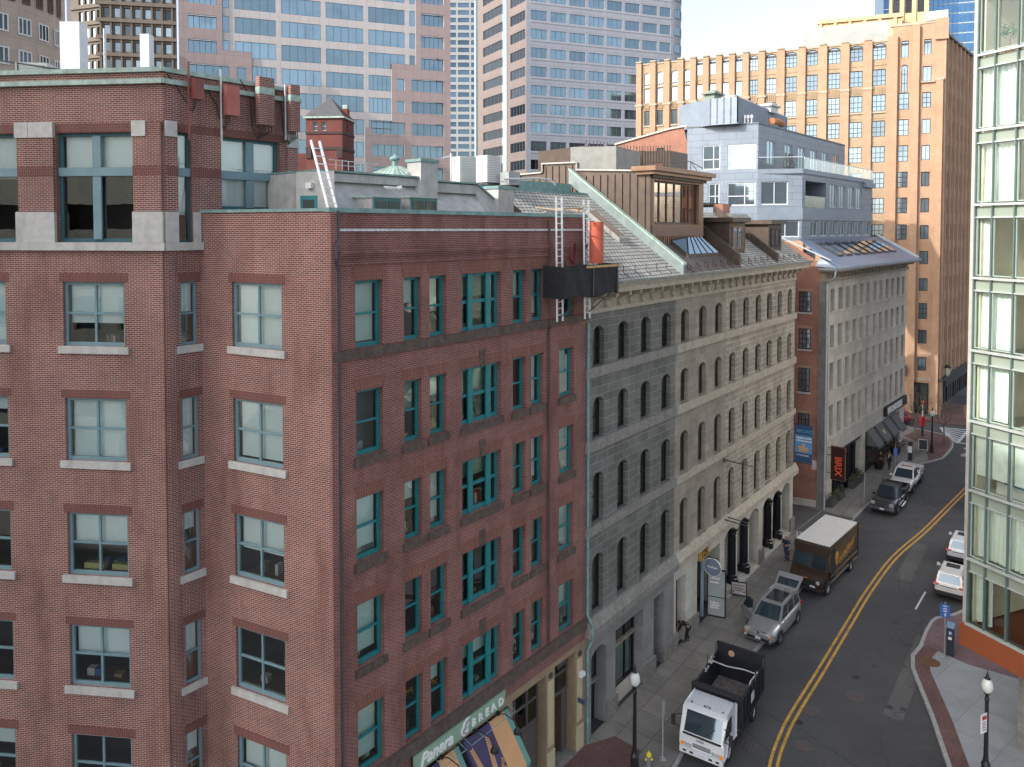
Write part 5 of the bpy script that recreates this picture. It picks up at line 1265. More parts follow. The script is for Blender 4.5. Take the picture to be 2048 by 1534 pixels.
# two bay dormers
for (u0, u1, v, zt, label, lv) in ((18.7, 22.5, 1.5, 24.5, 'brown clad dormer with a canted two-window bay, next to the tall glazed one', 23.0), (26.2, 30.0, 1.5, 24.4, 'smaller dark dormer with canted bay at the warehouse roof\'s far end', 22.9)):
    t = thing('bay_dormer', label, 'dormer', FGE.P(u0, v, 22.5), FGE.rot(), 'bay dormers on the warehouse roof')
    um = u0 + (u1 - u0) * .55; Fa = Fr(FGE.P(u0, v)[:2], (.61678, .78713))
    P1, P2, P3 = FGE.P(u0, v), FGE.P(um, v - .25), FGE.P(u1, v + .55)
    body = [P1[:2], P2[:2], P3[:2], FGE.P(u1, v + 4)[:2], FGE.P(u0, v + 4)[:2]]
    mb = MB(); mb.slab(body, 21.6, zt); mb.build('body', BROWN_METAL, t)
    mb = MB(); c = (Vector(P1) + Vector(P3)) / 2
    ex = [FGE.P(u0 - .35, v - .35)[:2], FGE.P(um + .05, v - .65)[:2], FGE.P(u1 + .4, v + .3)[:2], FGE.P(u1 + .4, v + 4)[:2], FGE.P(u0 - .35, v + 4)[:2]]
    mb.slab(ex, zt, zt + .3, mt=1); mb.build('roof', [BROWN_METAL, plain('pale_metal_coping', (.42, .40, .37), .5)], t)
    Fq = Fr(P1[:2], (P2[0] - P1[0], P2[1] - P1[1])); Fq2 = Fr(P2[:2], (P3[0] - P2[0], P3[1] - P2[1]))
    L1_ = (Vector(P2) - Vector(P1)).length; L2_ = (Vector(P3) - Vector(P2)).length
    window(t, Fq, .35, L1_ - .3, 22.65, zt - .3, v=-.06, frame=BROWN_WARM if u0 < 20 else BLACK, pane=SKYGLASS_L, fw=.12, fd=.07, rail=(.5,), mull=(.5,), mw=.06)
    window(t, Fq2, .3, L2_ - .3, 22.65, zt - .3, v=-.06, frame=BROWN_WARM if u0 < 20 else BLACK, pane=SKYGLASS_L, fw=.12, fd=.07, rail=(.5,), mw=.06)
mb = MB(); FGE.box(mb, 9.4, 10.6, 5.0, 5.8, 25, 26.2); c = mb.build('chimney', BRICK_SIDE, G); mb = MB(); FGE.box(mb, 9.35, 10.65, 4.95, 5.85, 26.2, 26.28); mb.build('chimney_cap', COPPER, c)
mb = MB(); FGE.box(mb, 27.0, 28.4, 5.4, 6.2, 24, 26.0); mb.build('chimney', BRICK_SIDE, G)
# brown plant rooms on the roof behind
mb = MB(); mb.slab([(3.7, 47.6), (6.5, 47.0), (8.6, 50.5), (5.8, 52)], 26, 29.2); o = tag(mb.build('plant_room', plain('weathered_grey_tarp', (.30, .31, .29), .7, var=.15)), 'grey sheeted plant enclosure with dark edges on the warehouse roof', 'plant room', 'plant rooms on the warehouse roof')
t = thing('plant_room', 'ribbed brown metal plant room with rusty door on the warehouse roof', 'plant room', (9, 58, 26), 0, 'plant rooms on the warehouse roof')
mb = MB(); mb.slab([(5.3, 54), (9.6, 58), (12.0, 57.2), (14, 60), (8, 64), (2, 58)], 26, 30.0); mb.build('wall', BROWN_METAL, t)
mb = MB(); a, b = Vector((9.6, 58, 0)), Vector((12.0, 57.2, 0))
for k in range(13): p = a.lerp(b, k / 12); mb.bar((p.x, p.y - .03, 26), (p.x, p.y - .03, 30.4), .05)
a, b = Vector((5.3, 54, 0)), Vector((9.6, 58, 0))
for k in range(16): p = a.lerp(b, k / 15); mb.bar((p.x + .02, p.y - .02, 26), (p.x + .02, p.y - .02, 30.4), .05)
mb.build('rib', BROWN_METAL, t)
mb = MB(); mb.hexa([(10.9, 57.5, 26.1), (11.5, 57.3, 26.1), (11.5, 57.4, 26.1), (10.9, 57.6, 26.1), (10.9, 57.5, 29), (11.5, 57.3, 29), (11.5, 57.4, 29), (10.9, 57.6, 29)]); mb.build('door', plain('rusty_door', (.16, .05, .04), .6), t)
mb = MB()
for z in (28.2, 29.0): mb.tube([(10.4, 56.3, z), (13.2, 55.6, z), (14.4, 56.8, z - .4)], .03, 6)
for x, y in ((10.4, 56.3), (11.8, 55.95), (13.2, 55.6)): mb.tube([(x, y, 26), (x, y, 29.0)], .03, 6)
mb.tube([(13.2, 55.6, 29.0), (14.2, 55.0, 27.3)], .03, 6); tag(mb.build('roof_rail', DARK_GREY), 'dark rusty handrail in front of the ribbed brown plant room', 'rail')
ac_unit('grey split unit against the ribbed brown plant room', 7.6, 53.2, 26.5, 1.0, .6, 1.9, .6, ACG, 'air conditioners by the plant rooms')
ac_unit('smaller pale unit just beyond the grey one, by the ribbed plant room', 8.6, 53.6, 27.3, .6, .5, .8, .6, ACW, 'air conditioners by the plant rooms')
# ================================================================== pale granite building with restaurants
B = thing('pale_granite_building', 'pale granite building with slit windows, brick alley side and blue metal sloping roof', 'building', FB.P(0, 2, .1), FB.rot())
BW = [(1.14, 2.2), (3.19, 4.3), (5.21, 6.3), (7.24, 8.3), (9.22, 10.3), (11.29, 12.35), (13.5, 14.53), (15.54, 16.58), (17.64, 18.66), (19.72, 20.72), (21.8, 22.78), (23.87, 24.85)]
BR = [(16.95, 18.88), (13.75, 15.7), (10.05, 12.48), (6.0, 8.75)]
bh = [(a, b, z0, z1) for (z0, z1) in BR for (a, b) in BW]
mb = MB(); wall(mb, FB, 0, 25.5, 4.9, 19.6, bh, .45); mb.build('wall', LIMESTONE, B)
for z0, z1 in BR:
    for k, (a, b) in enumerate(BW): window(B, FB, a, b, z0, z1, v=.36, frame=plain('brown_sash', (.06, .047, .04), .5), pane=DARKGLASS, fw=.06, fd=.06, rail=(.5,), mw=.05)
mb = MB()
for z0, z1 in BR: FB.box(mb, -.05, 25.5, -.07, 0, z0 - .32, z0 - .02)
mb.build('string_course', LIMESTONE, B)
mb = MB()
for z0, z1 in BR:
    for a, b in BW: FB.box(mb, a - .1, b + .1, -.14, .35, z0 - .14, z0 + .004)
mb.build('window_sill', LIMESTONE, B)
mb = MB(); FB.box(mb, -.25, .0, -.12, .5, 0, 19.6); FB.box(mb, 0, .35, -.12, 0, 0, 19.6); mb.build('corner_quoin', plain('dark_granite_quoin', (.20, .195, .185), .85, var=.2, dirt=.4), B)
sw = [(-2.14, -1.16, 16.9, 18.7), (-2.14, -1.16, 13.72, 15.5), (-2.13, -1.2, 10.02, 12.1), (-2.12, -1.18, 5.88, 8.2)]
mb = MB(); wall(mb, FS, -8.5, -.25, .75, 20.4, sw, .2)
FS.poly(mb, [(-8.5, 20.4), (-.25, 20.4), (-.25, 21.0), (-3.1, 22.9), (-8.5, 23.1)], 0, .3); mb.build('alley_wall', BRICK_SIDE, B)
mb = MB(); FS.box(mb, -8.5, 0, -.06, 0, -.5, .75); mb.build('plinth', LIMESTONE, B)
for h in sw:
    window(B, FS, *h, v=.1, frame=BLACK, pane=SKYGLASS_L, fw=.07, fd=.08, mull=(.33, .66), rail=(.25, .5, .75), mw=.05)
    mb = MB(); FS.box(mb, h[0] - .1, h[1] + .1, -.1, .1, h[2] - .14, h[2]); mb.build('window_sill', CAST, B); mb = MB(); FS.box(mb, h[0] - .12, h[1] + .12, -.04, 0, h[3], h[3] + .22); mb.build('lintel', plain('tan_lintel', (.38, .24, .16), .8), B)
# cornice
mb = MB(); FB.box(mb, -.3, 25.6, -.25, .3, 19.6, 19.85); FB.box(mb, -.9, 26.3, -1.1, .3, 20.45, 20.6); FB.box(mb, -.3, 25.6, -.1, .3, 19.85, 20.45); mb.build('cornice', plain('grey_tan_cornice', (.30, .26, .20), .8, var=.15, dirt=.4), B)
mb = MB(); FB.box(mb, -1.1, 26.5, -1.25, .3, 20.6, 20.78); mb.build('gutter', plain('zinc_gutter', (.30, .36, .42), .4, metal=.4), B)
prof = [(0, 19.85), (-.15, 19.85), (-.2, 19.95), (-.12, 20.05), (-.35, 20.25), (-.7, 20.22), (-.85, 20.3), (-.8, 20.45), (0, 20.45)]
for k in range(25):
    u = .3 + k * 1.04; mb = MB()
    for i in range(len(prof)):
        p, q = prof[i], prof[(i + 1) % len(prof)]; mb.face([FB.P(u - .14, *p), FB.P(u + .14, *p), FB.P(u + .14, *q), FB.P(u - .14, *q)][::-1])
    for t_ in tessellate_polygon([[Vector((p[0], p[1], 0)) for p in prof]]): mb.face([FB.P(u - .14, *prof[i]) for i in t_]); mb.face([FB.P(u + .14, *prof[i]) for i in t_[::-1]])
    mb.build('bracket', plain('grey_tan_cornice', (.3, .26, .2)), B)
zr = lambda v: 20.8 + (v + 1.2) * .56
mb = MB(); mb.face([FB.P(.3, -1.2, zr(-1.2)), FB.P(26.4, -1.2, zr(-1.2)), FB.P(25.6, 3.0, zr(3.0)), FB.P(1.6, 3.0, zr(3))]); mb.face([FB.P(-1.1, -1.2, 20.8), FB.P(.3, -1.2, 20.8), FB.P(1.6, 3, zr(3)), FB.P(.6, .6, zr(.2))]); mb.build('metal_roof', BLUE_ROOF, B)
mb = MB(); mb.face([FB.P(-1.1, -1.2, 20.8), FB.P(2.3, -1.2, 20.81), FB.P(.7, .8, 21.6), FB.P(-.9, .6, 20.9)]); 
a, b = Vector(FB.P(.6, -.2, 21.35)), Vector(FS.P(-4.6, 0, 23.75)); mb.bar(a, b, .35, .12); mb.bar(FB.P(25.9, -1.1, 20.95), FB.P(25.4, 3, 23.4), .3, .25); mb.build('roof_edge', plain('pale_zinc_edge', (.50, .56, .60), .4, metal=.3), B)
for k in range(8):
    u = 3.6 + k * 2.45; mb = MB(); P = lambda du, v, o: FB.P(u + du, v, zr(v) + o)
    mb.hexa([P(0, .2, 0), P(1.5, .2, 0), P(1.5, 2.2, 0), P(0, 2.2, 0), P(0, .2, .14), P(1.5, .2, .14), P(1.5, 2.2, .14), P(0, 2.2, .14)]); sk = mb.build('skylight', BLACK, B)
    mb = MB()
    for (a, b) in ((.1, .7), (.8, 1.4)): mb.face([P(a, .3, .15), P(b, .3, .15), P(b, 2.1, .15), P(a, 2.1, .15)])
    mb.build('pane', SKYGLASS, sk)
mb = MB(); mb.tube([FB.P(-.95, -1.1, 20.6), FB.P(-.95, -1.0, 20.0), FB.P(-.4, -.25, 19.4), FB.P(-.32, -.2, .2)], .07, 8); tag(mb.build('downpipe', plain('pale_zinc_edge', (.5, .56, .6))), 'pale zinc downpipe at the pale granite building\'s alley corner', 'downpipe', 'downpipes')
# shopfront
sf = [(2.1, 10.6, -.5, 4.35), (11.6, 23.6, -.5, 4.35)]
mb = MB(); wall(mb, FB, 0, 25.5, -.5, 4.9, sf, .8); mb.build('shopfront_wall', LIMESTONE, B)
for i, (u0, u1) in enumerate(((2.1, 3.5), (3.6, 5.1), (5.4, 7.0), (7.2, 8.8), (9.0, 10.5), (11.7, 14.2), (14.4, 17.2), (17.4, 20.2), (20.4, 23.5))):
    zz = gz(*FB.P(u0)[:2]); window(B, FB, u0, u1, zz + .55, 4.3, v=.55, frame=BLACK, pane=SHOPGLASS, fw=.12, fd=.1, mull=(.5,), rail=(.72,), mw=.07, name='shop_window')
mb = MB(); FB.box(mb, 2.1, 10.6, .35, .8, -.5, 1.0); FB.box(mb, 11.6, 23.6, .35, .8, -.5, 1.35); FB.box(mb, 2.1, 10.6, .2, .5, 3.95, 4.35); mb.build('stall_riser', BLACK, B)
mb = MB()
for u in (3.55, 5.25, 7.1, 8.9): x, y, _ = FB.P(u, .3); zz = gz(x, y); mb.lathe((x, y, zz), [(.28, 0), (.28, .5), (.2, .6), (.17, 3.0 - zz), (.22, 3.6 - zz), (.24, 3.95 - zz)], 10)
mb.build('column', BLACK_IRON, B)
mb = MB(); FB.box(mb, 5.5, 6.9, .25, .36, 3.35, 3.9); mb.build('fascia', plain('dark_red_fascia', (.06, .012, .01), .5), B)
NEON = plain('red_sign_letter', (.75, .09, .04), .4, var=.02); 
mb = MB(); text_mesh(mb, 'BRIX', on(FB, 5.75, 3.42, .25), .5, 0, .02, bold=.01); mb.build('lettering', NEON, B)
t = thing('projecting_sign', 'tall dark projecting sign with BRIX in red letters down it', 'sign', FB.P(1.3, -.2, 2.6), FB.rot())
FX = Fr(FB.P(1.0, -.25)[:2], (.7506, -.6607)); mb = MB(); FX.box(mb, .05, 1.15, 0, .16, 2.55, 5.35); mb.build('board', plain('dark_brown_sign', (.035, .012, .01), .4), t)
mb = MB(); 
for (a, b, c, d_) in ((.0, .05, 2.5, 5.4), (1.15, 1.2, 2.5, 5.4), (.05, 1.15, 2.5, 2.55), (.05, 1.15, 5.35, 5.4)): FX.box(mb, a, b, -.02, .18, c, d_)
mb.build('edge', RUST, t)
mb = MB(); text_mesh(mb, 'BRIX', lambda x, y, o: FX.P(.38 + y, -o, 4.55 - x), .78, 0, .03, bold=.02); mb.build('lettering', NEON, t)
mb = MB(); 
for z in (3.0, 4.6, 5.2): mb.bar(FB.P(1.0, 0, z), FX.P(.1, .08, z), .05)
mb.build('hanger', BLACK, t)
GREYAW = plain('grey_awning', (.10, .105, .10), .8, var=.12, dirt=.3)
def shop_awning(u0, u1, label):
    t = thing('awning', label, 'awning', FB.P(u0, -.05, 4.2), FB.rot(), 'grey restaurant awnings')
    P = lambda a, v, z: FB.P(u0 + (u1 - u0) * a, v, z); mb = MB()
    mb.face([P(0, -.03, 4.45), P(1, -.03, 4.45), P(1, -1.15, 3.0), P(0, -1.15, 3.0)][::-1]); mb.face([P(0, -1.15, 3.0), P(1, -1.15, 3.0), P(1, -1.15, 2.78), P(0, -1.15, 2.78)][::-1])
    for a in (0, 1): mb.face([P(a, -.03, 4.45), P(a, -1.15, 3.0), P(a, -.03, 3.0)])
    mb.build('canvas', GREYAW, t); mb = MB(); mb.tube([P(0, -1.15, 3.0), P(1, -1.15, 3.0)], .02, 6)
    for a in (.02, .98): mb.tube([P(a, -.02, 3.05), P(a, -1.15, 2.98)], .018, 6)
    mb.build('frame', BLACK, t); return P, t
shop_awning(11.9, 13.7, 'plain grey awning, nearest of the four, past the stone pier'); P_, t_ = shop_awning(14.6, 16.6, 'grey awning with a small gold crest, second of the four')
mb = MB(); mb.disc(P_(.5, -.62, 3.72), .26, FB.n + Vector((0, 0, .8)), .03, 6); mb.build('crest', plain('gold_crest', (.45, .28, .08), .5), t_)
shop_awning(17.4, 19.4, 'plain grey awning, third of the four'); shop_awning(20.0, 22.0, 'grey awning farthest along, under the white restaurant lettering')
t = thing('restaurant_sign', 'black fascia sign reading BROADSIDE in white letters at the building\'s far end', 'sign', FB.P(17, -.1, 4.6), FB.rot())
mb = MB(); FB.box(mb, 17.6, 25.4, -.3, -.02, 4.75, 5.75); mb.build('board', BLACK, t); mb = MB(); text_mesh(mb, 'BROADSIDE', on(FB, 18.0, 4.98, -.3), .92, 0, .05, bold=.02, spacing=1.12); mb.build('lettering', LETTER_W, t)
GREENNEON = plain('green_sign', (.06, .55, .32), .4)
for (u, lab) in ((17.9, 'nearer'), (20.8, 'farther')):
    mb = MB(); 
    for q in range(4): FB.box(mb, u + q * .28, u + q * .28 + .18, .45, .5, 2.4, 2.75 + .1 * (q % 2))
    tag(mb.build('window_sign', GREENNEON), '%s of the two green lit signs in the restaurant windows under the awnings' % lab, 'window sign', 'green window signs')
for (u, z, m, lab) in ((1.5, 1.3, plain('pink_white_notice', (.6, .35, .38)), 'small red and white notice on the stone corner below the BRIX sign'),):
    mb = MB(); FB.box(mb, -.05, .3, -.2, -.13, 1.7, 2.6); o = tag(mb.build('notice', m), lab, 'notice')
mb = MB(); FS.box(mb, -.95, -.5, -.03, -.005, 3.4, 4.2); tag(mb.build('parking_sign', plain('pinkish_white', (.6, .5, .5))), 'small white parking sign fixed to the alley brick wall', 'sign')

# ================================================================== blue-grey zinc penthouse
PH = thing('zinc_penthouse', 'blue-grey zinc clad penthouse of three storeys with balconies behind the pale granite front', 'building', FB.P(3, 6, 23), FB.rot())
v1, v2 = 3.0, 6.2
K = FB.P(.3, v2)[:2]; FPL = Fr(K, (.8959, -.4444)); FPS = Fr(FB.P(0, v1)[:2], (.6607, .7506)); FPT = Fr(FB.P(0, v2)[:2], (.6607, .7506))
CH = FB.P(2.4, v1)[:2]; FPC = Fr(K, (CH[0] - K[0], CH[1] - K[1])); LC = math.hypot(CH[0] - K[0], CH[1] - K[1])
ZINC = masonry('zinc_panels', (.225, .275, .335), (.205, .25, .31), (.12, .145, .18), 1.5, .62, .02, var=.08, stain=.1, rough=.42, offset=.3, bmp=.15)
wl3 = [(-4.95, -3.35, 29.5, 31.75), (-2.7, -.18, 29.5, 31.75)]; wl2 = [(-4.4, -3.4, 26.2, 28.25), (-2.7, -.2, 26.15, 28.25)]
mb = MB(); wall(mb, FPL, -6.4, 0, 23, 33.6, [h for h in wl3 + wl2], .12); mb.build('wall', ZINC, PH)
FRW = plain('pale_window_frame', (.56, .60, .63), .4, var=.05)
for h in wl3 + wl2: window(PH, FPL, *h, v=.06, frame=FRW, pane=SKYGLASS_L, fw=.09, fd=.08, mull=(.62,), rail=(.42,), mw=.08)
st_w = [(7.4, 9.1), (9.9, 11.7), (12.6, 14.4), (14.9, 16.8), (17.6, 19.4)]
sw2 = [(a, b, 26.15, 28.35) for a, b in ((9.6, 11.6), (12.3, 14.2), (15.0, 17.0), (17.6, 19.6))]
sw1 = [(a, b, 23.35, 24.8) for a, b in ((4.6, 6.4), (7.2, 9.2), (9.8, 11.6), (12.3, 14.2), (15.0, 17.0), (17.6, 19.6), (20.4, 22.6))]
mb = MB(); wall(mb, FPS, 2.4, 23.0, 23, 29.4, sw2 + sw1 + [(3.2, 8.6, 26.0, 28.4, 0, 2.2)], .15); mb.build('wall', ZINC, PH)
for h in sw2 + sw1: window(PH, FPS, *h, v=.08, frame=FRW, pane=SKYGLASS_L, fw=.09, fd=.08, mull=(.5,), mw=.07)
hc = [(.25, LC - 1.2, 26.2, 28.3), (1.2, LC - .2, 23.3, 24.8)]
mb = MB(); wall(mb, FPC, 0, LC, 23, 29.4, hc, .2); mb.build('wall', ZINC, PH)
for h in hc: window(PH, FPC, *h, v=.1, frame=FRW, pane=SKYGLASS_L, fw=.09, fd=.08, mull=(.5,), mw=.07)
st3 = [(a, a + 1.9, 30.0, 32.2) for a in (2.2, 6.4, 9.8, 13.2, 16.6, 20)]
mb = MB(); wall(mb, FPT, .3, 24.0, 29.4, 33.6, st3, .15); mb.build('wall', ZINC, PH)
for h in st3: window(PH, FPT, *h, v=.08, frame=FRW, pane=SKYGLASS_L, fw=.09, fd=.08, mull=(.5,), mw=.07)
mb = MB(); mb.slab([FPS.P(2.2, -.12)[:2], FPS.P(23.2, -.12)[:2], FPS.P(23.2, 3.4)[:2], K], 29.0, 29.42); FPS.box(mb, 20.0, 23.1, -.4, 0, 28.5, 29.0); mb.build('balcony_slab', BLUE_ZINC, PH)
mb = MB(); mb.slab([FPS.P(2.35, -.1)[:2], FPS.P(23.1, -.1)[:2], FPS.P(23.1, 3.4)[:2], K], 24.86, 25.9); mb.build('balcony_slab', BLUE_ZINC, PH)
mb = MB(); mb.slab([K, FPT.P(24, 0)[:2], FPT.P(24, 9)[:2], FPL.P(-6.4, 0)[:2]], 33.4, 33.62); mb.build('roof', plain('pale_roof_membrane', (.40, .43, .46), .7), PH)
mb = MB(); FPS.quad(mb, 3.2, 8.6, 26, 28.4, 2.2); mb.build('balcony_back', plain('pale_balcony_wall', (.45, .43, .34), .7), PH)
window(PH, FPS, 3.6, 6.6, 26.02, 28.2, v=2.05, frame=FRW, pane=SKYGLASS_L, fw=.09, fd=.08, mull=(.33, .66), mw=.07)
BALG = clear_glass('balcony_glass', (.9, .96, .95), .22)
mb = MB(); FPS.quad(mb, 2.6, 23.0, 29.45, 30.45, -.06); FPC.quad(mb, .1, LC, 29.45, 30.45, -.06); FPS.quad(mb, 3.2, 8.6, 26.0, 27.0, .05); mb.build('balustrade_pane', BALG, PH)
mb = MB()
for k in range(14): FPS.box(mb, 2.6 + k * 1.55, 2.64 + k * 1.55, -.1, -.05, 29.42, 30.5)
FPS.box(mb, 2.6, 23.0, -.09, -.05, 30.45, 30.5); FPC.box(mb, 0, LC, -.09, -.05, 30.45, 30.5); FPS.box(mb, 3.2, 8.6, .03, .07, 27, 27.05)
for k in range(5): FPS.box(mb, 3.3 + k * 1.28, 3.34 + k * 1.28, .03, .07, 26, 27)
mb.build('balustrade_post', FRW, PH)
t = thing('barbecue', 'black covered barbecue on the recessed zinc balcony', 'barbecue', FPS.P(6.2, .8, 25.95), FPS.rot())
mb = MB(); x, y, _ = FPS.P(6.2, .8); mb.lathe((x, y, 26.45), [(.4, 0), (.48, .12), (.45, .35), (.3, .5), (.05, .56)], 14); mb.build('lid', BLACK, t); mb = MB(); mb.box((x, y, 26.2), (.8, .6, .5)); mb.build('cart', BLACK, t, bevel=.03); mb = MB(); FPS.box(mb, 5.4, 7.0, .55, 1.05, 26.42, 26.47); mb.build('shelf', DARK_GREY, t)
for k in range(3):
    t = thing('potted_conifer', ('small cone-shaped potted conifer nearest the zinc penthouse corner', 'small cone-shaped potted conifer, middle one of the balcony trio', 'small cone-shaped potted conifer farthest from the penthouse corner')[k], 'potted plant', FPT.P(3.6 + k * .75, -1.2, 29.45), 0, 'conifers on the upper balcony')
    x, y, _ = FPT.P(3.6 + k * .75, -1.2); mb = MB(); mb.lathe((x, y, 29.45), [(.2, 0), (.27, .4), (.24, .4)], 10); mb.build('pot', DARK_GREY, t)
    mb = MB(); rr = random.Random(k)
    for q in range(220):
        f = rr.random(); a = rr.random() * 6.28; r = .3 * (1 - f) * (.6 + .4 * rr.random()); p = Vector((x + r * math.cos(a), y + r * math.sin(a), 29.85 + f * 1.1)); e = [Vector((rr.random() - .5, rr.random() - .5, rr.random() - .2)) * .14 for _ in range(2)]; mb.face([p, p + e[0], p + e[0] + e[1]])
    mb.build('foliage', plain('conifer_green', (.018, .04, .02), .8), t)
# roof plant on the penthouse
t = thing('zinc_plant_house', 'ribbed blue-grey metal plant house on the penthouse roof', 'plant house', (20, 74, 33.6), FB.rot())
pl = [FB.P(-1.5, 10)[:2], FB.P(-1.0, 7.6)[:2], FB.P(14, 9)[:2], FB.P(14, 15)[:2], FB.P(0, 14)[:2]]
mb = MB(); mb.slab(pl, 33.5, 35.9); mb.build('wall', BLUE_ZINC, t)
mb = MB()
for k in range(5):
    a, b = Vector(pl[0] + (0,)), Vector(pl[1] + (0,)); p = a.lerp(b, k / 4); mb.bar((p.x, p.y, 33.6), (p.x, p.y, 35.95), .1)
for k in range(26):
    a, b = Vector(pl[1] + (0,)), Vector(pl[2] + (0,)); p = a.lerp(b, k / 25); mb.bar((p.x, p.y, 33.6), (p.x, p.y, 35.95), .1)
mb.build('rib', BLUE_ZINC, t)
def roof_fan(label, u, v, z, m, big=1, group='extract fans on the penthouse roof'):
    t = thing('extract_fan', label, 'roof fan', FB.P(u, v, z), FB.rot(), group); x, y, _ = FB.P(u, v)
    mb = MB(); FB.box(mb, u - .7 * big, u + .7 * big, v - .5, v + .5, z, z + .6); mb.build('housing', m, t); mb = MB(); FB.box(mb, u - 1.0 * big, u + 1.0 * big, v - .7, v + .7, z + .6, z + .75); mb.lathe((x, y, z + .75), [(.6 * big, 0), (.5 * big, .22), (.1, .28)], 12); mb.build('hood', m, t)
roof_fan('dull green boxed fan over the ribbed plant house', 0, 10.5, 35.9, plain('dull_green_plant', (.17, .23, .18), .5)); roof_fan('low pale grey fan beside the green boxed one', 3.4, 10.2, 35.9, plain('pale_fan', (.45, .47, .48), .5)); roof_fan('broad shiny metal hooded fan above the penthouse corner', 8.5, 8.6, 35.6, GALV, 1.25)
mb = MB(); mb.tube([FB.P(5.0, 6.9, 34.3), FB.P(6.6, 6.9, 34.4), FB.P(7.6, 6.9, 34.3), FB.P(8.2, 7.3, 34.4)], [.32, .3, .3, .34], 12); tag(mb.build('duct', plain('orange_duct', (.45, .17, .06), .5, var=.3, scale=3)), 'curved orange and silver duct on the penthouse roof edge', 'duct')
mb = MB()
for k in range(4): mb.lathe((*FPL.P(-4.3 + .25 * k, .6)[:2], 33.6), [(.07, 0), (.07, .5), (.14, .55), (.14, .8), (.04, .85)], 8)
for k in range(3): mb.lathe((*FPL.P(-1.3 + .3 * k, .6)[:2], 33.6), [(.08, 0), (.08, .45), (.15, .5), (.15, .8), (.04, .85)], 8)
tag(mb.build('vent_cowl', ALU), 'cluster of pale vent cowls along the penthouse roof edge', 'vent cowl')
# brick gable house next to the penthouse
t = thing('brick_gable_house', 'sunlit orange-red brick wall with two narrow windows beside the zinc penthouse', 'building', (12, 72, 24), FPL.rot())
FG2 = Fr(FPL.P(-13.6, .4)[:2], (.8959, -.4444)); gw = [(2.4, 3.1, 29.5, 31.6), (4.2, 4.9, 29.6, 31.8)]
mb = MB(); wall(mb, FG2, 0, 7.1, 22, 32.3, gw, .15); FG2.poly(mb, [(0, 32.3), (7.1, 32.3), (6.7, 33.7), (5.4, 33.5)], 0, .3); mb.build('wall', BRICK_SIDE, t)
for h in gw: window(t, FG2, *h, v=.08, frame=BLACK, pane=SKYGLASS, fw=.06, fd=.06, rail=(.5,), mw=.05)
mb = MB(); mb.bar(FG2.P(0, -.02, 32.35), FG2.P(5.4, -.02, 33.55), .3, .16); mb.bar(FG2.P(5.4, -.02, 33.55), FG2.P(7.1, -.02, 33.75), .3, .16); mb.build('coping', plain('pale_coping', (.5, .47, .42), .7), t)
mb = MB(); FG2.box(mb, 2.2, 7.2, -.4, .1, 28.0, 28.9); tag(mb.build('low_brick_wall', BRICK_SIDE), 'low sunlit brick wall below the gable\'s two windows', 'wall')

# ================================================================== orange brick art deco tower
O = thing('orange_brick_tower', 'tall orange brick art deco office tower with pier-lined facades and dark windows', 'building', FO.P(0, 3, .9), FO.rot())
rows = [(45.5, 47.55), (42.25, 44.3), (39.0, 41.1), (35.78, 37.8), (32.52, 34.55), (29.25, 31.25), (26.02, 28.0), (22.7, 24.63), (19.55, 21.42), (16.2, 18.0), (12.7, 14.9), (9.6, 11.55), (6.2, 8.15)]
edges = [(7.8, 6.3), (10.45, 8.95), (13.05, 11.6), (15.68, 14.3), (18.3, 16.88), (20.78, 19.45), (22.9, 21.8), (24.75, 23.85), (26.5, 25.65), (28.25, 27.4), (30.05, 29.2), (31.8, 30.95), (33.6, 32.7), (35.7, 34.8), (37.55, 36.75)]
specs = []; ho = []; DKF = plain('dark_steel_window', (.018, .02, .025), .45)
for j, (a, b) in enumerate(edges):
    for i, (z0, z1) in enumerate(rows):
        if j > 10 and i == 0: z0, z1 = z0 - 1.0, z1 - 1.0
        h = (-a, -b, z0, z1, .3) if i == 0 else (-a, -b, z0, z1)
        if -a < -34.5: z0 -= .3
        ho.append(h); specs.append((FO, -a, -b, z0, z1, dict(v=.16, frame=DKF, pane=SKYGLASS_L, fw=.07, fd=.07, mull=(.33, .66), rail=(.3, .6), mw=.06, arch=.3 if i == 0 else 0)))
crn = []
for i, (z0, z1) in enumerate(rows):
    if i == 1: c = (-4.55, -3.85, z0 - 1.1, z1 + .3, .55)
    else: c = ((-4.8, -3.66, z0, z1) if i > 1 else (-4.6, -3.8, z0, z1))
    crn.append(c); specs.append((FO, *c[:4], dict(v=.16, frame=DKF, pane=SKYGLASS_L, fw=.07, fd=.07, mull=(.5,), rail=(.33, .66), mw=.06, arch=.55 if i == 1 else 0)))
    if i > 0: c = (-2.2, -1.25, z0 + .1, z1 - .1); crn.append(c); specs.append((FO, *c, dict(v=.16, frame=DKF, pane=SKYGLASS_L, fw=.07, fd=.07, mull=(.5,), rail=(.33, .66), mw=.06)))
c = (-2.1, -1.3, 45.6, 47.5); crn.append(c); specs.append((FO, *c, dict(v=.16, frame=DKF, pane=SKYGLASS_L, fw=.07, fd=.07, mull=(.5,), rail=(.5,), mw=.06)))
crn.append((-2.9, -.9, -1, 4.8, 0, .6))
mb = MB(); wall(mb, FO, -38.6, -5.6, 0, 47.7, ho, .28, mr=1); mb.build('wall', [BRICK_TAN, BRICK_ORANGE], O)
mb = MB(); wall(mb, FO, -5.6, 0, 0, 49.4, crn, .28, v=-.02); mb.build('corner_wall', BRICK_ORANGE, O)
mb = MB()
pu = [-(edges[k][0] + edges[k + 1][1]) / 2 for k in range(len(edges) - 1)] + [-38.3]
for k, u in enumerate(pu):
    w_ = .5 if k < 5 else .38; FO.box(mb, u - w_, u + w_, -.36, 0, 0, 47.85); FO.box(mb, u - w_ * .75, u + w_ * .75, -.3, .3, 47.6, 48.0)
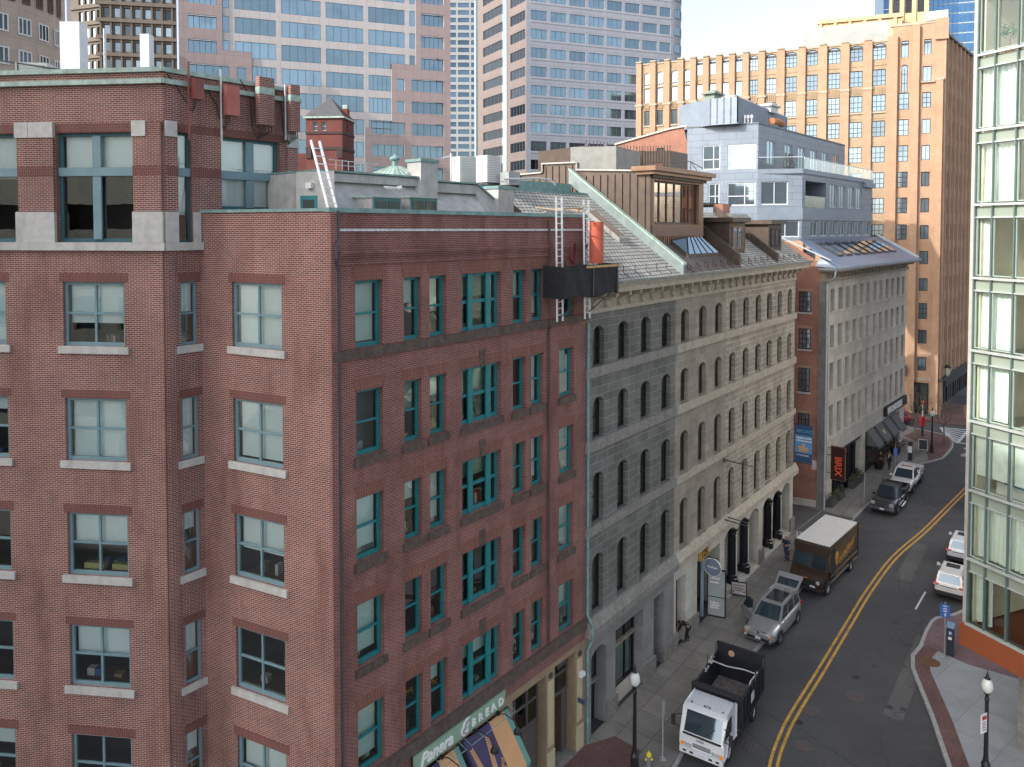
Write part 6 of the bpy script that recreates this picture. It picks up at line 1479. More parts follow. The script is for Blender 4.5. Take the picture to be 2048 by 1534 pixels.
for (a, b, zt) in ((-6.15, -5.0, 48.2), (-3.4, -2.6, 49.3), (-.75, .0, 42.3)): FO.box(mb, a, b, -.5, -.02, 0, zt)
mb.build('pier', BRICK_ORANGE, O)
mb = MB()
for u in pu: FO.box(mb, u - .42, u + .42, -.42, .35, 47.98, 48.18); FO.box(mb, u - .55, u + .55, -.42, -.0, 41.75, 42.05)
FO.box(mb, -38.8, -5.6, -.1, .4, 47.7, 47.9); FO.box(mb, -5.8, .1, -.1, .5, 49.4, 49.7); FO.box(mb, -.8, .1, -.55, .1, 42.3, 42.6); FO.box(mb, -2.4, -.85, -.3, 0, 42.15, 42.3); FO.box(mb, -6.2, 0, -.12, -.02, 5.1, 5.4)
for k in range(len(edges)): a, b = edges[k]; FO.box(mb, -a - .1, -b + .1, -.15, 0, 39.0 - .25, 38.98)
mb.build('stone_cap', plain('weathered_stone_cap', (.40, .35, .27), .85, dirt=.3), O)
mb = MB()
for k in range(len(edges)):
    a, b = edges[k]
    for q in range(5): u = -a + (a - b) * (q + .5) / 5; FO.box(mb, u - .06, u + .06, -.1, 0, 41.3, 42.1)
for z in (44.9, 38.2): 
    for k in range(len(edges)): a, b = edges[k]; FO.box(mb, -a - .05, -b + .05, -.06, 0, z - .1, z)
mb.build('spandrel_rib', BRICK_TAN, O)
orw = []
for k in range(9):
    for i, (z0, z1) in enumerate(rows):
        u = 2.4 + k * 2.45; orw.append((u, u + 1.25, z0, z1)); specs.append((FOR, u, u + 1.25, z0, z1, dict(v=.2, frame=DKF, pane=SKYGLASS, fw=.07, fd=.07, mull=(.5,), rail=(.5,), mw=.06)))
mb = MB(); wall(mb, FOR, 0, 26, 0, 47.9, orw + [(3, 24, -.5, 4.9, 0, .5)], .3); mb.build('street_wall', BRICK_ORANGE, O)
mb = MB()
for k in range(10): u = 1.8 + k * 2.45; FOR.box(mb, u - .3, u + .3, -.2, 0, 5.4, 48.6)
FOR.box(mb, 0, .7, -.3, 0, 0, 49.2); mb.build('street_pier', BRICK_ORANGE, O)
mb = MB(); FOR.box(mb, 0, 26, -.5, 0, 5.0, 5.4); FOR.box(mb, 0, 26, -.3, .3, 48, 48.3); FOR.box(mb, 3, 24, -.35, .4, 4.0, 5.0); mb.build('shop_fascia', plain('dark_green_fascia', (.035, .045, .045), .5), O)
for k in range(5): window(O, FOR, 3.2 + k * 4.2, 6.9 + k * 4.2, 1.3, 4.0, v=.35, frame=BLACK, pane=SHOPGLASS, fw=.1, fd=.1, mull=(.33, .66), name='shop_window')
many_windows(O, specs)
window(O, FO, -2.85, -.95, .9, 4.75, v=.4, frame=BLACK, pane=SHOPGLASS, fw=.12, fd=.1, mull=(.5,), rail=(.6,), mw=.08, name='entrance')
mb = MB(); mb.slab([FO.P(-38.5, .2)[:2], FO.P(-.2, .2)[:2], FOR.P(26, .3)[:2], FOR.P(26, 18)[:2], FO.P(-38.5, 18)[:2]], 47, 47.3); mb.build('roof', DARK_GREY, O)
mb = MB(); FO.box(mb, -5.4, -.1, .3, 6, 47.3, 49.5); FO.box(mb, -.9, .5, -.3, 3, 47.3, 49.9); mb.build('corner_pavilion', BRICK_ORANGE, O)
mb = MB(); FO.box(mb, -16.5, -6.0, 5, 12, 47.3, 51.6); o = tag(mb.build('roof_screen', plain('pale_metal_screen', (.33, .35, .34), .5, var=.1, scale=.6)), 'pale grey metal screen on the orange tower\'s roof', 'roof screen')
mb = MB(); FO.box(mb, -2.0, .4, -.2, 2.2, 49.7, 50.8); tag(mb.build('roof_block', plain('white_stone_block', (.62, .57, .52), .7)), 'white stone block above the orange tower\'s street corner', 'roof block')
ac_unit('pale rooftop unit on the orange tower roof, left of the metal screen', 46.2, 107, 47.5, 3.2, 2, 1.8, .4, ACW, 'units on the orange tower roof')
for (u, F, lab) in ((-3.9, FO, 'black lantern on the orange tower\'s wall above the parked dark red car'), (1.6, FOR, 'black lantern round the orange tower\'s street corner')):
    t = thing('wall_lantern', lab, 'lantern', F.P(u, -.4, 5.8), 0, 'lanterns on the orange tower'); x, y, _ = F.P(u, -.8)
    mb = MB(); mb.lathe((x, y, 5.6), [(.12, 0), (.3, .3), (.42, 1.1)], 6); mb.build('glass', plain('dim_lantern_glass', (.3, .3, .26), .3), t); mb = MB(); mb.lathe((x, y, 6.7), [(.48, 0), (.3, .25), (.05, .4)], 6); mb.bar((x, y, 5.6), F.P(u, 0, 5.3), .06); mb.build('cap', BLACK, t)
# cream stepped tower and glass towers beyond
def far_box(name, label, x0, x1, y, z0, z1, m, rz=0, d=20):
    t = thing(name, label, 'building', ((x0 + x1) / 2, y, z0), rz); return t
t = thing('cream_stone_tower', 'cream stone stepped tower with arched louvres behind the orange brick tower', 'building', (62, 150, 0), -.45)
FCr = Fr((57.5, 142), (.93, -.36)); FCr2 = Fr((69.5, 139.5), (.93, -.36))
mb = MB(); wall(mb, FCr, 0, 14, 30, 62.5, [(.9, 2.1, 54.3, 57.2, .5), (3.8, 4.8, 54.3, 57.2, .5)], .3)
Fk = Fr(FCr.P(14)[:2], (.36, .93)); wall(mb, Fk, 0, 10, 30, 62.5); mb.slab([FCr.P(0)[:2], FCr.P(14)[:2], FCr.P(14, 10)[:2], FCr.P(0, 10)[:2]], 62.3, 62.5)
lou = [(.6 + k * 2.0, 1.7 + k * 2.0, 63.5, 66.6, .5) for k in range(3)]
wall(mb, FCr2, 0, 6.5, 40, 72, lou, .3); Fk2 = Fr(FCr2.P(6.5)[:2], (.36, .93)); wall(mb, Fk2, 0, 6, 40, 72); mb.build('wall', CREAM, t)
mb = MB()
for k in range(6): FCr.box(mb, .1 + k * 2.5, .6 + k * 2.5, -.3, 0, 30, 62.9)
for k in range(4): FCr2.box(mb, .0 + k * 2.0, .35 + k * 2.0, -.3, 0, 40, 72)
FCr.box(mb, -.2, 14.2, -.4, .4, 62.4, 63.1); mb.build('pier', CREAM, t)
for l in lou: window(t, FCr2, *l[:4], v=.2, frame=DKF, pane=DARKGLASS, fw=.1, fd=.1, rail=(.2, .4, .6, .8), mw=.1, arch=.5, name='louvre')
for l in ((.9, 2.1, 54.3, 57.2), (3.8, 4.8, 54.3, 57.2)): window(t, FCr, *l, v=.2, frame=DKF, pane=DARKGLASS, fw=.1, fd=.1, rail=(.5,), arch=.5)
def glass_tower(name, label, F, W, z1, m, fl, colw, seam, d=20):
    t = thing(name, label, 'building', F.P(W / 2, 5, 0), F.rot())
    mb = MB(); F.box(mb, 0, W, 0, d, 20, z1); mb.build('curtain_wall', m, t)
    mb = MB(); z = 40
    while z < z1: F.box(mb, 0, W, -.08, 0, z, z + seam); z += fl
    mb.build('floor_band', plain('pale_floor_band', (.45, .52, .58), .5), t)
    mb = MB(); n = int(W / colw)
    for k in range(n + 1): F.box(mb, k * colw - .06, k * colw + .06, -.12, 0, 30, z1)
    mb.build('mullion', plain('blue_mullion', (.12, .2, .3), .4), t)
    return t
BLUEG = panel_glass('deep_blue_glass', (.09, .20, .36), .06, .8, .1, .05); BLUEG2 = panel_glass('dark_blue_glass', (.05, .10, .19), .08, .8, .1, .05)
glass_tower('blue_glass_tower', 'bright blue glass tower with thin pale floor lines, behind the orange tower\'s corner', Fr((144, 262), (.95, -.31)), 18.5, 130, BLUEG, 3.4, 1.5, .35)
glass_tower('dark_glass_tower', 'dark navy glass tower between the cream tower and the blue one', Fr((125, 255), (.95, -.31)), 14, 130, BLUEG2, 3.4, 1.5, .15)

# ================================================================== glass corner building across the street
GB = thing('glass_corner_building', 'glass-fronted corner building with pale green panes, curtains and rust-red base', 'building', FGL.P(3, 4, gz(24, 36)), FGL.rot())
FL = [5.2, 8.35, 11.65, 14.95, 18.3, 21.72, 25.15, 28.6, 32.08, 35.5]
SP = .62
FRM = plain('pale_green_grey_frame', (.33, .40, .37), .4, var=.06); FRMD = plain('dark_green_frame', (.03, .055, .052), .4)
SPAN = plain('olive_grey_spandrel', (.27, .315, .26), .25, var=.08, scale=.6)
ms = [0, .82, 1.85, 2.9, 3.95, 5.0, 6.05]
specs = []
for i in range(len(FL) - 1):
    za, zb = FL[i], FL[i + 1]
    for k in range(len(ms) - 1):
        window(GB, FGL, ms[k] + .03, ms[k + 1] - .03, za + .12, zb - SP, v=.06, frame=FRMD if i == 0 else FRM, pane=GLASS_G, fw=.035, fd=.1)
    mb = MB(); FGL.quad(mb, 0, 6.05, zb - SP + .02, zb - .1, .09); mb.build('spandrel', SPAN, GB)
mb = MB()
for i in range(len(FL)): FGL.box(mb, -.06, 6.1, -.1, .06, FL[i] - .05, FL[i] + .06); FGL.box(mb, 0, 6.1, -.03, .08, FL[i] - SP, FL[i] - SP + .06) if i else None
mb.build('transom', plain('light_metal_trim', (.52, .56, .54), .4, metal=.3), GB)
mb = MB()
for m_ in ms: mb = MB(); FGL.box(mb, m_ - .03, m_ + .03, -.06, .16, 5.2, 35.5); mb.build('mullion', plain('grey_green_mullion', (.10, .145, .135), .4), GB)
mb = MB(); FGL.box(mb, -.22, -.02, -.02, 7, 5.2, 35.5); mb.build('corner_post', plain('pale_grey_fin', (.42, .40, .37), .5), GB)
mb = MB(); FGL.box(mb, -.3, 7, -.14, 9, 4.1, 5.14); mb.build('base_fascia', plain('rust_red_fascia', (.27, .075, .03), .5, var=.1, scale=1), GB)
mb = MB()
for i in range(len(FL)): FGL.box(mb, 0, 8, .2, 9, FL[i] - .4, FL[i] - .12)
mb.build('floor_slab', ROOM_LIGHT, GB)
mb = MB(); FGL.box(mb, 0, 8, 4.6, 4.8, 5.2, 35.4); FGL.box(mb, .02, .12, .3, 4.6, 5.2, 35.4)
for i in range(len(FL) - 1): pass
mb.build('interior_wall', plain('cream_room_wall', (.66, .62, .50), .85, var=.05), GB)
FST = Fr(FGL.P(-.2, 0)[:2], (.6361, .7716)); 
mb = MB(); FGLw = Fr(FGL.P(1.5, 1.5)[:2], (.384, -.923)); FGLw.box(mb, 0, 8, 0, 8, -1.5, 4.1); mb.build('recessed_base', masonry('grey_stone_tiles', (.24, .23, .21), (.19, .185, .17), (.15, .145, .13), .6, .12, .01, var=.2, stain=.2), GB)
# street side of the glass building, stepping round the corner away from the photograph
mb = MB(); FNx = Fr(FGL.P(-.22, 7)[:2], (-.384, .923)); mb.slab([FGL.P(-.1, .1)[:2], FGL.P(-.1, 7)[:2], FGL.P(30, 7)[:2], FGL.P(30, 9)[:2]], 35.5, 35.8); mb.build('roof', CAST, GB)
CURT = plain('white_sheer_curtain', (.80, .83, .80), .8, var=.03)
def curtain(i, u0, u1, label, lean=0, full=1):
    mb = MB(); n = int((u1 - u0) / .045); vs = []; fs = []; z0, z1 = FL[i] + .15, FL[i + 1] - SP - .02
    rr = random.Random(i * 7 + int(u0 * 10)); ph = rr.random() * 6
    for k in range(n + 1):
        u = u0 + (u1 - u0) * k / n; vv = .42 + .06 * math.sin(k * 1.15 + ph) + .03 * math.sin(k * .37)
        vs += [FGL.P(u + lean * .0, vv, z0), FGL.P(u + lean, vv * .98, z1)]
    for k in range(n): fs.append((2 * k, 2 * k + 2, 2 * k + 3, 2 * k + 1))
    mb.add(vs, fs); tag(mb.build('curtain', CURT, None, smooth=True), label, 'curtain', 'sheer curtains in the glass corner building')
ordn = ['lowest', 'second', 'third', 'fourth', 'fifth', 'sixth', 'seventh', 'eighth', 'top']
curtain(7, .1, 1.75, 'sheer curtain beside the building corner, on the floor below the potted plant'); curtain(6, .1, 1.6, 'sheer white curtain drawn wide on the third glazed floor from the top', .1); curtain(6, 2.0, 3.4, 'second curtain on that third floor, behind the next mullion'); curtain(5, .1, .45, 'narrow gathered curtain on the floor with the dining table')
curtain(4, .1, 1.5, 'sheer curtain ending mid-pane on the glass building\'s middle floor', .05); curtain(3, .1, 1.5, 'sheer curtain beside the room with a framed plant picture', .0); curtain(1, .1, 4.0, 'long sheer curtain closing the floor above the darker lowest glazing'); curtain(0, .1, .9, 'gathered curtain on the lowest, darkest glazed floor')
mb = MB()
for (a, b) in ((.12, .8), (.86, 1.83), (1.89, 2.88)): FGL.box(mb, a, b, .3, .33, FL[2] + .75, FL[3] - SP - .03)
tag(mb.build('roller_blind', plain('white_roller_blind', (.78, .80, .78), .8)), 'flat white roller blinds pulled most of the way down, below the picture room', 'roller blind')
def potplant(label, u, v, i, h, r):
    t = thing('potted_plant', label, 'potted plant', FGL.P(u, v, FL[i]), 0, 'house plants in the glass corner building'); x, y, _ = FGL.P(u, v); z = FL[i] - .1
    mb = MB(); mb.lathe((x, y, z), [(.16, 0), (.22, .4), (.18, .4)], 10); mb.build('pot', plain('terracotta', (.32, .13, .06), .7), t)
    mb = MB(); mb.tube([(x, y, z + .3), (x + .03, y, z + h * .6)], .02, 5); mb.build('stem', RUST, t); mb = MB(); rr = random.Random(int(u * 100) + i)
    for q in range(170):
        d_ = Vector((rr.gauss(0, 1), rr.gauss(0, 1), rr.gauss(0, .8))).normalized() * r * rr.random() ** .4; p = Vector((x, y, z + h * .75)) + d_; e1 = Vector((rr.random() - .5, rr.random() - .5, rr.random() - .5)) * .2; e2 = Vector((rr.random() - .5, rr.random() - .5, rr.random() - .5)) * .12; mb.face([p, p + e1, p + e1 + e2, p + e2])
    mb.build('foliage', plain('house_plant_green', (.05, .14, .04), .5), t)
potplant('bushy green plant in a pot on the topmost visible glass floor', .85, .9, 8, 1.5, .38); potplant('dark leafy plant at the edge of the second glass floor down', 2.75, .9, 7, 1.6, .42)
t = thing('dining_table', 'dark wooden dining table on the floor with the narrow gathered curtain', 'table', FGL.P(2.6, 2.0, FL[5]), FGL.rot()); zt = FL[5] - .12
mb = MB(); FGL.box(mb, 1.9, 3.8, 1.4, 2.3, zt + .71, zt + .76); mb.build('table_top', plain('dark_table_wood', (.07, .035, .02), .4), t)
for u in (2.0, 3.7):
    for v in (1.5, 2.2): mb = MB(); FGL.box(mb, u - .03, u + .03, v - .03, v + .03, zt, zt + .71); mb.build('leg', plain('dark_table_wood', (.07, .035, .02)), t)
def chair(label, u, v, i, f=1):
    t = thing('dining_chair', label, 'chair', FGL.P(u, v, FL[i] - .12), FGL.rot(), 'dark chairs in the glass corner building'); z = FL[i] - .12; m = plain('dark_table_wood', (.07, .035, .02))
    mb = MB(); FGL.box(mb, u - .22, u + .22, v - .22, v + .22, z + .43, z + .47); mb.build('seat', m, t); mb = MB(); FGL.box(mb, u - .22, u + .22, v - .22 * f - .02, v - .22 * f + .02, z + .47, z + .95); mb.build('backrest', m, t)
    for a in (-.19, .19):
        for b in (-.19, .19): mb = MB(); FGL.box(mb, u + a - .02, u + a + .02, v + b - .02, v + b + .02, z, z + .43); mb.build('leg', m, t)
chair('dark dining chair at the wooden table, nearest the building corner', 2.2, 1.1, 5); chair('dark dining chair at the wooden table, beyond the first one', 3.0, 1.1, 5); chair('dark chair in the picture room of the glass building', 2.5, 1.0, 3); chair('dark armless chair by the desk on the lowest glass floor', 2.3, 1.4, 0)
t = thing('framed_picture', 'framed picture of green leaves on the wall of a glass building room', 'picture', FGL.P(2.4, 4.5, FL[3] + 1), FGL.rot()); mb = MB(); FGL.box(mb, 1.9, 4.0, 4.3, 4.55, FL[3] + .5, FL[3] + 2.4); mb.build('panel', plain('cream_picture', (.6, .56, .42), .7), t); mb = MB()
for k in range(9): FGL.box(mb, 2.2 + (k % 3) * .45, 2.5 + (k % 3) * .45, 4.27, 4.3, FL[3] + .9 + (k // 3) * .4, FL[3] + 1.1 + (k // 3) * .4)
mb.build('leaf_print', plain('leaf_green', (.06, .13, .04)), t)
t = thing('bed', 'white bed with blue throw behind the roller blinds of the glass building', 'bed', FGL.P(2, 2, FL[2]), FGL.rot()); mb = MB(); FGL.box(mb, .6, 3.0, 1.0, 3.0, FL[2] - .1, FL[2] + .45); mb.build('mattress', plain('white_linen', (.75, .75, .72), .8), t, bevel=.06); mb = MB(); FGL.box(mb, 1.0, 2.9, .95, 2.0, FL[2] + .45, FL[2] + .55); mb.build('throw', plain('blue_throw', (.07, .2, .36), .8), t, bevel=.04)
t = thing('round_table', 'round pale table on the lowest glass floor', 'table', FGL.P(2.6, 1.2, FL[0]), 0); x, y, _ = FGL.P(2.9, 1.1); mb = MB(); mb.lathe((x, y, FL[0] - .12 + .7), [(.5, 0), (.5, .04)], 20); mb.build('table_top', plain('pale_table', (.4, .42, .42), .3), t); mb = MB(); mb.lathe((x, y, FL[0] - .12), [(.28, 0), (.26, .03), (.04, .05), (.04, .7)], 12); mb.build('pedestal', DARK_GREY, t)

# ================================================================== towers far behind
T1 = thing('pink_granite_tower', 'broad office tower of pale and pink granite with strips of blue windows', 'building', (-36, 128, 0), .36)
FT1 = Fr((-35.88, 128.0), (.93557, .35314))
rowz = [(z, z + 2.66) for z in [40.7 + 4.02 * k - 0.0 for k in range(-3, 10)]]
rowz = [(56.24 - 3.93 * k, 58.88 - 3.93 * k + .02) for k in range(-4, 9)]
cen = [(-12.2, -11.18), (-10.33, -3.88), (-3.0, 3.47), (4.3, 10.69), (11.56, 18.0), (18.84, 19.84)]
specs = []; reg = []
def zmid(z): return z
hp = []; hg = []
for (z0, z1) in rowz:
    for (a, b) in cen:
        if b <= -7.7 and z1 < 53.3: 
            if b < -10.5: continue
        if a > 10.7 and b > 15.6 and z1 < 53.6 and z0 > 41.5:
            if a > 15: continue
            b = 15.5
        if a > 10.7 and z1 < 42: continue
        if a > 15.6 and z1 < 53.6: continue
        a2 = max(a, -7.7) if (z1 < 53.3 and a < -7.7) else a
        hg.append((a2, b, z0, z1)); specs.append((FT1, a2, b, z0, z1, dict(v=.04, frame=plain('tower_frame', (.10, .16, .2), .4), pane=SKYGLASS, fw=.06, fd=.06, mull=(.2, .4, .6, .8) if b - a2 > 2 else (), mw=.08)))
    pr = [(20.85, 25.1)] if z1 > 53.6 else ([(16.51, 17.94), (19.12, 25.1)] if z0 > 41.5 else [(12.0, 17.9), (19.12, 25.1)])
    pl_ = [(-17.44, -13.09)] if z1 > 53.3 else [(-17.44, -11.26), (-10.1, -8.62)]
    for (a, b) in pr + pl_:
        hp.append((a, b, z0 + .25, z1 - .25)); specs.append((FT1, a, b, z0 + .25, z1 - .25, dict(v=.34, frame=plain('tower_frame', (.10, .16, .2)), pane=SKYGLASS, fw=.06, fd=.06, mull=(.2, .4, .6, .8) if b - a > 2 else (), mw=.08)))
mb = MB(); wall(mb, FT1, -12.25, 19.93, 53.28, 76, hg, .1); wall(mb, FT1, -7.77, 15.52, 41.8, 53.28, hg, .1); wall(mb, FT1, -7.77, 10.78, 20, 41.8, hg, .1); mb.build('pale_wall', GREYG, T1)
mb = MB(); wall(mb, FT1, -18.77, -12.25, 20, 76, hp, .4, v=-.3); wall(mb, FT1, -12.25, -7.77, 20, 53.26, hp, .4, v=-.3); FT1.box(mb, -12.25, -7.77, -.3, 0, 53.2, 53.26); mb.build('pink_wall', PINKG, T1); mb = MB(); wall(mb, FT1, 19.93, 26.32, 20, 76, hp, .4, v=-.3); wall(mb, FT1, 15.52, 19.93, 20, 53.28, hp, .4, v=-.3); wall(mb, FT1, 10.78, 15.52, 20, 41.8, hp, .4, v=-.3)
FT1.box(mb, 10.78, 15.52, -.3, .0, 41.75, 41.8); FT1.box(mb, 15.52, 19.93, -.3, 0, 53.23, 53.28); mb.build('pink_wall', PINKG, T1)
FT1s = Fr(FT1.P(-18.77, 14)[:2], (.353, -.9356)); hs = []
for (z0, z1) in rowz:
    for (a, b) in ((1.5, 5.5), (7, 11)): hs.append((a, b, z0, z1)); specs.append((FT1s, a, b, z0, z1, dict(v=.1, frame=plain('tower_frame', (.1, .16, .2)), pane=SKYGLASS, fw=.06, fd=.06, mull=(.5,))))
mb = MB(); wall(mb, FT1s, 0, 14.3, 20, 76, hs, .2); mb.build('side_wall', GREYG, T1)
many_windows(T1, specs)
T2 = thing('grey_office_tower', 'cool grey office tower with rounded far corner and grids of blue windows', 'building', (20, 170, 0), .37)
FT2 = Fr((3.14, 164), (.93253, .36108)); FT2l = Fr(Vector((3.14, 164)) + Vector((-.48127, .87657)) * 24, (.48127, -.87657))
c2 = [(1.03, 4.86), (5.7, 9.57), (10.31, 14.26), (15.01, 18.92), (19.68, 23.54), (24.32, 28.12), (28.86, 32.78), (33.46, 36.39)]
r2 = [(69.51 - 4.05 * k, 71.56 - 4.05 * k + .1) for k in range(-2, 12)]; specs = []; h2 = []; h2l = []
TF = plain('grey_tower_frame', (.12, .15, .2), .4)
for i, (z0, z1) in enumerate(r2):
    for (a, b) in c2: h2.append((a, b, z0, z1)); specs.append((FT2, a, b, z0, z1, dict(v=.1, frame=TF, pane=SKYGLASS if z0 > 42 else DARKGLASS, fw=.07, fd=.06, mull=(.33, .67), mw=.1)))
    for (a, b) in ((24 - 7.3, 23.4), (3.0, 24 - 11.4)): h2l.append((a, b, z0, z1)); specs.append((FT2l, a, b, z0, z1, dict(v=.15, frame=TF, pane=DARKGLASS, fw=.07, fd=.06, mull=(.2, .4, .6, .8), mw=.1)))
mb = MB(); wall(mb, FT2, 0, 36.6, 20, 80, h2, .2); mb.build('wall', COOLG, T2)
mb = MB(); wall(mb, FT2l, 0, 12.7, 20, 80, h2l, .2); wall(mb, FT2l, 15.9, 24, 20, 80, h2l, .2); FT2l.box(mb, 12.7, 15.9, 1.2, 1.4, 20, 80); mb.build('shaded_wall', masonry('shaded_grey_cladding', (.22, .18, .17), (.205, .17, .16), (.16, .135, .13), 2.2, 2.0, .035, var=.06, stain=.12, offset=0, bmp=.1), T2)  # darker copy of the grey cladding: this side's shade put into its colour
mb = MB(); Rr = 5.0; cx, cy, _ = FT2.P(36.6, Rr); n = 10; ang0 = math.atan2(FT2.n.y, FT2.n.x)
vs = []; fs = []; uvs = []
for k in range(n + 1):
    a = ang0 + (math.pi * .62) * k / n; vs += [(cx + Rr * math.cos(a), cy + Rr * math.sin(a), 20), (cx + Rr * math.cos(a), cy + Rr * math.sin(a), 80)]
for k in range(n): fs.append((2 * k, 2 * k + 2, 2 * k + 3, 2 * k + 1)); s_ = Rr * math.pi * .62 / n; uvs.append([(36.6 + s_ * k, 20), (36.6 + s_ * (k + 1), 20), (36.6 + s_ * (k + 1), 80), (36.6 + s_ * k, 80)])
mb.add(vs, fs, 0, uvs); mb.build('rounded_corner', COOLG, T2)
for (z0, z1) in r2:
    for (k0, k1) in ((.8, 3.0), (3.9, 6.1), (7, 9)):
        a0 = ang0 + math.pi * .062 * k0; a1 = ang0 + math.pi * .062 * k1; p0 = (cx + (Rr + .02) * math.cos(a0), cy + (Rr + .02) * math.sin(a0)); p1 = (cx + (Rr + .02) * math.cos(a1), cy + (Rr + .02) * math.sin(a1)); Fw = Fr(p0, (p1[0] - p0[0], p1[1] - p0[1])); L = math.hypot(p1[0] - p0[0], p1[1] - p0[1])
        specs.append((Fw, 0, L, z0, z1, dict(v=-.2, frame=TF, pane=SKYGLASS, fw=.07, fd=.06, mull=(.5,))))
many_windows(T2, specs)
mb = MB()
for (z0, z1) in r2:
    mb = MB(); FT2.box(mb, .9, 36.6, -.06, 0, z0 - .45, z0 - .05); mb.build('sill_band', plain('pale_sill_panel', (.46, .47, .52), .6), T2)
mb = MB(); FT2l.box(mb, -.8, -.1, -.5, .5, 20, 80); mb.build('edge_fin', plain('bright_edge_fin', (.5, .62, .66), .2, metal=.5), T2)
# slim dark tower
t = thing('slim_grey_tower', 'slim distant tower of pale concrete bands and dark windows between two office towers', 'building', (-26, 414, 0), 0); FT3 = Fr((-42, 414), (1, .02)); specs = []
h3 = [(a, b, 40 + 4.05 * k, 42.5 + 4.05 * k) for k in range(28) for (a, b) in ((.6, 4.2), (5.0, 11.4), (12.4, 18.6), (19.6, 25.4), (26.2, 32))]
mb = MB(); wall(mb, FT3, 0, 33, 20, 153, h3, .4); mb.build('wall', plain('pale_concrete_tower', (.34, .36, .37), .8, var=.05, scale=.1), t)
many_windows(t, [(FT3, *h, dict(v=.3, frame=plain('dark_tower_frame', (.06, .08, .1), .4), pane=panel_glass('steel_blue_glass', (.10, .16, .22), .1, .7, .3), fw=.15, fd=.1, mull=(.33, .66), mw=.12)) for h in h3])
# brown concrete tower
t = thing('brown_concrete_tower', 'brown ribbed concrete office tower standing behind the white aerial shrouds', 'building', (-88, 185, 0), 0); FT4 = Fr((-97, 178), (.98, .2)); FT4l = Fr(Vector((-97, 178)) + Vector((-.95, .32)) * 10.2 + Vector((0, 2)), (.95, -.32)); specs = []; h4 = []; h4l = []
for k in range(13):
    z0 = 50 + 4.0 * k
    for c in range(7): a = .9 + c * 2.25; h4.append((a, a + 1.5, z0, z0 + 2.3)); specs.append((FT4, a, a + 1.5, z0, z0 + 2.3, dict(v=.3, frame=plain('brown_tower_frame', (.1, .08, .065), .5), pane=panel_glass('mixed_tower_glass', (.22, .27, .30), .06, .75, .8, .05), fw=.12, fd=.1)))
    for c in range(4): a = 2.4 + c * 1.9; h4l.append((a, a + 1.25, z0, z0 + 2.3)); specs.append((FT4l, a, a + 1.25, z0, z0 + 2.3, dict(v=.3, frame=plain('brown_tower_frame', (.1, .08, .065)), pane=panel_glass('pale_tower_glass', (.34, .46, .56), .06, .75, .3, .05), fw=.1, fd=.1)))
mb = MB(); wall(mb, FT4, 0, 17, 30, 102, h4, .4); wall(mb, FT4l, 0, 10.2, 30, 102, h4l, .4); mb.build('wall', BROWNC, t)
mb = MB()
for k in range(13): z = 50 + 4.0 * k; FT4.box(mb, -.7, 17, -.55, 0, z - 1.15, z - .35)
for c in range(8): FT4.box(mb, .1 + c * 2.25, .5 + c * 2.25, -.35, 0, 50, 102)
for k in range(13): z = 50 + 4.0 * k; FT4l.box(mb, 0, 10, -.35, 0, z - 1.1, z - .4)
mb.build('spandrel_rib', BROWNC, t); many_windows(t, specs)
# curved beige building
t = thing('curved_beige_building', 'beige stone building with a curved front and framed windows at the skyline\'s edge', 'building', (-78, 108, 0), 0); RC = 15; CXc, CYc = -79.5, 106; nseg = 30
vs = []; fs = []; uvs = []
for k in range(nseg + 1):
    a = -2.6 + 2.9 * k / nseg; vs += [(CXc + RC * math.cos(a), CYc + RC * math.sin(a), 30), (CXc + RC * math.cos(a), CYc + RC * math.sin(a), 72)]
for k in range(nseg): fs.append((2 * k, 2 * k + 2, 2 * k + 3, 2 * k + 1)); s_ = RC * 2.9 / nseg; uvs.append([(s_ * k, 30), (s_ * (k + 1), 30), (s_ * (k + 1), 72), (s_ * k, 72)])
mb = MB(); mb.add(vs, fs, 0, uvs); mb.build('wall', BEIGE, t); mb = MB(); mb.lathe((CXc, CYc, 60.6), [(RC + .3, 0), (RC + .35, .3), (RC + .1, .5)], 60); mb.build('cornice', BEIGE, t)
specs = []
for i, (z0, z1, wd, fr_) in enumerate(((45.6, 47.9, 1.9, WHITE), (49.9, 52.2, 1.9, WHITE), (41.3, 43.6, 1.9, WHITE), (54.1, 57.2, 1.1, plain('red_brown_frame', (.12, .06, .05), .5)), (58, 60, 1.1, plain('red_brown_frame', (.12, .06, .05))), (62, 64.5, 1.9, WHITE))):
    n = 13 if wd > 1.5 else 19
    for k in range(n):
        a = -2.5 + 2.7 * (k + .5) / n; da = wd / 2 / RC; p0 = (CXc + RC * math.cos(a - da), CYc + RC * math.sin(a - da)); p1 = (CXc + RC * math.cos(a + da), CYc + RC * math.sin(a + da)); Fw = Fr(p0, (p1[0] - p0[0], p1[1] - p0[1])); specs.append((Fw, 0, wd, z0, z1, dict(v=-.16, frame=fr_, pane=DARKGLASS, fw=.16, fd=.12, mull=(.33, .66), mw=.16)))
many_windows(t, specs)
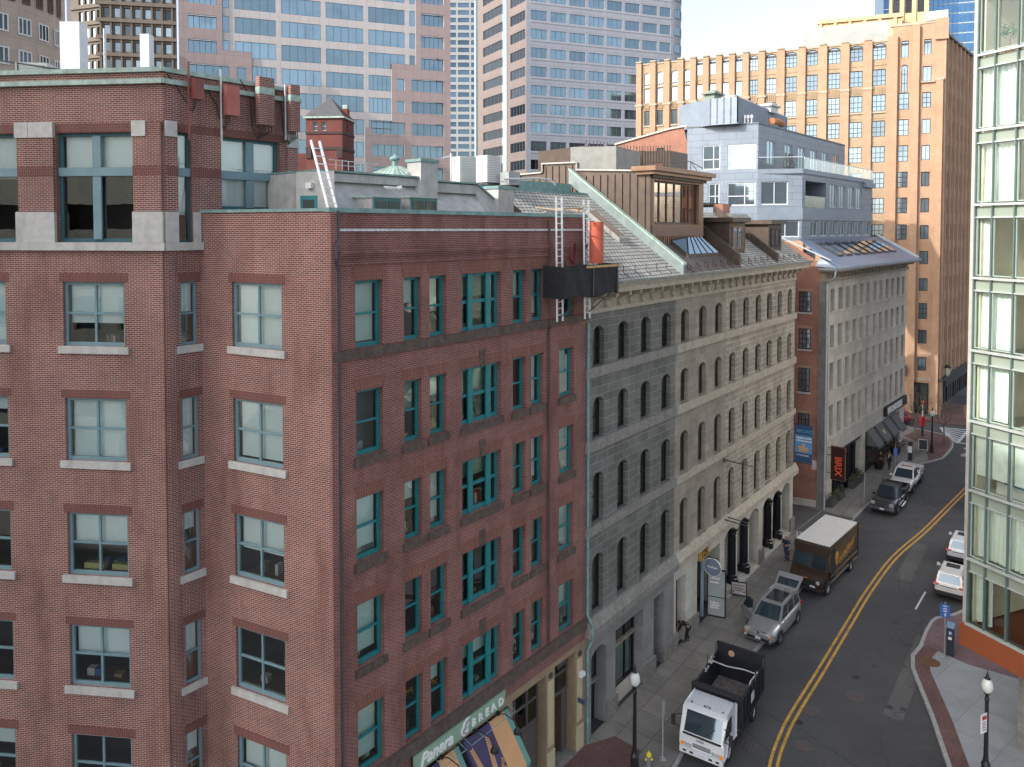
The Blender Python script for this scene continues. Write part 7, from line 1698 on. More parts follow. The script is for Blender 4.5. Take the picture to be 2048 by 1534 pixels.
# small grey-blue block
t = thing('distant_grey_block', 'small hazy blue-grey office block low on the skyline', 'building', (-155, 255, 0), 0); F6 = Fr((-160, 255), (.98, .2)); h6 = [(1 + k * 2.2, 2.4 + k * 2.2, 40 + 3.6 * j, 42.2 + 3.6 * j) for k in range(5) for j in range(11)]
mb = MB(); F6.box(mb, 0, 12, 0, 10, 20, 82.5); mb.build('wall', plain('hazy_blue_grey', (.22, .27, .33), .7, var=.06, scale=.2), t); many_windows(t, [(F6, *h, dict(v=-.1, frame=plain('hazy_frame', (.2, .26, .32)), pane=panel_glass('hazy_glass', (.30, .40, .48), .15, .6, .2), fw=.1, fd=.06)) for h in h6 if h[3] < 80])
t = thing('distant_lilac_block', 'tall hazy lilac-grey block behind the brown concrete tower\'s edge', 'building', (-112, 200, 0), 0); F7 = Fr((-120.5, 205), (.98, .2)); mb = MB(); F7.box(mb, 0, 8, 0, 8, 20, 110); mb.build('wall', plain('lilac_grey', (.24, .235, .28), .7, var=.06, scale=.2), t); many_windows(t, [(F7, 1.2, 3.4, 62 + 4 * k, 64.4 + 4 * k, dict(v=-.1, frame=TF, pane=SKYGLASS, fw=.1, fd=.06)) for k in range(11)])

# ================================================================== buildings behind the camera: they shade the corner and show in its windows
t = thing('beige_arcaded_building', 'beige stone building with arched windows, seen only in reflections, plus an added sun-blocking tower', 'building', (-45, -14, 0), 0)
FR1 = Fr((-34, -3), (-1, 0)); hr = [(2 + 4.2 * k, 4.6 + 4.2 * k, 3.6 * j + 1.5, 3.6 * j + 4.2, .9 if j % 4 == 3 else 0) for k in range(10) for j in range(6)]
mb = MB(); wall(mb, FR1, 0, 44, -1.5, 26, hr, .5); mb.slab([FR1.P(0)[:2], FR1.P(44)[:2], FR1.P(44, 22)[:2], FR1.P(0, 22)[:2]], 24, 26); mb.slab([FR1.P(16.5, .1)[:2], FR1.P(56, .1)[:2], FR1.P(56, 22)[:2], FR1.P(16.5, 22)[:2]], 26.1, 65); mb.slab([FR1.P(44, .1)[:2], FR1.P(56, .1)[:2], FR1.P(56, 22)[:2], FR1.P(44, 22)[:2]], -1, 26.2); mb.build('wall', masonry('light_limestone', (.72, .64, .50), (.68, .60, .47), (.5, .44, .34), 1.2, .6, .02, var=.1, stain=.3), t)  # tall upper slab added out of view to block sun from the corner walls
mb = MB()
for h in hr: FR1.quad(mb, h[0], h[1], h[2], h[3], .4)
o = mb.build('distant_window', DARKGLASS, t); o['kind'] = 'stuff'

def opposite(name, label, p0, p1, z1, m, rows, cols, ww, wh, gm, dep=14):
    F = Fr(p0, (p1[0] - p0[0], p1[1] - p0[1])); W = math.hypot(p1[0] - p0[0], p1[1] - p0[1]); t = thing(name, label, 'building', F.P(W / 2, 5, 0), F.rot()); rr = random.Random(2)
    hs = [(W * (c + .5) / cols - ww / 2, W * (c + .5) / cols + ww / 2, 2 + 3.7 * r, 2 + 3.7 * r + wh) for c in range(cols) for r in range(rows)]
    mb = MB(); wall(mb, F, 0, W, -1.5, z1, hs, .25); mb.slab([F.P(0, .01)[:2], F.P(W, .01)[:2], F.P(W, dep)[:2], F.P(0, dep)[:2]], z1 - .3, z1); mb.build('wall', m, t)
    mb = MB()
    for h in hs:
        d = [rr.uniform(-.02, .02) for _ in range(4)]; mb.face([F.P(h[0], .2 + d[0], h[2]), F.P(h[1], .2 + d[1], h[2]), F.P(h[1], .2 + d[2], h[3]), F.P(h[0], .2 + d[3], h[3])])
    o = mb.build('distant_window', gm, t); o['kind'] = 'stuff'
SOFTG = panel_glass('hazy_reflecting_glass', (.75, .74, .70), .2, 1, .05)
opposite('opposite_brick_building', 'red brick block across the street with pale window surrounds, seen only in reflections', (52, 69.5), (43.5, 58.7), 33, BRICK_SIDE, 8, 6, 1.3, 2.3, SKYGLASS)
opposite('added_sun_reflector', 'added glass front out of view, angled to throw sunlight on the granite walls', (40.0, 61.5), (44.9, 44.2), 44, ZINC, 11, 12, 1.5, 3.3, SOFTG)  # unseen reflecting front, added to bounce sun onto the granite facade
# ================================================================== vehicles
RUBBER = plain('tyre_rubber', (.018, .018, .019), .85, var=.2, scale=8)
RIM = plain('alloy_rim', (.42, .43, .45), .3, metal=.8, var=.1)
STEELRIM = plain('white_steel_rim', (.5, .5, .5), .5, var=.1)
CARGLASS = panel_glass('car_glass', (.06, .085, .11), .03, .6, .25, .04)
LAMP = plain('clear_lamp', (.75, .78, .8), .1, metal=.6, var=.05); AMBER = plain('amber_lamp', (.9, .30, .03), .25, var=.03); REDLAMP = plain('red_lamp', (.45, .015, .02), .2, var=.05)
PLATE = plain('number_plate', (.62, .62, .68), .5, var=.04); CHROME = plain('chrome', (.72, .73, .75), .12, metal=1, var=.03); PLASTIC = plain('black_plastic', (.02, .02, .022), .6, var=.1)
def paint(name, col, metal=.0, rough=.28): return plain(name, col, rough, metal=metal, var=.05, scale=1.2, coat=.6)
class Loc:
    """vehicle frame: x ahead, y to its left, z up from the ground; builds parts in world space under the vehicle's Empty"""
    def __init__(s, x, y, heading, z=None):
        s.x, s.y, s.h = x, y, heading; s.z = gz(x, y) - .13 if z is None else z
        s.M = Matrix.Translation((s.x, s.y, s.z)) @ Matrix.Rotation(heading, 4, 'Z')
    def put(s, mb): mb.v = [tuple(s.M @ Vector(p)) for p in mb.v]; return mb
def wheel(L, t, x, y, r, w, rim=RIM, n=20):
    sgn = 1 if y > 0 else -1
    mb = MB(); c = (x, y, r)
    prof = [(r * .62, -w / 2), (r * .92, -w / 2), (r, -w * .32), (r, w * .32), (r * .92, w / 2), (r * .62, w / 2)]
    vs = []; fs = []
    for k in range(n):
        a = 2 * math.pi * k / n
        for (q, o) in prof: vs.append((x + q * math.cos(a), y + o, r + q * math.sin(a)))
    m = len(prof)
    for k in range(n):
        for j in range(m): a = k * m + j; b = k * m + (j + 1) % m; c2 = ((k + 1) % n) * m + (j + 1) % m; d = ((k + 1) % n) * m + j; fs.append((a, b, c2, d))
    mb.add(vs, fs); wh = L.put(mb).build('wheel', RUBBER, t)
    mb = MB(); yo = y + sgn * w * .34
    mb.disc((x, yo - sgn * .03, r), r * .6, (0, 1, 0), .03, n)
    for k in range(5):
        a = 2 * math.pi * k / 5; mb.bar((x, yo, r), (x + r * .6 * math.cos(a), yo, r + r * .6 * math.sin(a)), r * .16, .03)
    mb.tube([(x, yo - sgn * .04, r), (x, yo + sgn * .02, r)], r * .16, 10)
    for k in range(n):
        a, b = 2 * math.pi * k / n, 2 * math.pi * (k + 1) / n; mb.bar((x + r * .61 * math.cos(a), yo, r + r * .61 * math.sin(a)), (x + r * .61 * math.cos(b), yo, r + r * .61 * math.sin(b)), .03, .03)
    L.put(mb).build('rim', rim, wh); return wh
def arch(mb, x, y, r, n=14):
    sgn = 1 if y > 0 else -1; pts = []
    for k in range(n + 1):
        a = math.pi * k / n; pts.append((x + r * math.cos(a), r * .95 * math.sin(a)))
    return [(p[0], y, p[1] + .0) for p in pts]
def loft(stations, close=True):
    """stations: (x, halfwidth, zbottom, zshoulder, ztop, topwidth factor) -> closed smooth body"""
    mb = MB(); vs = []; fs = []; m = 12
    for (x, w, zb, zs, zt, k) in stations:
        half = [(w * .9, zb), (w * .985, zb + .10), (w, zb + (zs - zb) * .55), (w * .975, zs), (w * k, zt - .012), (w * k * .5, zt)]
        vs += [(x, y, z) for y, z in half] + [(x, -y, z) for y, z in half[::-1]]
    for i in range(len(stations) - 1):
        for j in range(m):
            a = i * m + j; b = i * m + (j + 1) % m; fs.append((a, b, b + m, a + m))
    fs.append(tuple(range(m))[::-1]); e = (len(stations) - 1) * m; fs.append(tuple(range(e, e + m)))
    mb.add(vs, fs); return mb
def cabin(base, roof, zb, zr):
    """greenhouse hull: base=(x0,x1,w0,w1) rear/front and roof likewise"""
    bx0, bx1, bw0, bw1 = base; rx0, rx1, rw0, rw1 = roof
    return [(bx0, bw0, zb), (bx1, bw1, zb), (bx1, -bw1, zb), (bx0, -bw0, zb)], [(rx0, rw0, zr), (rx1, rw1, zr), (rx1, -rw1, zr), (rx0, -rw0, zr)]
def panel(a, b, c, d, s0, s1, t0, t1, off):
    """inset quad on bilinear face a,b (bottom) d,c (top)"""
    a, b, c, d = [Vector(p) for p in (a, b, c, d)]
    f = lambda s, t: (a.lerp(b, s)).lerp(d.lerp(c, s), t)
    n = (b - a).cross(d - a).normalized() * off
    return [f(s0, t0) + n, f(s1, t0) + n, f(s1, t1) + n, f(s0, t1) + n]
def mirrors(L, t, x, y, z, m, big=0):
    for s in (-1, 1):
        mb = MB(); h = .3 if big else .12
        mb.box((x, s * (y + .1 + big * .12), z + (.12 if big else 0)), (.1 if big else .16, .16 if big else .2, h * 1.4)); mb.bar((x - .02, s * (y - .03), z - .03), (x, s * (y + .06 + big * .1), z), .04)
        L.put(mb).build('mirror', m, t, bevel=.02)
def car(name, label, cat, x, y, heading, body, cab, zb, zr, W, wheels, col, r=.36, roofbits=None, group=None, splits=(.5,), front=True, rear_hi=False, fx=None, openbits=None, glass_rear=True, trim=PLASTIC):
    L = Loc(x, y, heading); t = thing(name, label, cat, (L.x, L.y, L.z), heading, group)
    L.put(loft(body)).build('body', col, t, smooth=True, sub=2)
    B_, R_ = cab; mb = MB(); mb.hexa(B_ + R_); L.put(mb).build('cabin', col, t, bevel=.07)
    # order: rear-left, front-left, front-right, rear-right
    q = MB(); q.face(panel(B_[2], B_[1], R_[1], R_[2], .06, .94, .08, .93, .012)); L.put(q).build('windscreen', CARGLASS, t)
    if glass_rear: q = MB(); q.face(panel(B_[0], B_[3], R_[3], R_[0], .1, .9, .2, .9, .012)); L.put(q).build('rear_window', CARGLASS, t)
    cuts = [0.03] + list(splits) + [.95]
    for s in (1, -1):
        for i in range(len(cuts) - 1):
            a, b = cuts[i] + .025, cuts[i + 1] - .025; q = MB()
            if s > 0: q.face(panel(B_[1], B_[0], R_[0], R_[1], 1 - b, 1 - a, .1, .9, .012))
            else: q.face(panel(B_[3], B_[2], R_[2], R_[3], a, b, .1, .9, .012))
            L.put(q).build('side_window', CARGLASS, t)
    for (wx, wy) in wheels:
        mb = MB()
        pts = [(wx + (r * 1.2) * math.cos(math.pi * k / 14), wy, r + r * 1.2 * math.sin(math.pi * k / 14)) for k in range(15)]
        sgn = 1 if wy > 0 else -1; f = [(p[0], sgn * (W + .004), p[2]) for p in pts]; mb.face(f if sgn < 0 else f[::-1]); L.put(mb).build('wheel_arch', trim, t)
        wheel(L, t, wx, sgn * (W - .09), r, .24)
    x0, x1 = body[0][0], body[-1][0]
    mb = MB(); mb.box(((x0 + x1) / 2, 0, .3), (x1 - x0 - .5, W * 1.7, .2)); L.put(mb).build('underbody', PLASTIC, t)
    mirrors(L, t, B_[1][0] - .35, W, zb + .08, col)
    return L, t
def lights(L, t, xf, yw, z, m, name='headlight', w=.34, h=.16, dx=.05):
    for s in (1, -1): mb = MB(); mb.box((xf, s * yw, z), (dx * 2, w, h)); L.put(mb).build(name, m, t, bevel=.03)
def plate(L, t, x, z): mb = MB(); mb.box((x, 0, z), (.03, .32, .15)); L.put(mb).build('number_plate', PLATE, t)

# --- silver SUV, tailgate and passenger door open
SIL = paint('silver_paint', (.37, .385, .41), .55, .3)
hd = math.atan2(-.775, -.632)
body = [(-2.5, .80, .42, .75, 1.02, .9), (-2.42, .93, .3, .8, 1.12, .93), (-1.6, .985, .26, .85, 1.14, .94), (0, .99, .25, .85, 1.12, .93), (1.05, .985, .26, .86, 1.10, .9), (1.5, .97, .27, .84, 1.08, .86), (2.1, .93, .28, .78, .98, .82), (2.42, .86, .3, .66, .86, .8), (2.52, .7, .36, .6, .74, .8)]
cabh = cabin((-2.36, 1.25, .86, .86), (-2.1, .32, .70, .68), 1.08, 1.74)
L, t = car('silver_suv', 'silver SUV with raised tailgate and an open kerbside front door', 'SUV', 16.0, 45.15, hd, body, cabh, 1.08, 1.74, .985, [(1.52, 1), (1.52, -1), (-1.5, 1), (-1.5, -1)], SIL, .38, splits=(.32, .66))
mb = MB(); mb.box((-.75, 0, 1.755), (1.5, 1.0, .02)); L.put(mb).build('sunroof', CARGLASS, t, bevel=.05)
mb = MB()
for s in (1, -1): mb.tube([(-2.0, s * .68, 1.78), (-1.0, s * .69, 1.83), (.2, s * .67, 1.78)], .02, 6)
for k in range(4): mb.box((-1.75 + .0, -.3 + k * .2, 1.765), (.5, .03, .015))
L.put(mb).build('roof_rail', CHROME, t)
lights(L, t, 2.37, .66, .80, LAMP, w=.36, h=.13, dx=.09); lights(L, t, 2.46, .70, .68, AMBER, 'indicator', .2, .05, .04)
mb = MB()
for k in range(4): mb.box((2.47 - .02 * k, 0, .62 + k * .075), (.08, .95, .028))
L.put(mb).build('grille', CHROME, t); mb = MB(); mb.box((2.44, 0, .45), (.16, 1.3, .16)); g = L.put(mb).build('lower_grille', PLASTIC, t, bevel=.03)
mb = MB(); mb.bar((2.53, -.75, .34), (2.53, .75, .34), .05); mb.bar((2.53, -.75, .34), (2.45, -.86, .5), .05); mb.bar((2.53, .75, .34), (2.45, .86, .5), .05); L.put(mb).build('bumper_trim', CHROME, t); plate(L, t, 2.545, .50)
mb = MB(); mb.disc((2.50, 0, .78), .085, (1, 0, .2), .03, 16); o = L.put(mb).build('emblem', CHROME, t)
mb = MB()
for a, b in (((-.05, .05), (-.02, -.05)), ((-.02, -.05), (0, .01)), ((0, .01), (.02, -.05)), ((.02, -.05), (.05, .05)), ((-.025, .06), (0, .02)), ((0, .02), (.025, .06))): mb.bar((2.52, a[0], .78 + a[1]), (2.52, b[0], .78 + b[1]), .012, .012)
L.put(mb).build('emblem_letter', BLACK, o)
mb = MB(); mb.hexa([(-2.12, -.72, 1.70), (-2.12, .72, 1.70), (-2.16, .72, 1.76), (-2.16, -.72, 1.76), (-3.05, -.78, 2.18), (-3.05, .78, 2.18), (-3.1, .78, 2.28), (-3.1, -.78, 2.28)]); tg = L.put(mb).build('tailgate', SIL, t, bevel=.03)
mb = MB(); mb.face([(-2.22, -.6, 1.72), (-2.22, .6, 1.72), (-2.72, .64, 1.975), (-2.72, -.64, 1.975)][::-1]); mb.face([(-2.25, -.6, 1.812), (-2.25, .6, 1.812), (-2.75, .64, 2.09), (-2.75, -.64, 2.09)]); L.put(mb).build('pane', CARGLASS, tg)
mb = MB(); mb.box((-2.15, 0, 1.2), (.35, 1.3, .7)); L.put(mb).build('boot_opening', PLASTIC, t)
mb = MB(); mb.hexa([(1.02, -1.0, .45), (.92, -.94, .45), (.34, -1.78, .45), (.44, -1.84, .45), (1.02, -1.0, 1.1), (.92, -.94, 1.1), (.30, -1.8, 1.1), (.40, -1.86, 1.1)]); dr = L.put(mb).build('door', SIL, t, bevel=.02)
mb = MB(); mb.hexa([(.86, -1.03, 1.1), (.83, -1.0, 1.1), (.34, -1.74, 1.1), (.37, -1.77, 1.1), (.5, -1.1, 1.62), (.47, -1.07, 1.62), (.25, -1.5, 1.66), (.28, -1.53, 1.66)]); L.put(mb).build('door_window', CARGLASS, dr)
lights(L, t, -2.46, .78, .95, REDLAMP, 'tail_light', .24, .2, .05)

# --- white-cab dump truck with black stake body
WCAB = paint('white_truck_paint', (.66, .69, .72), 0, .35); BLKB = plain('worn_black_steel', (.016, .018, .024), .55, var=.4, scale=3, dirt=.2)
hd = math.atan2(-.83, -.56); L = Loc(10.25, 36.0, hd)     # origin at mid wheelbase
t = thing('dump_truck', 'white-cab dump truck with an open black stake body, parked at the near kerb', 'truck', (L.x, L.y, L.z), hd)
f = 2.72
prof = [(f, .42), (f + .04, .8), (f + .02, 1.15), (f - .06, 1.32), (f - .42, 2.18), (f - .62, 2.27), (f - 1.75, 2.30), (f - 1.82, 2.2), (f - 1.82, .75), (f - 1.35, .75), (f - 1.28, .95), (f - .55, .95), (f - .42, .55)]
mb = MB(); n = len(prof); Wc = 1.0
for i in range(n):
    a, b = prof[i], prof[(i + 1) % n]; mb.face([(a[0], Wc, a[1]), (b[0], Wc, b[1]), (b[0], -Wc, b[1]), (a[0], -Wc, a[1])][::-1])
for s in (1, -1):
    for t_ in tessellate_polygon([[Vector((p[0], p[1], 0)) for p in prof]]): mb.face([(prof[i][0], s * Wc, prof[i][1]) for i in (t_ if s < 0 else t_[::-1])])
L.put(mb).build('cab', WCAB, t, bevel=.06, weld=True)
q = MB(); q.face([(f - .035, -.88, 1.28), (f - .035, .88, 1.28), (f - .385, .84, 2.12), (f - .385, -.84, 2.12)]); ws = L.put(q).build('windscreen', CARGLASS, t)
mb = MB(); mb.bar((f - .0, -.9, 1.22), (f - .0, .9, 1.22), .14, .05); mb.bar((f - .05, .1, 1.3), (f - .2, .55, 1.7), .025); mb.bar((f - .05, -.55, 1.3), (f - .2, -.1, 1.68), .025); L.put(mb).build('wiper', PLASTIC, t)
mb = MB()
P = lambda y, z: (f + .055, y, z)
mb.face([P(-.16, .955 + .05), P(-.05, 1.01), P(-.05, 1.04), P(.05, 1.04), P(.05, 1.01), P(.16, 1.005), P(.16, .955), P(.05, .95), P(.05, .92), P(-.05, .92), P(-.05, .95), P(-.16, .955)][::-1]); mb.v = [(p[0] - .02, p[1], p[2] + .22) for p in mb.v]; L.put(mb).build('emblem', plain('gold_emblem', (.6, .42, .15), .3, metal=.7), t)
mb = MB(); text_mesh(mb, 'W4500', lambda x, y, o: (f + .045 + o, -.25 + x, 1.02 + y), .12, 0, .012); L.put(mb).build('badge', plain('blue_badge', (.04, .12, .32), .4), t)
for s in (1, -1):
    q = MB(); q.face([(f - .12, s * 1.004, 1.28), (f - 1.2, s * 1.004, 1.28), (f - 1.2, s * 1.004, 2.05), (f - .46, s * 1.004, 2.05)][::(1 if s < 0 else -1)]); L.put(q).build('side_window', CARGLASS, t)
    mb = MB(); mb.box((f + .03, s * .66, .72), (.06, .36, .17)); L.put(mb).build('headlight', LAMP, t, bevel=.02)
    mb = MB(); mb.box((f + .02, s * .93, .72), (.1, .14, .17)); L.put(mb).build('indicator', AMBER, t, bevel=.02)
    mb = MB(); mb.bar((f - .15, s * 1.0, 1.95), (f + .05, s * 1.34, 1.9), .03); mb.bar((f - .15, s * 1.0, 1.35), (f + .05, s * 1.34, 1.45), .03); mb.box((f + .05, s * 1.36, 1.66), (.08, .17, .46)); L.put(mb).build('mirror', PLASTIC, t, bevel=.02)
    mb = MB(); mb.box((f - .72, s * 1.006, 1.15), (.2, .02, .04)); L.put(mb).build('door_handle', PLASTIC, t)
mb = MB(); mb.box((f + .05, 0, .47), (.16, 2.05, .26)); L.put(mb).build('bumper', WCAB, t, bevel=.04); mb = MB()
for y in (-.78, -.45, .45, .78): mb.box((f + .135, y, .47), (.015, .16, .09))
L.put(mb).build('bumper_slot', PLASTIC, t)
mb = MB(); 
for k in range(3): mb.box((f + .045, 0, .72 + k * .07), (.02, .85, .03))
L.put(mb).build('grille', PLASTIC, t); plate(L, t, f + .145, .44)
mb = MB()
for k in range(9): mb.box((f - 1.15, -.8 + k * .2, 2.305), (1.1, .07, .025))
L.put(mb).build('roof_rib', WCAB, t)
for y in (-.75, -.12, 0, .12, .75): mb = MB(); mb.lathe((f - .72, y, 2.29), [(.04, 0), (.04, .05), (.01, .07)], 8); L.put(mb).build('marker_lamp', plain('dark_marker_lamp', (.08, .03, .02), .3), t)
# stake body: built to the open box in the picture
bx0, bx1, by, zf = -3.0, .72, 1.15, .98
mb = MB(); mb.box(((bx0 + bx1) / 2, 0, .72), (bx1 - bx0 + .8, .8, .25)); L.put(mb).build('chassis', PLASTIC, t)
mb = MB(); mb.box(((bx0 + bx1) / 2, 0, zf - .05), (bx1 - bx0, by * 2, .1)); L.put(mb).build('body_floor', plain('scraped_steel_floor', (.17, .15, .14), .7, var=.5, scale=3, dirt=.5), t)
mb = MB(); mb.box((bx1, 0, 1.75), (.07, by * 2, 1.6)); mb.box((bx1 + .1, 0, 2.52), (.3, by * 2 + .06, .07)); L.put(mb).build('body_front', BLKB, t)
for s in (1, -1):
    mb = MB(); mb.box(((bx0 + bx1) / 2, s * by, 1.62), (bx1 - bx0, .06, 1.3))
    for k in range(8): mb.box((bx0 + .15 + k * .5, s * (by + .06), 1.62), (.09, .08, 1.34))
    mb.box(((bx0 + bx1) / 2, s * (by + .05), 1.0), (bx1 - bx0, .1, .12)); mb.box(((bx0 + bx1) / 2, s * by, 2.28), (bx1 - bx0, .1, .06)); L.put(mb).build('body_side', BLKB, t)
mb = MB(); mb.box((bx0, 0, 1.85), (.08, by * 2 + .1, 1.75)); mb.box((bx0 - .05, 0, 2.72), (.14, by * 2 + .2, .07))
for s in (1, -1): mb.box((bx0 - .05, s * (by + .02), 1.8), (.14, .1, 1.85))
L.put(mb).build('tailboard', BLKB, t)
mb = MB(); mb.disc((bx0 + .05, -.45, 2.35), .16, (1, 0, 0), .03, 18); L.put(mb).build('sticker', plain('tan_sticker', (.5, .33, .22), .6), t)
mb = MB(); mb.box((-.9, by + .11, 1.75), (.5, .01, .45)); L.put(mb).build('door_notice', plain('pale_blue_notice', (.45, .55, .58), .5), t)
mb = MB(); r_ = random.Random(4)
pts = [(bx1 - .5 - .5 * k + r_.random() * .1, -by + .05, 2.32 + r_.random() * .05) for k in range(7)]
mb.tube([(bx0 + 1.2, -by, 2.33), (bx0 + 1.3, -.3, 2.34), (bx0 + 1.0, .5, 2.28), (bx0 + 1.1, by, 2.32)], .03, 6); mb.tube([(bx0 + .9, by, 2.32), (bx0 + 1.9, by - .05, 2.36), (bx1 - .3, by - .02, 1.9)], .03, 6)
for k in range(16): 
    p = Vector((bx0 + .9 + r_.random() * 1.6, -by + .12 * r_.random(), 2.3 + r_.random() * .12)); mb.bar(p, p + Vector(((r_.random() - .5) * .3, (r_.random() - .5) * .2, (r_.random() - .3) * .15)), .06, .03)
L.put(mb).build('tarpaulin', plain('grey_plastic_sheet', (.5, .5, .52), .4, var=.2), t)
for s in (1, -1):
    for x_ in (bx0 + .2, bx0 + 1.5): mb = MB(); mb.bar((x_, s * (by + .08), 2.2), (x_, s * (by + .08), 2.75), .05); L.put(mb).build('stake', DARK_GREY, t)
for s in (1, -1): wheel(L, t, f - .93, s * .88, .4, .24, STEELRIM); wheel(L, t, -1.75, s * .92, .4, .42, STEELRIM)
mb = MB(); mb.box((-.35, 1.0, .65), (.8, .3, .35)); L.put(mb).build('tool_box', PLASTIC, t, bevel=.02)
for s in (1, -1): mb = MB(); mb.box((bx0 - .06, s * .95, .85), (.06, .2, .12)); L.put(mb).build('tail_light', REDLAMP, t)

# --- brown parcel van
VB = paint('brown_van_paint', (.035, .019, .011), 0, .32); GOLD = plain('gold_lettering', (.62, .30, .035), .4, var=.05)
hd = math.atan2(-.745, -.667); L = Loc(21.75, 51.6, hd)
t = thing('parcel_van', 'large dark brown parcel van with white roof and golden side lettering', 'van', (L.x, L.y, L.z), hd)
xf, xr, Wv, zt = 2.35, -3.55, 1.16, 3.05
prof = [(xf + .95, .5), (xf + 1.0, .95), (xf + .85, 1.28), (xf + .28, 1.5), (xf + .02, 2.45), (xf - .05, 2.95), (xf - .2, zt), (xr, zt), (xr, .62), (xf - .2, .62), (xf + .2, .5)]
mb = MB(); n = len(prof)
for i in range(n):
    a, b = prof[i], prof[(i + 1) % n]; wa = Wv; mb.face([(a[0], Wv if a[0] < xf + .5 else Wv - .1, a[1]), (b[0], Wv if b[0] < xf + .5 else Wv - .1, b[1]), (b[0], -(Wv if b[0] < xf + .5 else Wv - .1), b[1]), (a[0], -(Wv if a[0] < xf + .5 else Wv - .1), a[1])][::-1])
for s in (1, -1):
    for t_ in tessellate_polygon([[Vector((p[0], p[1], 0)) for p in prof]]): mb.face([(prof[i][0], s * (Wv if prof[i][0] < xf + .5 else Wv - .1), prof[i][1]) for i in (t_ if s < 0 else t_[::-1])])
L.put(mb).build('body', VB, t, bevel=.06, weld=True)
mb = MB(); mb.box(((xf + xr) / 2 - .1, 0, zt + .03), (xf - xr - .3, Wv * 2 - .08, .05)); L.put(mb).build('roof', plain('white_van_roof', (.72, .70, .66), .45, var=.05), t, bevel=.02)
for s in (1, -1):
    q = MB(); y0, y1 = (.04, 1.03) if s > 0 else (-1.03, -.04); q.face([(xf + .265, y0, 1.6), (xf + .265, y1, 1.6), (xf + .065, y1, 2.42), (xf + .065, y0, 2.42)]); L.put(q).build('windscreen', CARGLASS, t)
    mb = MB(); mb.disc((xf + .99, s * .78, .95), .12, (1, 0, .1), .06, 16); L.put(mb).build('headlight', LAMP, t)
    mb = MB(); mb.bar((xf + .1, s * Wv, 2.3), (xf + .3, s * (Wv + .3), 2.25), .03); mb.bar((xf + .1, s * Wv, 1.55), (xf + .3, s * (Wv + .3), 1.6), .03); mb.box((xf + .3, s * (Wv + .32), 2.05), (.08, .2, .34)); mb.box((xf + .3, s * (Wv + .32), 1.68), (.08, .2, .24)); L.put(mb).build('mirror', PLASTIC, t, bevel=.02)
    q = MB(); q.box((xf - .75, s * (Wv + .002), 1.75), (.85, .012, 2.05)); L.put(q).build('door_opening', plain('dark_van_interior', (.012, .009, .007), .8), t)
    mb = MB(); mb.box((-.7, s * (Wv + .01), 1.05), (5.4, .02, .07)); L.put(mb).build('rub_rail', plain('dull_gold_rail', (.22, .12, .05), .5), t)
    mb = MB()
    sx = 1 if s > 0 else -1
    U = lambda a, z: (1.15 - a, Wv + .006, z) if s > 0 else (-2.9 + a, -(Wv + .006), z)
    sh = [(0, 2.3), (.0, 1.85), (.1, 1.6), (.3, 1.42), (.5, 1.6), (.6, 1.85), (.6, 2.3), (.3, 2.4)]; mb.face([U(a, z) for a, z in (sh if s > 0 else sh)][::(1 if s > 0 else 1)]); L.put(mb).build('emblem', GOLD, t)
    mb = MB(); U2 = lambda a, z: (1.15 - a, Wv + .012, z) if s > 0 else (-2.9 + a, -(Wv + .012), z)
    text_mesh(mb, 'ups', lambda x, y, o: U2(.09 + x, 1.72 + y), .34, 0, .004); L.put(mb).build('emblem_letter', VB, t)
    mb = MB(); rr = random.Random(8); x_ = .75; zz = 1.5; pts = []
    line = [(.7, 1.45), (.95, 1.75), (1.1, 1.55), (1.3, 1.6), (1.45, 1.8), (1.6, 1.6), (1.8, 1.65), (1.95, 2.0), (2.05, 1.7), (2.3, 1.72), (2.5, 2.1), (2.62, 1.75), (2.75, 2.2), (2.85, 1.8), (3.1, 1.85), (3.25, 2.15), (3.4, 1.85), (3.6, 1.95), (3.75, 2.35)]
    for k in range(len(line) - 1): mb.bar(U(*line[k]), U(*line[k + 1]), .02, .035)
    for k in range(12): a = 1.0 + k * .22; z = 1.62 + .02 * k + .2 * rr.random(); mb.bar(U(a, z), U(a + .06, z + .18), .02, .022)
    for k in range(8): a = .95 + k * .33; mb.bar(U(a, 1.42 + .03 * k), U(a + .2, 1.44 + .03 * k), .02, .022)
    L.put(mb).build('side_lettering', GOLD, t)
mb = MB(); mb.box((xf + .99, 0, .85), (.05, 1.1, .4)); L.put(mb).build('grille', PLASTIC, t, bevel=.03); mb = MB(); mb.box((xf + 1.0, 0, .5), (.14, 2.1, .2)); L.put(mb).build('bumper', PLASTIC, t, bevel=.03)
mb = MB(); mb.box((xf + 1.03, .45, .62), (.03, .34, .17)); L.put(mb).build('number_plate', PLATE, t); mb = MB(); mb.box((xf + 1.0, 0, 1.12), (.03, .2, .05)); L.put(mb).build('badge', AMBER, t)
for s in (1, -1): wheel(L, t, xf + .15, s * (Wv - .1), .42, .26, STEELRIM); wheel(L, t, -2.1, s * (Wv - .16), .42, .4, STEELRIM)
mb = MB()
for (wx) in (xf + .15, -2.1):
    for s in (1, -1): pts = [(wx + .52 * math.cos(math.pi * k / 12), s * (Wv + .004), .42 + .52 * math.sin(math.pi * k / 12)) for k in range(13)]; mb.face(pts if s < 0 else pts[::-1])
L.put(mb).build('wheel_arch', PLASTIC, t)

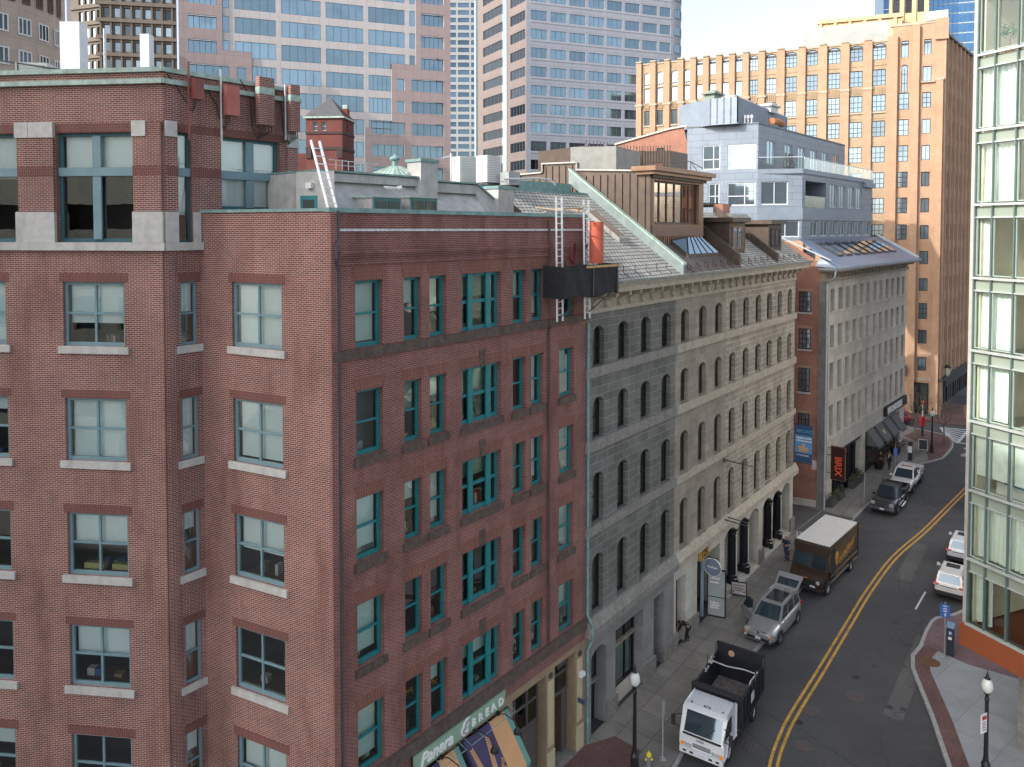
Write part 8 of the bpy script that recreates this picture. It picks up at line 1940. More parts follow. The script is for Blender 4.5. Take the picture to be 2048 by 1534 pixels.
# --- pickups
def pickup(name, label, x, y, heading, col, cabx, zroof, hood, bedz, fr, W, r, light, sun=False, grille=CHROME, rack=False):
    xr, xf = -2.8, 2.9
    body = [(xr, W * .93, .55, .8, .98, .96), (xr + .08, W * .985, .5, .85, 1.0, .97), (-.6, W, .46, .88, 1.0, .96), (cabx, W, .45, .9, 1.08, .94), (cabx + .3, W * .99, .45, .92, hood, .92), (2.5, W * .97, .46, .9, hood - .05, .92), (2.82, W * .93, .48, .85, hood - .14, .9), (xf, W * .86, .52, .8, hood - .2, .88)]
    cb = cabin((-.75, cabx + .12, W * .9, W * .9), (-.6, cabx - .62, W * .76, W * .74), 1.02, zroof)
    L, t = car(name, label, 'pickup truck', x, y, heading, body, cb, 1.02, zroof, W, [(1.85, 1), (1.85, -1), (-1.65, 1), (-1.65, -1)], col, r, splits=(.48,))
    for s in (1, -1): mb = MB(); mb.box((-1.78, s * (W - .06), 1.18), (2.0, .1, .42)); L.put(mb).build('bed_side', col, t, bevel=.03)
    mb = MB(); mb.box((xr + .03, 0, 1.16), (.08, W * 1.9, .44)); L.put(mb).build('tailgate', col, t, bevel=.02); mb = MB(); mb.box((-1.78, 0, 1.03), (2.0, W * 1.85, .05)); L.put(mb).build('bed_floor', PLASTIC, t)
    mb = MB(); mb.box((-.8, 0, 1.18), (.06, W * 1.8, .4)); L.put(mb).build('bed_front', col, t)
    lights(L, t, 2.82, W * .72, hood - .27, light, w=.3, h=.24, dx=.08); mb = MB()
    for k in range(3): mb.box((2.92, 0, hood - .4 + k * .1), (.05, W * 1.05, .04))
    for s in (1, -1): mb.box((2.92, s * W * .52, hood - .3), (.05, .05, .3))
    L.put(mb).build('grille', grille, t); mb = MB(); mb.box((2.93, 0, .6), (.18, W * 1.92, .22)); L.put(mb).build('bumper', grille if grille is CHROME else col, t, bevel=.04); plate(L, t, 3.03, .56)
    mb = MB(); mb.disc((2.95, 0, hood - .3), .07, (1, 0, 0), .03, 14); L.put(mb).build('emblem', plain('blue_oval', (.03, .08, .22), .3), t)
    lights(L, t, xr - .0, W * .85, 1.12, REDLAMP, 'tail_light', .14, .3, .04)
    if sun: mb = MB(); mb.box((-.15, 0, zroof + .012), (.45, .85, .015)); L.put(mb).build('sunroof', CARGLASS, t)
    if rack:
        mb = MB(); mb.bar((-.62, -W * .8, zroof + .1), (-.62, W * .8, zroof + .1), .05)
        for s in (-1, 1): mb.bar((-.62, s * W * .8, 1.3), (-.62, s * W * .8, zroof + .16), .05)
        mb.bar((-.66, -W * .8, 1.4), (-.66, W * .8, 1.4), .04); L.put(mb).build('headache_rack', PLASTIC, t)
        mb = MB(); mb.box((.75, -.72, 1.42), (.03, .16, .12)); L.put(mb).build('permit', plain('orange_permit', (.8, .18, .03), .5), t)
        for s in (-1, 1): mb = MB(); mb.box((.0, s * (W + .1), .42), (1.9, .16, .06)); L.put(mb).build('side_step', CHROME, t)
    return t
dx, dy = .63, .777
pickup('black_pickup', 'black pickup truck with chrome grille and a cab rack, parked at the kerb', 32.75, 64.2, math.atan2(-dy, -dx), paint('black_pickup_paint', (.022, .023, .03), .2, .25), 1.15, 1.88, 1.2, 1.4, 1, 1.0, .4, LAMP, rack=True)
pickup('white_pickup', 'white pickup truck with sunroof parked right behind the black pickup', 36.6, 68.9, math.atan2(-dy, -dx), paint('white_pickup_paint', (.66, .66, .65), 0, .3), 1.25, 1.78, 1.12, 1.35, 1, .97, .38, LAMP, sun=True, grille=PLASTIC)
# --- white crossovers and the dark red one
def crossover(name, label, x, y, heading, col, roof=True, group=None, glass=CARGLASS):
    body = [(-2.3, .78, .48, .78, .98, .9), (-2.22, .88, .4, .82, 1.04, .92), (-1.4, .93, .3, .86, 1.08, .93), (0, .935, .28, .86, 1.06, .92), (1.0, .93, .28, .86, 1.04, .9), (1.35, .92, .3, .84, 1.02, .86), (1.9, .88, .3, .76, .9, .84), (2.2, .8, .34, .66, .78, .8), (2.28, .66, .4, .6, .7, .8)]
    cb = cabin((-2.2, 1.2, .82, .82), (-1.85, .15, .66, .64), 1.0, 1.66)
    L, t = car(name, label, 'SUV', x, y, heading, body, cb, 1.0, 1.66, .93, [(1.42, 1), (1.42, -1), (-1.3, 1), (-1.3, -1)], col, .36, splits=(.36, .68), group=group)
    for s in (1, -1):
        mb = MB(); mb.hexa([(-2.31, s * .9, .93), (-2.31, s * .55, .95), (-2.2, s * .55, .98), (-2.2, s * .9, .98), (-2.27, s * .9, 1.03), (-2.27, s * .57, 1.0), (-2.15, s * .57, 1.02), (-2.15, s * .9, 1.06)]); L.put(mb).build('tail_light', REDLAMP, t)
        mb = MB(); mb.bar((-2.2, s * .8, 1.04), (-2.05, s * .74, 1.35), .05, .04); L.put(mb).build('tail_light', REDLAMP, t)
        mb = MB(); mb.tube([(-1.7, s * .62, 1.68), (-.8, s * .64, 1.72), (0, s * .6, 1.68)], .018, 6); L.put(mb).build('roof_rail', CHROME, t)
    mb = MB(); mb.bar((-2.33, -.5, .94), (-2.33, .5, .94), .03, .05); L.put(mb).build('chrome_strip', CHROME, t); mb = MB(); mb.box((-2.26, 0, .48), (.14, 1.66, .22)); L.put(mb).build('rear_bumper', PLASTIC, t, bevel=.03)
    plate(L, t, -2.335, .82); lights(L, t, 2.15, .6, .72, LAMP, w=.32, h=.12, dx=.07)
    mb = MB(); mb.box((-.4, 0, 1.668), (.7, .8, .012)); L.put(mb).build('sunroof', CARGLASS, t); return t
hdg = math.atan2(.79, .613)
crossover('white_suv', 'white SUV with red tail lights, rear towards the plaza sign post', 29.75, 49.75, hdg, paint('pearl_white_paint', (.66, .66, .64), 0, .3))
crossover('white_suv', 'white SUV parked ahead of the other white one, half hidden by the glass building', 33.4, 54.6, hdg, paint('cool_white_paint', (.62, .65, .68), 0, .3))
crossover('dark_red_suv', 'dark red SUV on the cross street before the orange brick tower', 45.6, 90.1, math.atan2(.44, -.9), paint('dark_red_paint', (.17, .012, .03), .2, .3))

# ================================================================== people
SKIN = plain('skin', (.46, .25, .17), .6, var=.05); SKIN2 = plain('skin_deep', (.17, .09, .06), .6, var=.05)
def skin_mesh(name, nodes, links, mat, parent, L, sub=1):
    """nodes: {key: (x,y,z,r)}; one connected skinned surface rooted at the first node"""
    keys = list(nodes); me = bpy.data.meshes.new(name); inv = world_inv(parent)
    me.from_pydata([tuple(inv @ (L.M @ Vector(nodes[k][:3]))) for k in keys], [(keys.index(a), keys.index(b)) for a, b in links], [])
    o = bpy.data.objects.new(name, me); COL.objects.link(o); o.parent = parent; me.materials.append(mat)
    md = o.modifiers.new('skin', 'SKIN'); md.use_smooth_shade = True
    if not me.skin_vertices: me.attributes.new
    sv = me.skin_vertices[0].data if me.skin_vertices else None
    if sv:
        for i, k in enumerate(keys):
            r = nodes[k][3]; r = r if isinstance(r, tuple) else (r, r); sv[i].radius = r; sv[i].use_root = (i == 0)
    md2 = o.modifiers.new('sub', 'SUBSURF'); md2.levels = sub; md2.render_levels = sub; return o
def person(label, x, y, heading, pose, top, bottom, hair=None, hair_m=None, skin=SKIN, coat_len=0, shoe=BLACK, group=None):
    L = Loc(x, y, heading, gz(x, y)); t = thing('person', label, 'person', (L.x, L.y, L.z), heading, group); p = pose
    n = {'pel': (*p['pel'], .105), 'spine': (*p['spine'], .115), 'chest': (*p['chest'], .125), 'neck': (*p['neck'], .052), 'chin': (*p['chin'], .062), 'head': (*p['head'], .088), 'crown': (*p['crown'], .07)}
    links = [('pel', 'spine'), ('spine', 'chest'), ('chest', 'neck'), ('neck', 'chin'), ('chin', 'head'), ('head', 'crown')]
    for s in 'LR':
        for j, r in (('sho', .06), ('elb', .042), ('wri', .03), ('palm', .032)): n[j + s] = (*p[j + s], r)
        for j, r in (('hip', .085), ('kne', .056), ('ank', .04), ('toe', .034)): n[j + s] = (*p[j + s], r)
        links += [('chest', 'sho' + s), ('sho' + s, 'elb' + s), ('elb' + s, 'wri' + s), ('wri' + s, 'palm' + s), ('pel', 'hip' + s), ('hip' + s, 'kne' + s), ('kne' + s, 'ank' + s), ('ank' + s, 'toe' + s)]
        w, q = Vector(p['wri' + s]), Vector(p['palm' + s]); d = (q - w).normalized(); side = d.cross(Vector((0, 0, 1)) if abs(d.z) < .9 else Vector((0, 1, 0))).normalized(); up = d.cross(side)
        for k, (o_, ln) in enumerate(((-.03, .075), (-.01, .085), (.01, .08), (.03, .062))):
            a = q + side * o_ + d * .03; b = a + d * ln * .6 + up * .012; c = b + d * ln * .35 + up * .03
            for nm, v_, r in (('a', a, .0095), ('b', b, .0085), ('c', c, .007)): n['f%s%d%s' % (s, k, nm)] = (*v_, r)
            links += [('palm' + s, 'f%s%da' % (s, k)), ('f%s%da' % (s, k), 'f%s%db' % (s, k)), ('f%s%db' % (s, k), 'f%s%dc' % (s, k))]
        a = w.lerp(q, .6) - side * .035; b = a + d * .04 - side * .025
        n['t%sa' % s] = (*a, .011); n['t%sb' % s] = (*b, .009); links += [('palm' + s, 't%sa' % s), ('t%sa' % s, 't%sb' % s)]
    bd = skin_mesh('body', n, links, skin, t, L, 2)
    h = Vector(p['head']); fw = Vector(p.get('face', (1, 0, 0))).normalized(); up = (Vector(p['crown']) - Vector(p['chin'])).normalized(); sd = up.cross(fw).normalized()
    mb = MB()
    for s in (1, -1): mb.disc(h + fw * .088 + sd * s * .032, .012, fw, .012, 8)
    L.put(mb).build('eye', plain('dark_eye', (.02, .015, .012), .3), bd)
    mb = MB(); a = h + fw * .085 + up * .005; mb.hexa([a - up * .045 - sd * .016, a - up * .045 + sd * .016, a + sd * .006, a - sd * .006, a - up * .045 + fw * .026 - sd * .01, a - up * .045 + fw * .026 + sd * .01, a + fw * .004 + sd * .004, a + fw * .004 - sd * .004]); L.put(mb).build('nose', skin, bd)
    mb = MB(); m_ = h + fw * .078 - up * .075; mb.bar(m_ - sd * .024, m_ + sd * .024, .012, .01); L.put(mb).build('mouth', plain('lip', (.28, .10, .085), .5), bd)
    for s in (1, -1): mb = MB(); mb.disc(h + sd * s * .09 - fw * .005, .03, sd, .018, 10); L.put(mb).build('ear', skin, bd)
    tn = {k: (*p[k], r) for k, r in (('pel', (.135 if coat_len else .125)), ('spine', .14), ('chest', .15))}; tn['nb'] = (*(Vector(p['chest']).lerp(Vector(p['neck']), .75)), .075)
    tl = [('pel', 'spine'), ('spine', 'chest'), ('chest', 'nb')]
    for s in 'LR':
        tn['sho' + s] = (*p['sho' + s], .078); tn['elb' + s] = (*p['elb' + s], .058); tl += [('chest', 'sho' + s), ('sho' + s, 'elb' + s)]
        if p.get('sleeves', True): tn['wri' + s] = (*p['wri' + s], .045); tl.append(('elb' + s, 'wri' + s))
        if coat_len: tn['sk' + s] = (*(Vector(p['hip' + s]).lerp(Vector(p['kne' + s]), coat_len)), .115); tl.append(('pel', 'sk' + s))
    skin_mesh('top', tn, tl, top, t, L)
    bn = {'pel': (*p['pel'], .122)}; bl = []
    for s in 'LR':
        for j, r in (('hip', .098), ('kne', .072), ('ank', .056)): bn[j + s] = (*p[j + s], r)
        bl += [('pel', 'hip' + s), ('hip' + s, 'kne' + s), ('kne' + s, 'ank' + s)]
    skin_mesh('trousers', bn, bl, bottom, t, L)
    for s in 'LR':
        a, b = Vector(p['ank' + s]), Vector(p['toe' + s]); d = (b - a); d.z = 0; d = d.normalized() if d.length > .01 else Vector((1, 0, 0)); sn = {'h': (*(a - d * .05 + Vector((0, 0, -.035))), .045), 'm': (*(a + d * .06 + Vector((0, 0, -.035))), .048), 't': (*(b + d * .04), .042)}
        skin_mesh('shoe', sn, [('h', 'm'), ('m', 't')], shoe, t, L)
    if hair:
        vs = MB(); hn = {'a': (*(h + up * .03 - fw * .012), .098), 'b': (*(h - fw * .04 - up * .01), .092)}; hl = [('a', 'b')]
        if hair == 'long': hn['c'] = (*(h - fw * .07 - up * .16), .07); hl.append(('b', 'c'))
        if hair == 'hood': hn['c'] = (*(h - fw * .05 - up * .12), .1); hl.append(('b', 'c'))
        skin_mesh('hood' if hair == 'hood' else 'hair', hn, hl, hair_m, t, L)
    return L, t
def stand(stride=.0, arm=.0, hands=None, h=1.0):
    S_ = lambda *v: (v[0] * h, v[1] * h, v[2] * h)
    p = dict(pel=S_(0, 0, .95), spine=S_(.0, 0, 1.12), chest=S_(.01, 0, 1.33), neck=S_(.01, 0, 1.48), chin=S_(.03, 0, 1.55), head=S_(.02, 0, 1.64), crown=S_(.01, 0, 1.70))
    for s, y in (('L', 1), ('R', -1)):
        f = stride * y
        p['hip' + s] = S_(f * .1, y * .09, .9); p['kne' + s] = S_(f * .55 + .03, y * .1, .5); p['ank' + s] = S_(f * .95 - .03 * abs(stride), y * .1, .09); p['toe' + s] = S_(f * .95 + .13, y * .115, .045)
        p['sho' + s] = S_(0, y * .175, 1.40); p['elb' + s] = S_(-f * .35 - .02, y * .25, 1.14); p['wri' + s] = S_(-f * .6 + .06, y * .26, .90); p['palm' + s] = S_(-f * .65 + .09, y * .255, .82)
    if hands:
        for s in hands: y = 1 if s == 'L' else -1; p['elb' + s] = S_(.05, y * .24, 1.14); p['wri' + s] = S_(.26, y * .14, 1.16); p['palm' + s] = S_(.33, y * .1, 1.18)
    return p
NAVY = plain('navy_cloth', (.012, .022, .065), .85, var=.2, scale=6); JEAN = plain('blue_denim', (.03, .055, .12), .85, var=.25, scale=6); BLK = plain('black_cloth', (.014, .014, .016), .85, var=.3, scale=5)
pp = stand(.28, 0); pp['sleeves'] = False
person('bald man in navy T-shirt and jeans walking on the pavement, past the parcel van', 20.0, 54.05, math.atan2(-.75, -.66), pp, NAVY, JEAN, None, None)
# bending figure
b = dict(pel=(-.12, 0, .92), spine=(.06, 0, 1.05), chest=(.26, 0, 1.06), neck=(.42, 0, 1.02), chin=(.49, 0, .97), head=(.55, 0, 1.0), crown=(.61, 0, 1.0), face=(.5, 0, -1))
for s, y in (('L', 1), ('R', -1)):
    b['hip' + s] = (-.1, y * .09, .86); b['kne' + s] = (.02, y * .11, .48); b['ank' + s] = (-.06 + .1 * (y > 0), y * .12, .09); b['toe' + s] = (.1 + .1 * (y > 0), y * .13, .045)
    b['sho' + s] = (.3, y * .17, 1.02); b['elb' + s] = (.42, y * .2, .76); b['wri' + s] = (.5, y * .12, .54); b['palm' + s] = (.53, y * .08, .47)
L, t = person('hooded person in black bending over a long white strip by the shop wall', 10.35, 43.6, math.atan2(.55, -.83), b, BLK, BLK, 'hood', BLK, SKIN)
mb = MB(); mb.bar(L.M @ Vector((.56, .75, .02)), L.M @ Vector((.5, -.7, .95)), .06, .015); tag(mb.build('white_strip', WHITE), 'long white strip of trim held by the bending person in black', 'trim strip')
person('pedestrian in black jacket and white shoes outside the restaurant, beside a scarfed companion', 36.3, 73.1, math.atan2(-.77, -.63), stand(.12, 0, 'L'), BLK, NAVY, 'short', BLK, SKIN, 0, plain('white_shoe', (.7, .7, .7), .6), 'two pedestrians outside the restaurant')
L, t = person('pedestrian in long dark coat and pale scarf outside the restaurant', 36.95, 72.75, math.atan2(-.3, -.95), stand(.1, 0, 'R', .98), NAVY, BLK, 'long', plain('dark_hair', (.02, .012, .01), .6), SKIN, .55, BLK, 'two pedestrians outside the restaurant')
skin_mesh('scarf', {'a': (.03, .0, 1.5, .08), 'b': (.1, .02, 1.38, .06), 'c': (.13, .03, 1.2, .045)}, [('a', 'b'), ('b', 'c')], plain('pale_scarf', (.45, .4, .4), .9), t, L)

# ================================================================== street furniture
LAMPGLASS = plain('lamp_globe_glass', (.62, .66, .62), .15, var=.04)
def street_lamp(label, x, y, h=4.9, group='acorn street lamps'):
    z = gz(x, y); t = thing('street_lamp', label, 'street lamp', (x, y, z), 0, group)
    mb = MB(); mb.lathe((x, y, z), [(.24, 0), (.24, .12), (.2, .2), (.17, .75), (.19, .8), (.12, .95), (.095, 1.2), (.075, h - 1.25), (.1, h - 1.22), (.1, h - 1.15), (.07, h - 1.1), (.07, h - .98), (.13, h - .92), (.15, h - .86)], 14); mb.build('post', BLACK_IRON, t)
    mb = MB(); mb.lathe((x, y, z + h - .86), [(.15, 0), (.21, .12), (.24, .26), (.22, .42), (.15, .56), (.12, .6)], 18); mb.build('globe', LAMPGLASS, t, smooth=True)
    mb = MB(); mb.lathe((x, y, z + h - .27), [(.125, 0), (.13, .03), (.07, .09), (.05, .2), (.06, .22), (.02, .3), (.015, .4)], 12); mb.build('finial', BLACK_IRON, t); return t
street_lamp('black street lamp with acorn globe on the brick paving by the dump truck', 5.55, 33.2)
street_lamp('black street lamp with acorn globe on the plaza below the glass building', 20.94, 32.4)
street_lamp('black street lamp with acorn globe on the far corner, next to the crossing', 44.0, 77.9, 4.7)
mb = MB(); FX2 = Fr((20.72, 32.25), (.9, .43)); FX2.box(mb, -.2, .18, -.02, .02, 1.9, 2.75); o = mb.build('board', WHITE, None); t = thing('street_sign_plate', 'white and red parking notice fixed to the plaza street lamp', 'sign', (20.72, 32.25, 2.0), 0); bpy.data.objects.remove(o)
mb = MB(); FX2.box(mb, -.2, .18, -.03, .01, 1.9, 2.75); mb.build('board', plain('white_sign_board', (.75, .72, .76), .5), t); mb = MB(); FX2.box(mb, -.16, .14, -.04, -.031, 2.5, 2.66); mb.build('sign_heading', plain('red_sign_heading', (.5, .03, .06), .5), t); mb = MB()
for k in range(4): FX2.box(mb, -.12, .1 - .05 * (k % 2), -.04, -.031, 2.02 + k * .11, 2.06 + k * .11)
mb.build('sign_line', plain('grey_print', (.25, .25, .3), .5), t)
def sign_post(label, x, y, h, plates, m=GALV, name='sign_post', group='street sign posts', base=True, face=(-.45, -.89)):
    z = gz(x, y); t = thing(name, label, 'sign post', (x, y, z), 0, group); mb = MB(); mb.bar((x, y, z), (x, y, z + h), .05, .05); mb.build('post', m, t)
    if base: mb = MB(); mb.box((x, y, z + .02), (.26, .26, .04)); mb.build('base_plate', m, t)
    for (z0, z1, w_, pm, mark) in plates:
        Fp = Fr((x + face[0] * .04, y + face[1] * .04), (-face[1], face[0])); mb = MB(); Fp.box(mb, -w_ / 2, w_ / 2, -.015, .0, z + z0, z + z1); o = mb.build('plate', pm, t)
        if mark: 
            mb = MB(); mark(Fp, mb, z + z0, z + z1); mb.build('marking', mark.m if hasattr(mark, 'm') else WHITE, o)
    return t
def mk(fn, m): fn.m = m; return fn
rows_mark = mk(lambda F, mb, a, b: [F.box(mb, -.1, .1, -.02, -.016, a + (b - a) * f, a + (b - a) * f + .035) for f in (.2, .45, .7)], plain('red_print', (.45, .05, .06), .5))
wrow = mk(lambda F, mb, a, b: ([F.box(mb, -.1, .1, -.02, -.016, a + (b - a) * f, a + (b - a) * f + .045) for f in (.45, .62, .82)], F.box(mb, -.02, .02, -.02, -.016, a + .05, a + (b - a) * .36), F.poly(mb, [(-.06, a + .16), (.06, a + .16), (0, a + .06)], -.02, -.016)), plain('white_print', (.75, .75, .75), .5))
BLUES = plain('blue_sign', (.03, .13, .42), .5, var=.04); WS = plain('white_sign_board', (.75, .72, .76), .5)
sign_post('grey post with edge-on sign at the kerb beside the dump truck', 6.99, 34.03, 2.75, [(2.1, 2.7, .3, GALV, None)], face=(.87, -.5))
sign_post('leaning grey post with blue pay-parking sign with an arrow, on the plaza', 24.45, 41.65, 3.2, [(2.35, 3.1, .5, BLUES, wrow)], face=(-.5, -.86))
sign_post('thin double grey sign post in front of the black pickup', 30.1, 63.4, 3.0, [(2.3, 2.95, .3, GALV, None)], face=(.87, -.5))
sign_post('thin pole with small blue and white sign next to the two pedestrians', 36.8, 71.3, 3.0, [(1.9, 2.6, .35, BLUES, rows_mark)])
sign_post('short post with white and blue sign board by the parcel van\'s roof', 20.45, 52.7, 2.6, [(1.9, 2.6, .35, WS, rows_mark), (1.9, 2.6, .12, BLUES, None)])
def meter(label, x, y, solar=True):
    z = gz(x, y); t = thing('parking_meter', label, 'parking meter', (x, y, z), 0, 'pay-parking machines'); F_ = Fr((x - .15, y - .1), (.8, -.6)); mb = MB(); F_.box(mb, 0, .36, 0, .3, z, z + 1.55); mb.build('cabinet', plain('dark_navy_cabinet', (.015, .025, .04), .45), t, bevel=.03)
    mb = MB(); mb.hexa([F_.P(-.02, -.05, z + 1.6), F_.P(.38, -.05, z + 1.6), F_.P(.38, .34, z + 1.8), F_.P(-.02, .34, z + 1.8), F_.P(-.02, -.05, z + 1.64), F_.P(.38, -.05, z + 1.64), F_.P(.38, .34, z + 1.84), F_.P(-.02, .34, z + 1.84)]); F_.box(mb, .13, .23, .1, .2, z + 1.55, z + 1.68); mb.build('solar_panel', SKYGLASS if solar else PLASTIC, t)
    mb = MB(); F_.box(mb, .08, .28, -.012, -.001, z + 1.2, z + 1.45); mb.build('screen', BLUES, t); mb = MB(); text_mesh(mb, 'P', on(F_, .13, z + 1.24, -.013), .22, 0, .006, bold=.008); F_.box(mb, .08, .26, -.012, -.001, z + .95, z + 1.1); mb.build('label', WS, t)
meter('dark pay-parking machine with tilted solar top on the plaza', 24.85, 42.0); meter('dark pay-parking machine with white sheet at the far bump-out', 40.4, 75.6, False)
mb = MB(); F_ = Fr((40.4 - .15 - .1, 75.6 - .1 - .08), (.8, -.6)); z = gz(40.4, 75.6); F_.box(mb, .02, .4, -.02, -.0, z + .85, z + 1.5); tag(mb.build('notice', WS), 'white paper notice stuck on the far pay-parking machine', 'notice')
t = thing('traffic_cone', 'orange traffic cone with white collar standing on a bollard stub at the far corner', 'traffic cone', (43.6, 83.7, gz(43.6, 83.7)), 0); z = gz(43.6, 83.7); mb = MB(); mb.lathe((43.6, 83.7, z + .75), [(.2, 0), (.2, .03), (.15, .05), (.04, .75)], 14); mb.build('body', plain('orange_cone', (.75, .1, .02), .5), t); mb = MB(); mb.lathe((43.6, 83.7, z + 1.05), [(.116, 0), (.085, .2)], 14); mb.build('collar', WHITE, t)
mb = MB(); mb.lathe((43.6, 83.7, z), [(.08, 0), (.08, .75)], 10); tag(mb.build('bollard', plain('white_red_bollard', (.6, .5, .48), .5)), 'short pale bollard under the orange traffic cone', 'bollard')
x, y = 46.2, 83.75; z = gz(x, y); t = thing('fire_alarm_box', 'red fire alarm box on a dark post at the far corner crossing', 'fire alarm box', (x, y, z), 0); mb = MB(); mb.lathe((x, y, z), [(.2, 0), (.14, .3), (.1, 1.1), (.14, 1.2)], 10); mb.build('post', BLACK_IRON, t); mb = MB(); mb.box((x, y, z + 1.6), (.42, .34, .8)); mb.hexa([(x - .21, y - .17, z + 2.0), (x + .21, y - .17, z + 2.0), (x + .21, y + .17, z + 2.0), (x - .21, y + .17, z + 2.0), (x - .03, y - .17, z + 2.25), (x + .03, y - .17, z + 2.25), (x + .03, y + .17, z + 2.25), (x - .03, y + .17, z + 2.25)]); mb.build('box', plain('red_alarm_box', (.42, .012, .012), .4), t); mb = MB(); mb.tube([(x, y, z + 2.2), (x, y, z + 3.6)], .06, 8); mb.build('stem', WHITE, t); mb = MB(); mb.lathe((x, y, z + 3.6), [(.12, 0), (.2, .12), (.2, .25), (.1, .38)], 12); mb.build('beacon', plain('red_orange_beacon', (.7, .09, .04), .3), t)
def aframe(label, x, y, ang, w_, h, fm, pm, lines=None):
    z = gz(x, y); t = thing('a_frame_sign', label, 'pavement sign', (x, y, z), 0, 'folding pavement signs'); F_ = Fr((x, y), (math.cos(ang), math.sin(ang)))
    for sgn in (1, -1):
        v0, v1 = (-.28, -.03) if sgn > 0 else (.28, .03); mb = MB()
        P = lambda u, f, o=0: F_.P(u, v0 + (v1 - v0) * f - sgn * o, z + h * f)
        for u in (-w_ / 2, w_ / 2): mb.bar(P(u, 0), P(u, 1), .05, .04)
        for f in (.12, 1): mb.bar(P(-w_ / 2, f), P(w_ / 2, f), .05, .04)
        fr_ = mb.build('frame', fm, t); mb = MB(); q = [P(-w_ / 2 + .03, .15), P(w_ / 2 - .03, .15), P(w_ / 2 - .03, .97), P(-w_ / 2 + .03, .97)]; mb.face(q if sgn > 0 else q[::-1]); pn = mb.build('panel', pm, fr_)
        if lines:
            mb = MB()
            for (f, a, b, hh) in lines: q = [P(a * w_, f, .012), P(b * w_, f, .012), P(b * w_, f + hh, .012), P(a * w_, f + hh, .012)]; mb.face(q if sgn > 0 else q[::-1])
            mb.build('sign_print', plain('dark_print', (.08, .05, .05), .6), pn)
aframe('low black-framed pavement sign with a pale printed panel by the arcade columns', 15.05, 49.0, -.35, .95, .85, BLACK, plain('pale_pink_panel', (.5, .45, .43), .6), [(.75, -.4, .4, .05), (.6, -.4, .3, .04), (.5, -.3, .4, .04), (.3, -.42, -.3, .1), (.3, .3, .42, .1), (.4, -.2, .2, .04)])
aframe('white-framed blackboard sign beside the far corner street lamp', 43.45, 78.6, -.45, .8, 1.15, WHITE, plain('blackboard', (.02, .025, .035), .6))
aframe('orange-framed menu board on the far pavement, in front of the orange tower', 55.6, 90.6, -.3, .9, 1.6, plain('orange_wood_frame', (.5, .17, .05), .6), plain('grey_menu', (.1, .1, .11), .6), None)
x, y = 6.25, 33.5; z = gz(x, y); t = thing('fire_hydrant', 'yellow-topped fire hydrant at the kerb, just in frame below the sign post', 'fire hydrant', (x, y, z), 0); mb = MB(); mb.lathe((x, y, z), [(.16, 0), (.16, .05), (.1, .07), (.1, .5), (.13, .52), (.13, .56)], 12); mb.build('barrel', plain('grey_hydrant', (.2, .2, .22), .5), t); mb = MB(); mb.lathe((x, y, z + .56), [(.13, 0), (.11, .1), (.04, .17), (.03, .22)], 12); mb.build('bonnet', plain('yellow_hydrant', (.7, .55, .03), .5), t); mb = MB()
for s in (1, -1): mb.tube([(x, y, z + .38), (x + s * .17, y, z + .38)], .05, 8)
mb.build('nozzle', plain('yellow_hydrant', (.7, .55, .03)), t)
# green street-name sign and flower boxes
mb = MB(); mb.box((45.2, 80.0, gz(45, 80) + 3.3), (1.3, .03, .22)); tag(mb.build('street_name_sign', plain('street_sign_green', (.05, .25, .16), .5)), 'green street-name plate near the far corner lamp', 'street sign')
def foliage_mass(mb, c, ext, n, seed, leaf=.1, F=None):
    rr = random.Random(seed)
    for q in range(n):
        p = Vector((c[0], c[1], c[2])) + (Vector(F.d) * ((rr.random() - .5) * ext[0]) + Vector(F.n) * ((rr.random() - .5) * ext[1]) if F else Vector(((rr.random() - .5) * ext[0], (rr.random() - .5) * ext[1], 0))) + Vector((0, 0, ext[2] * rr.random() ** 1.2))
        a = Vector((rr.random() - .5, rr.random() - .5, rr.random() - .5)) * leaf * 2; b = Vector((rr.random() - .5, rr.random() - .5, rr.random() - .5)) * leaf * 1.4; mb.face([p, p + a, p + a + b, p + b], mi=rr.randrange(3))
LEAF3 = [plain('leaf_dark', (.03, .055, .02), .6), plain('leaf_mid', (.07, .10, .03), .6), plain('leaf_pale', (.14, .13, .05), .6)]
AUT3 = [plain('leaf_brown', (.10, .04, .02), .7), plain('leaf_rust', (.14, .055, .03), .7), plain('leaf_olive', (.06, .05, .025), .7)]
for k, (u, lab) in enumerate(((1.2, 'stone flower box of greenery nearest the alley corner'), (3.2, 'stone flower box of greenery just past the BRIX sign'), (6.9, 'stone flower box of greenery at the middle of the dark shopfront'), (8.7, 'stone flower box of greenery last before the stone pier'))):
    x, y, _ = FB.P(u, -.35); z = gz(x, y); t = thing('flower_box', lab, 'planter', (x, y, z), FB.rot(), 'flower boxes before the BRIX shopfront'); mb = MB(); FB.box(mb, u - .7, u + .7, -.6, -.1, z, z + .55); mb.build('box', plain('dark_planter_box', (.09, .08, .075), .8), t); mb = MB(); foliage_mass(mb, FB.P(u, -.35, z + .5), (1.4, .55, .55), 260, k, .09, FB); mb.build('foliage', LEAF3, t)
for k, (u, lab) in enumerate(((13.6, 'round black planter of rust-brown shrub outside the awnings, nearer the pedestrians'), (19.5, 'round black planter of rust-brown shrub farther along, under the green signs'))):
    x, y, _ = FB.P(u, -.7); z = gz(x, y); t = thing('round_planter', lab, 'planter', (x, y, z), 0, 'round shrub planters'); mb = MB(); mb.lathe((x, y, z), [(.35, 0), (.5, .5), (.52, .75), (.42, .75)], 14); mb.build('pot', BLACK, t); mb = MB(); foliage_mass(mb, (x, y, z + .7), (1.9, 1.5, 1.1), 420, 30 + k, .11); mb.build('foliage', AUT3, t)
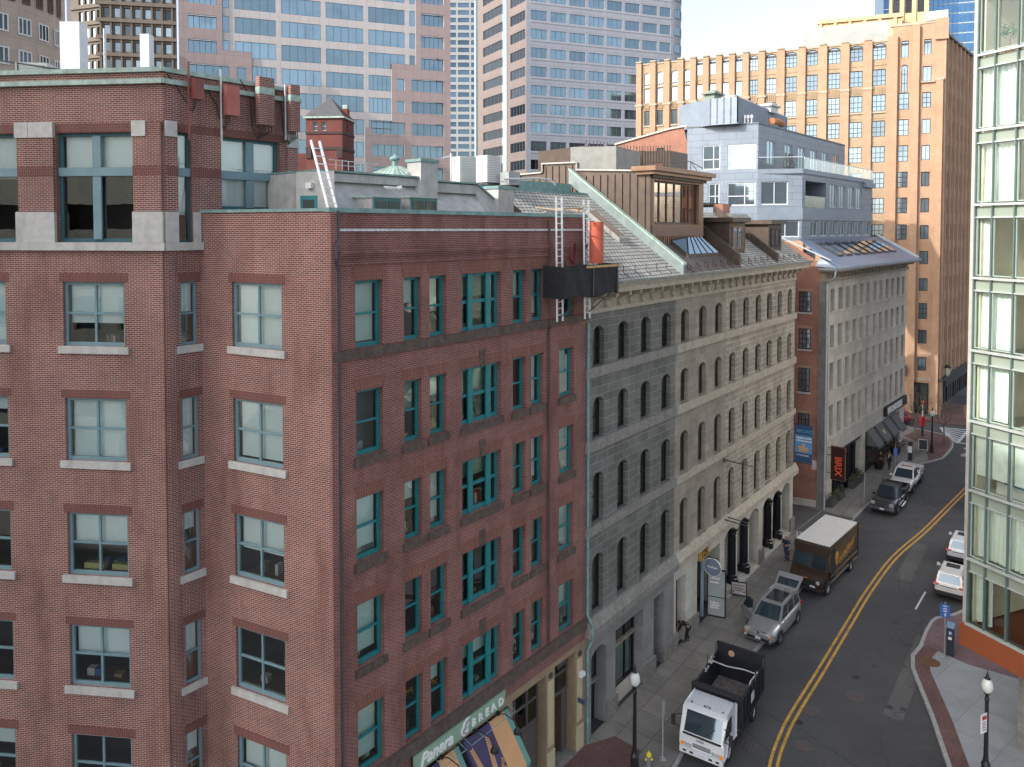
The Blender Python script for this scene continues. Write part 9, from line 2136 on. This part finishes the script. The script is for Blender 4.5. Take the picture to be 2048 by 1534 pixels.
# bare street trees
BARK = plain('bare_bark', (.16, .13, .095), .85, var=.3, scale=8)
def bare_tree(label, x, y, h, seed):
    rr = random.Random(seed); z = gz(x, y); t = thing('bare_tree', label, 'tree', (x, y, z), 0, 'leafless street trees'); mb = MB(); th = h * .36; top = Vector((x + .1 * rr.uniform(-1, 1), y, z + th)); mb.tube([(x, y, z), (x + .02, y + .02, z + th * .5), top], [.085, .07, .06], 8); mb.build('trunk', BARK, t); mb = MB()
    def br(p, d, L, r, depth):
        mid = p + d * L * .5 + Vector((rr.uniform(-1, 1), rr.uniform(-1, 1), rr.uniform(-.3, .6))) * L * .08; q = p + d * L + Vector((0, 0, L * .08)); mb.tube([p, mid, q], [r, r * .8, r * .55], 5 if depth < 2 else 3, cap=False)
        if depth >= 4: return
        for k in range(3 if depth < 2 else 2):
            a = rr.uniform(.3, .8); az = rr.uniform(0, 6.28); ax = d.orthogonal().normalized(); ax.rotate(Matrix.Rotation(az, 3, d)); nd = d.copy(); nd.rotate(Matrix.Rotation(a, 3, ax)); nd.z += .12; br(p.lerp(q, rr.uniform(.55, 1)), nd.normalized(), L * rr.uniform(.6, .8), r * .58, depth + 1)
    for k in range(5): az = k * 1.26 + rr.random(); br(top - Vector((0, 0, .25 * rr.random() * k * .4)), Vector((math.cos(az) * .65, math.sin(az) * .65, .9)).normalized(), h * .24, .045, 0)
    mb.build('crown', BARK, t); return t
bare_tree('leafless street tree beside the red fire alarm box', 45.2, 83.2, 6.4, 3); bare_tree('leafless street tree on the brick bump-out by the crosswalk', 47.0, 80.9, 5.4, 8); bare_tree('leafless street tree on the far pavement past the orange menu board', 61.5, 98.5, 7.0, 15)
mb = MB(); mb.bar((44.7, 82.7, gz(45, 82)), (44.7, 82.7, gz(45, 82) + 1.9), .05); mb.bar((46.7, 80.4, gz(47, 80)), (46.7, 80.4, gz(47, 80) + 1.9), .05); bpy.data.meshes
o1 = MB(); o1.bar((44.8, 82.8, gz(45, 82)), (44.8, 82.8, gz(45, 82) + 1.8), .06); tag(o1.build('tree_stake', plain('stake_wood', (.2, .14, .08), .8)), 'wooden stake by the tree at the fire alarm box', 'stake', 'tree stakes'); o1 = MB(); o1.bar((46.75, 80.5, gz(47, 80)), (46.75, 80.5, gz(47, 80) + 1.8), .06); tag(o1.build('tree_stake', plain('stake_wood', (.2, .14, .08))), 'wooden stake by the tree on the brick bump-out', 'stake', 'tree stakes')
bpy.context.view_layer.update()
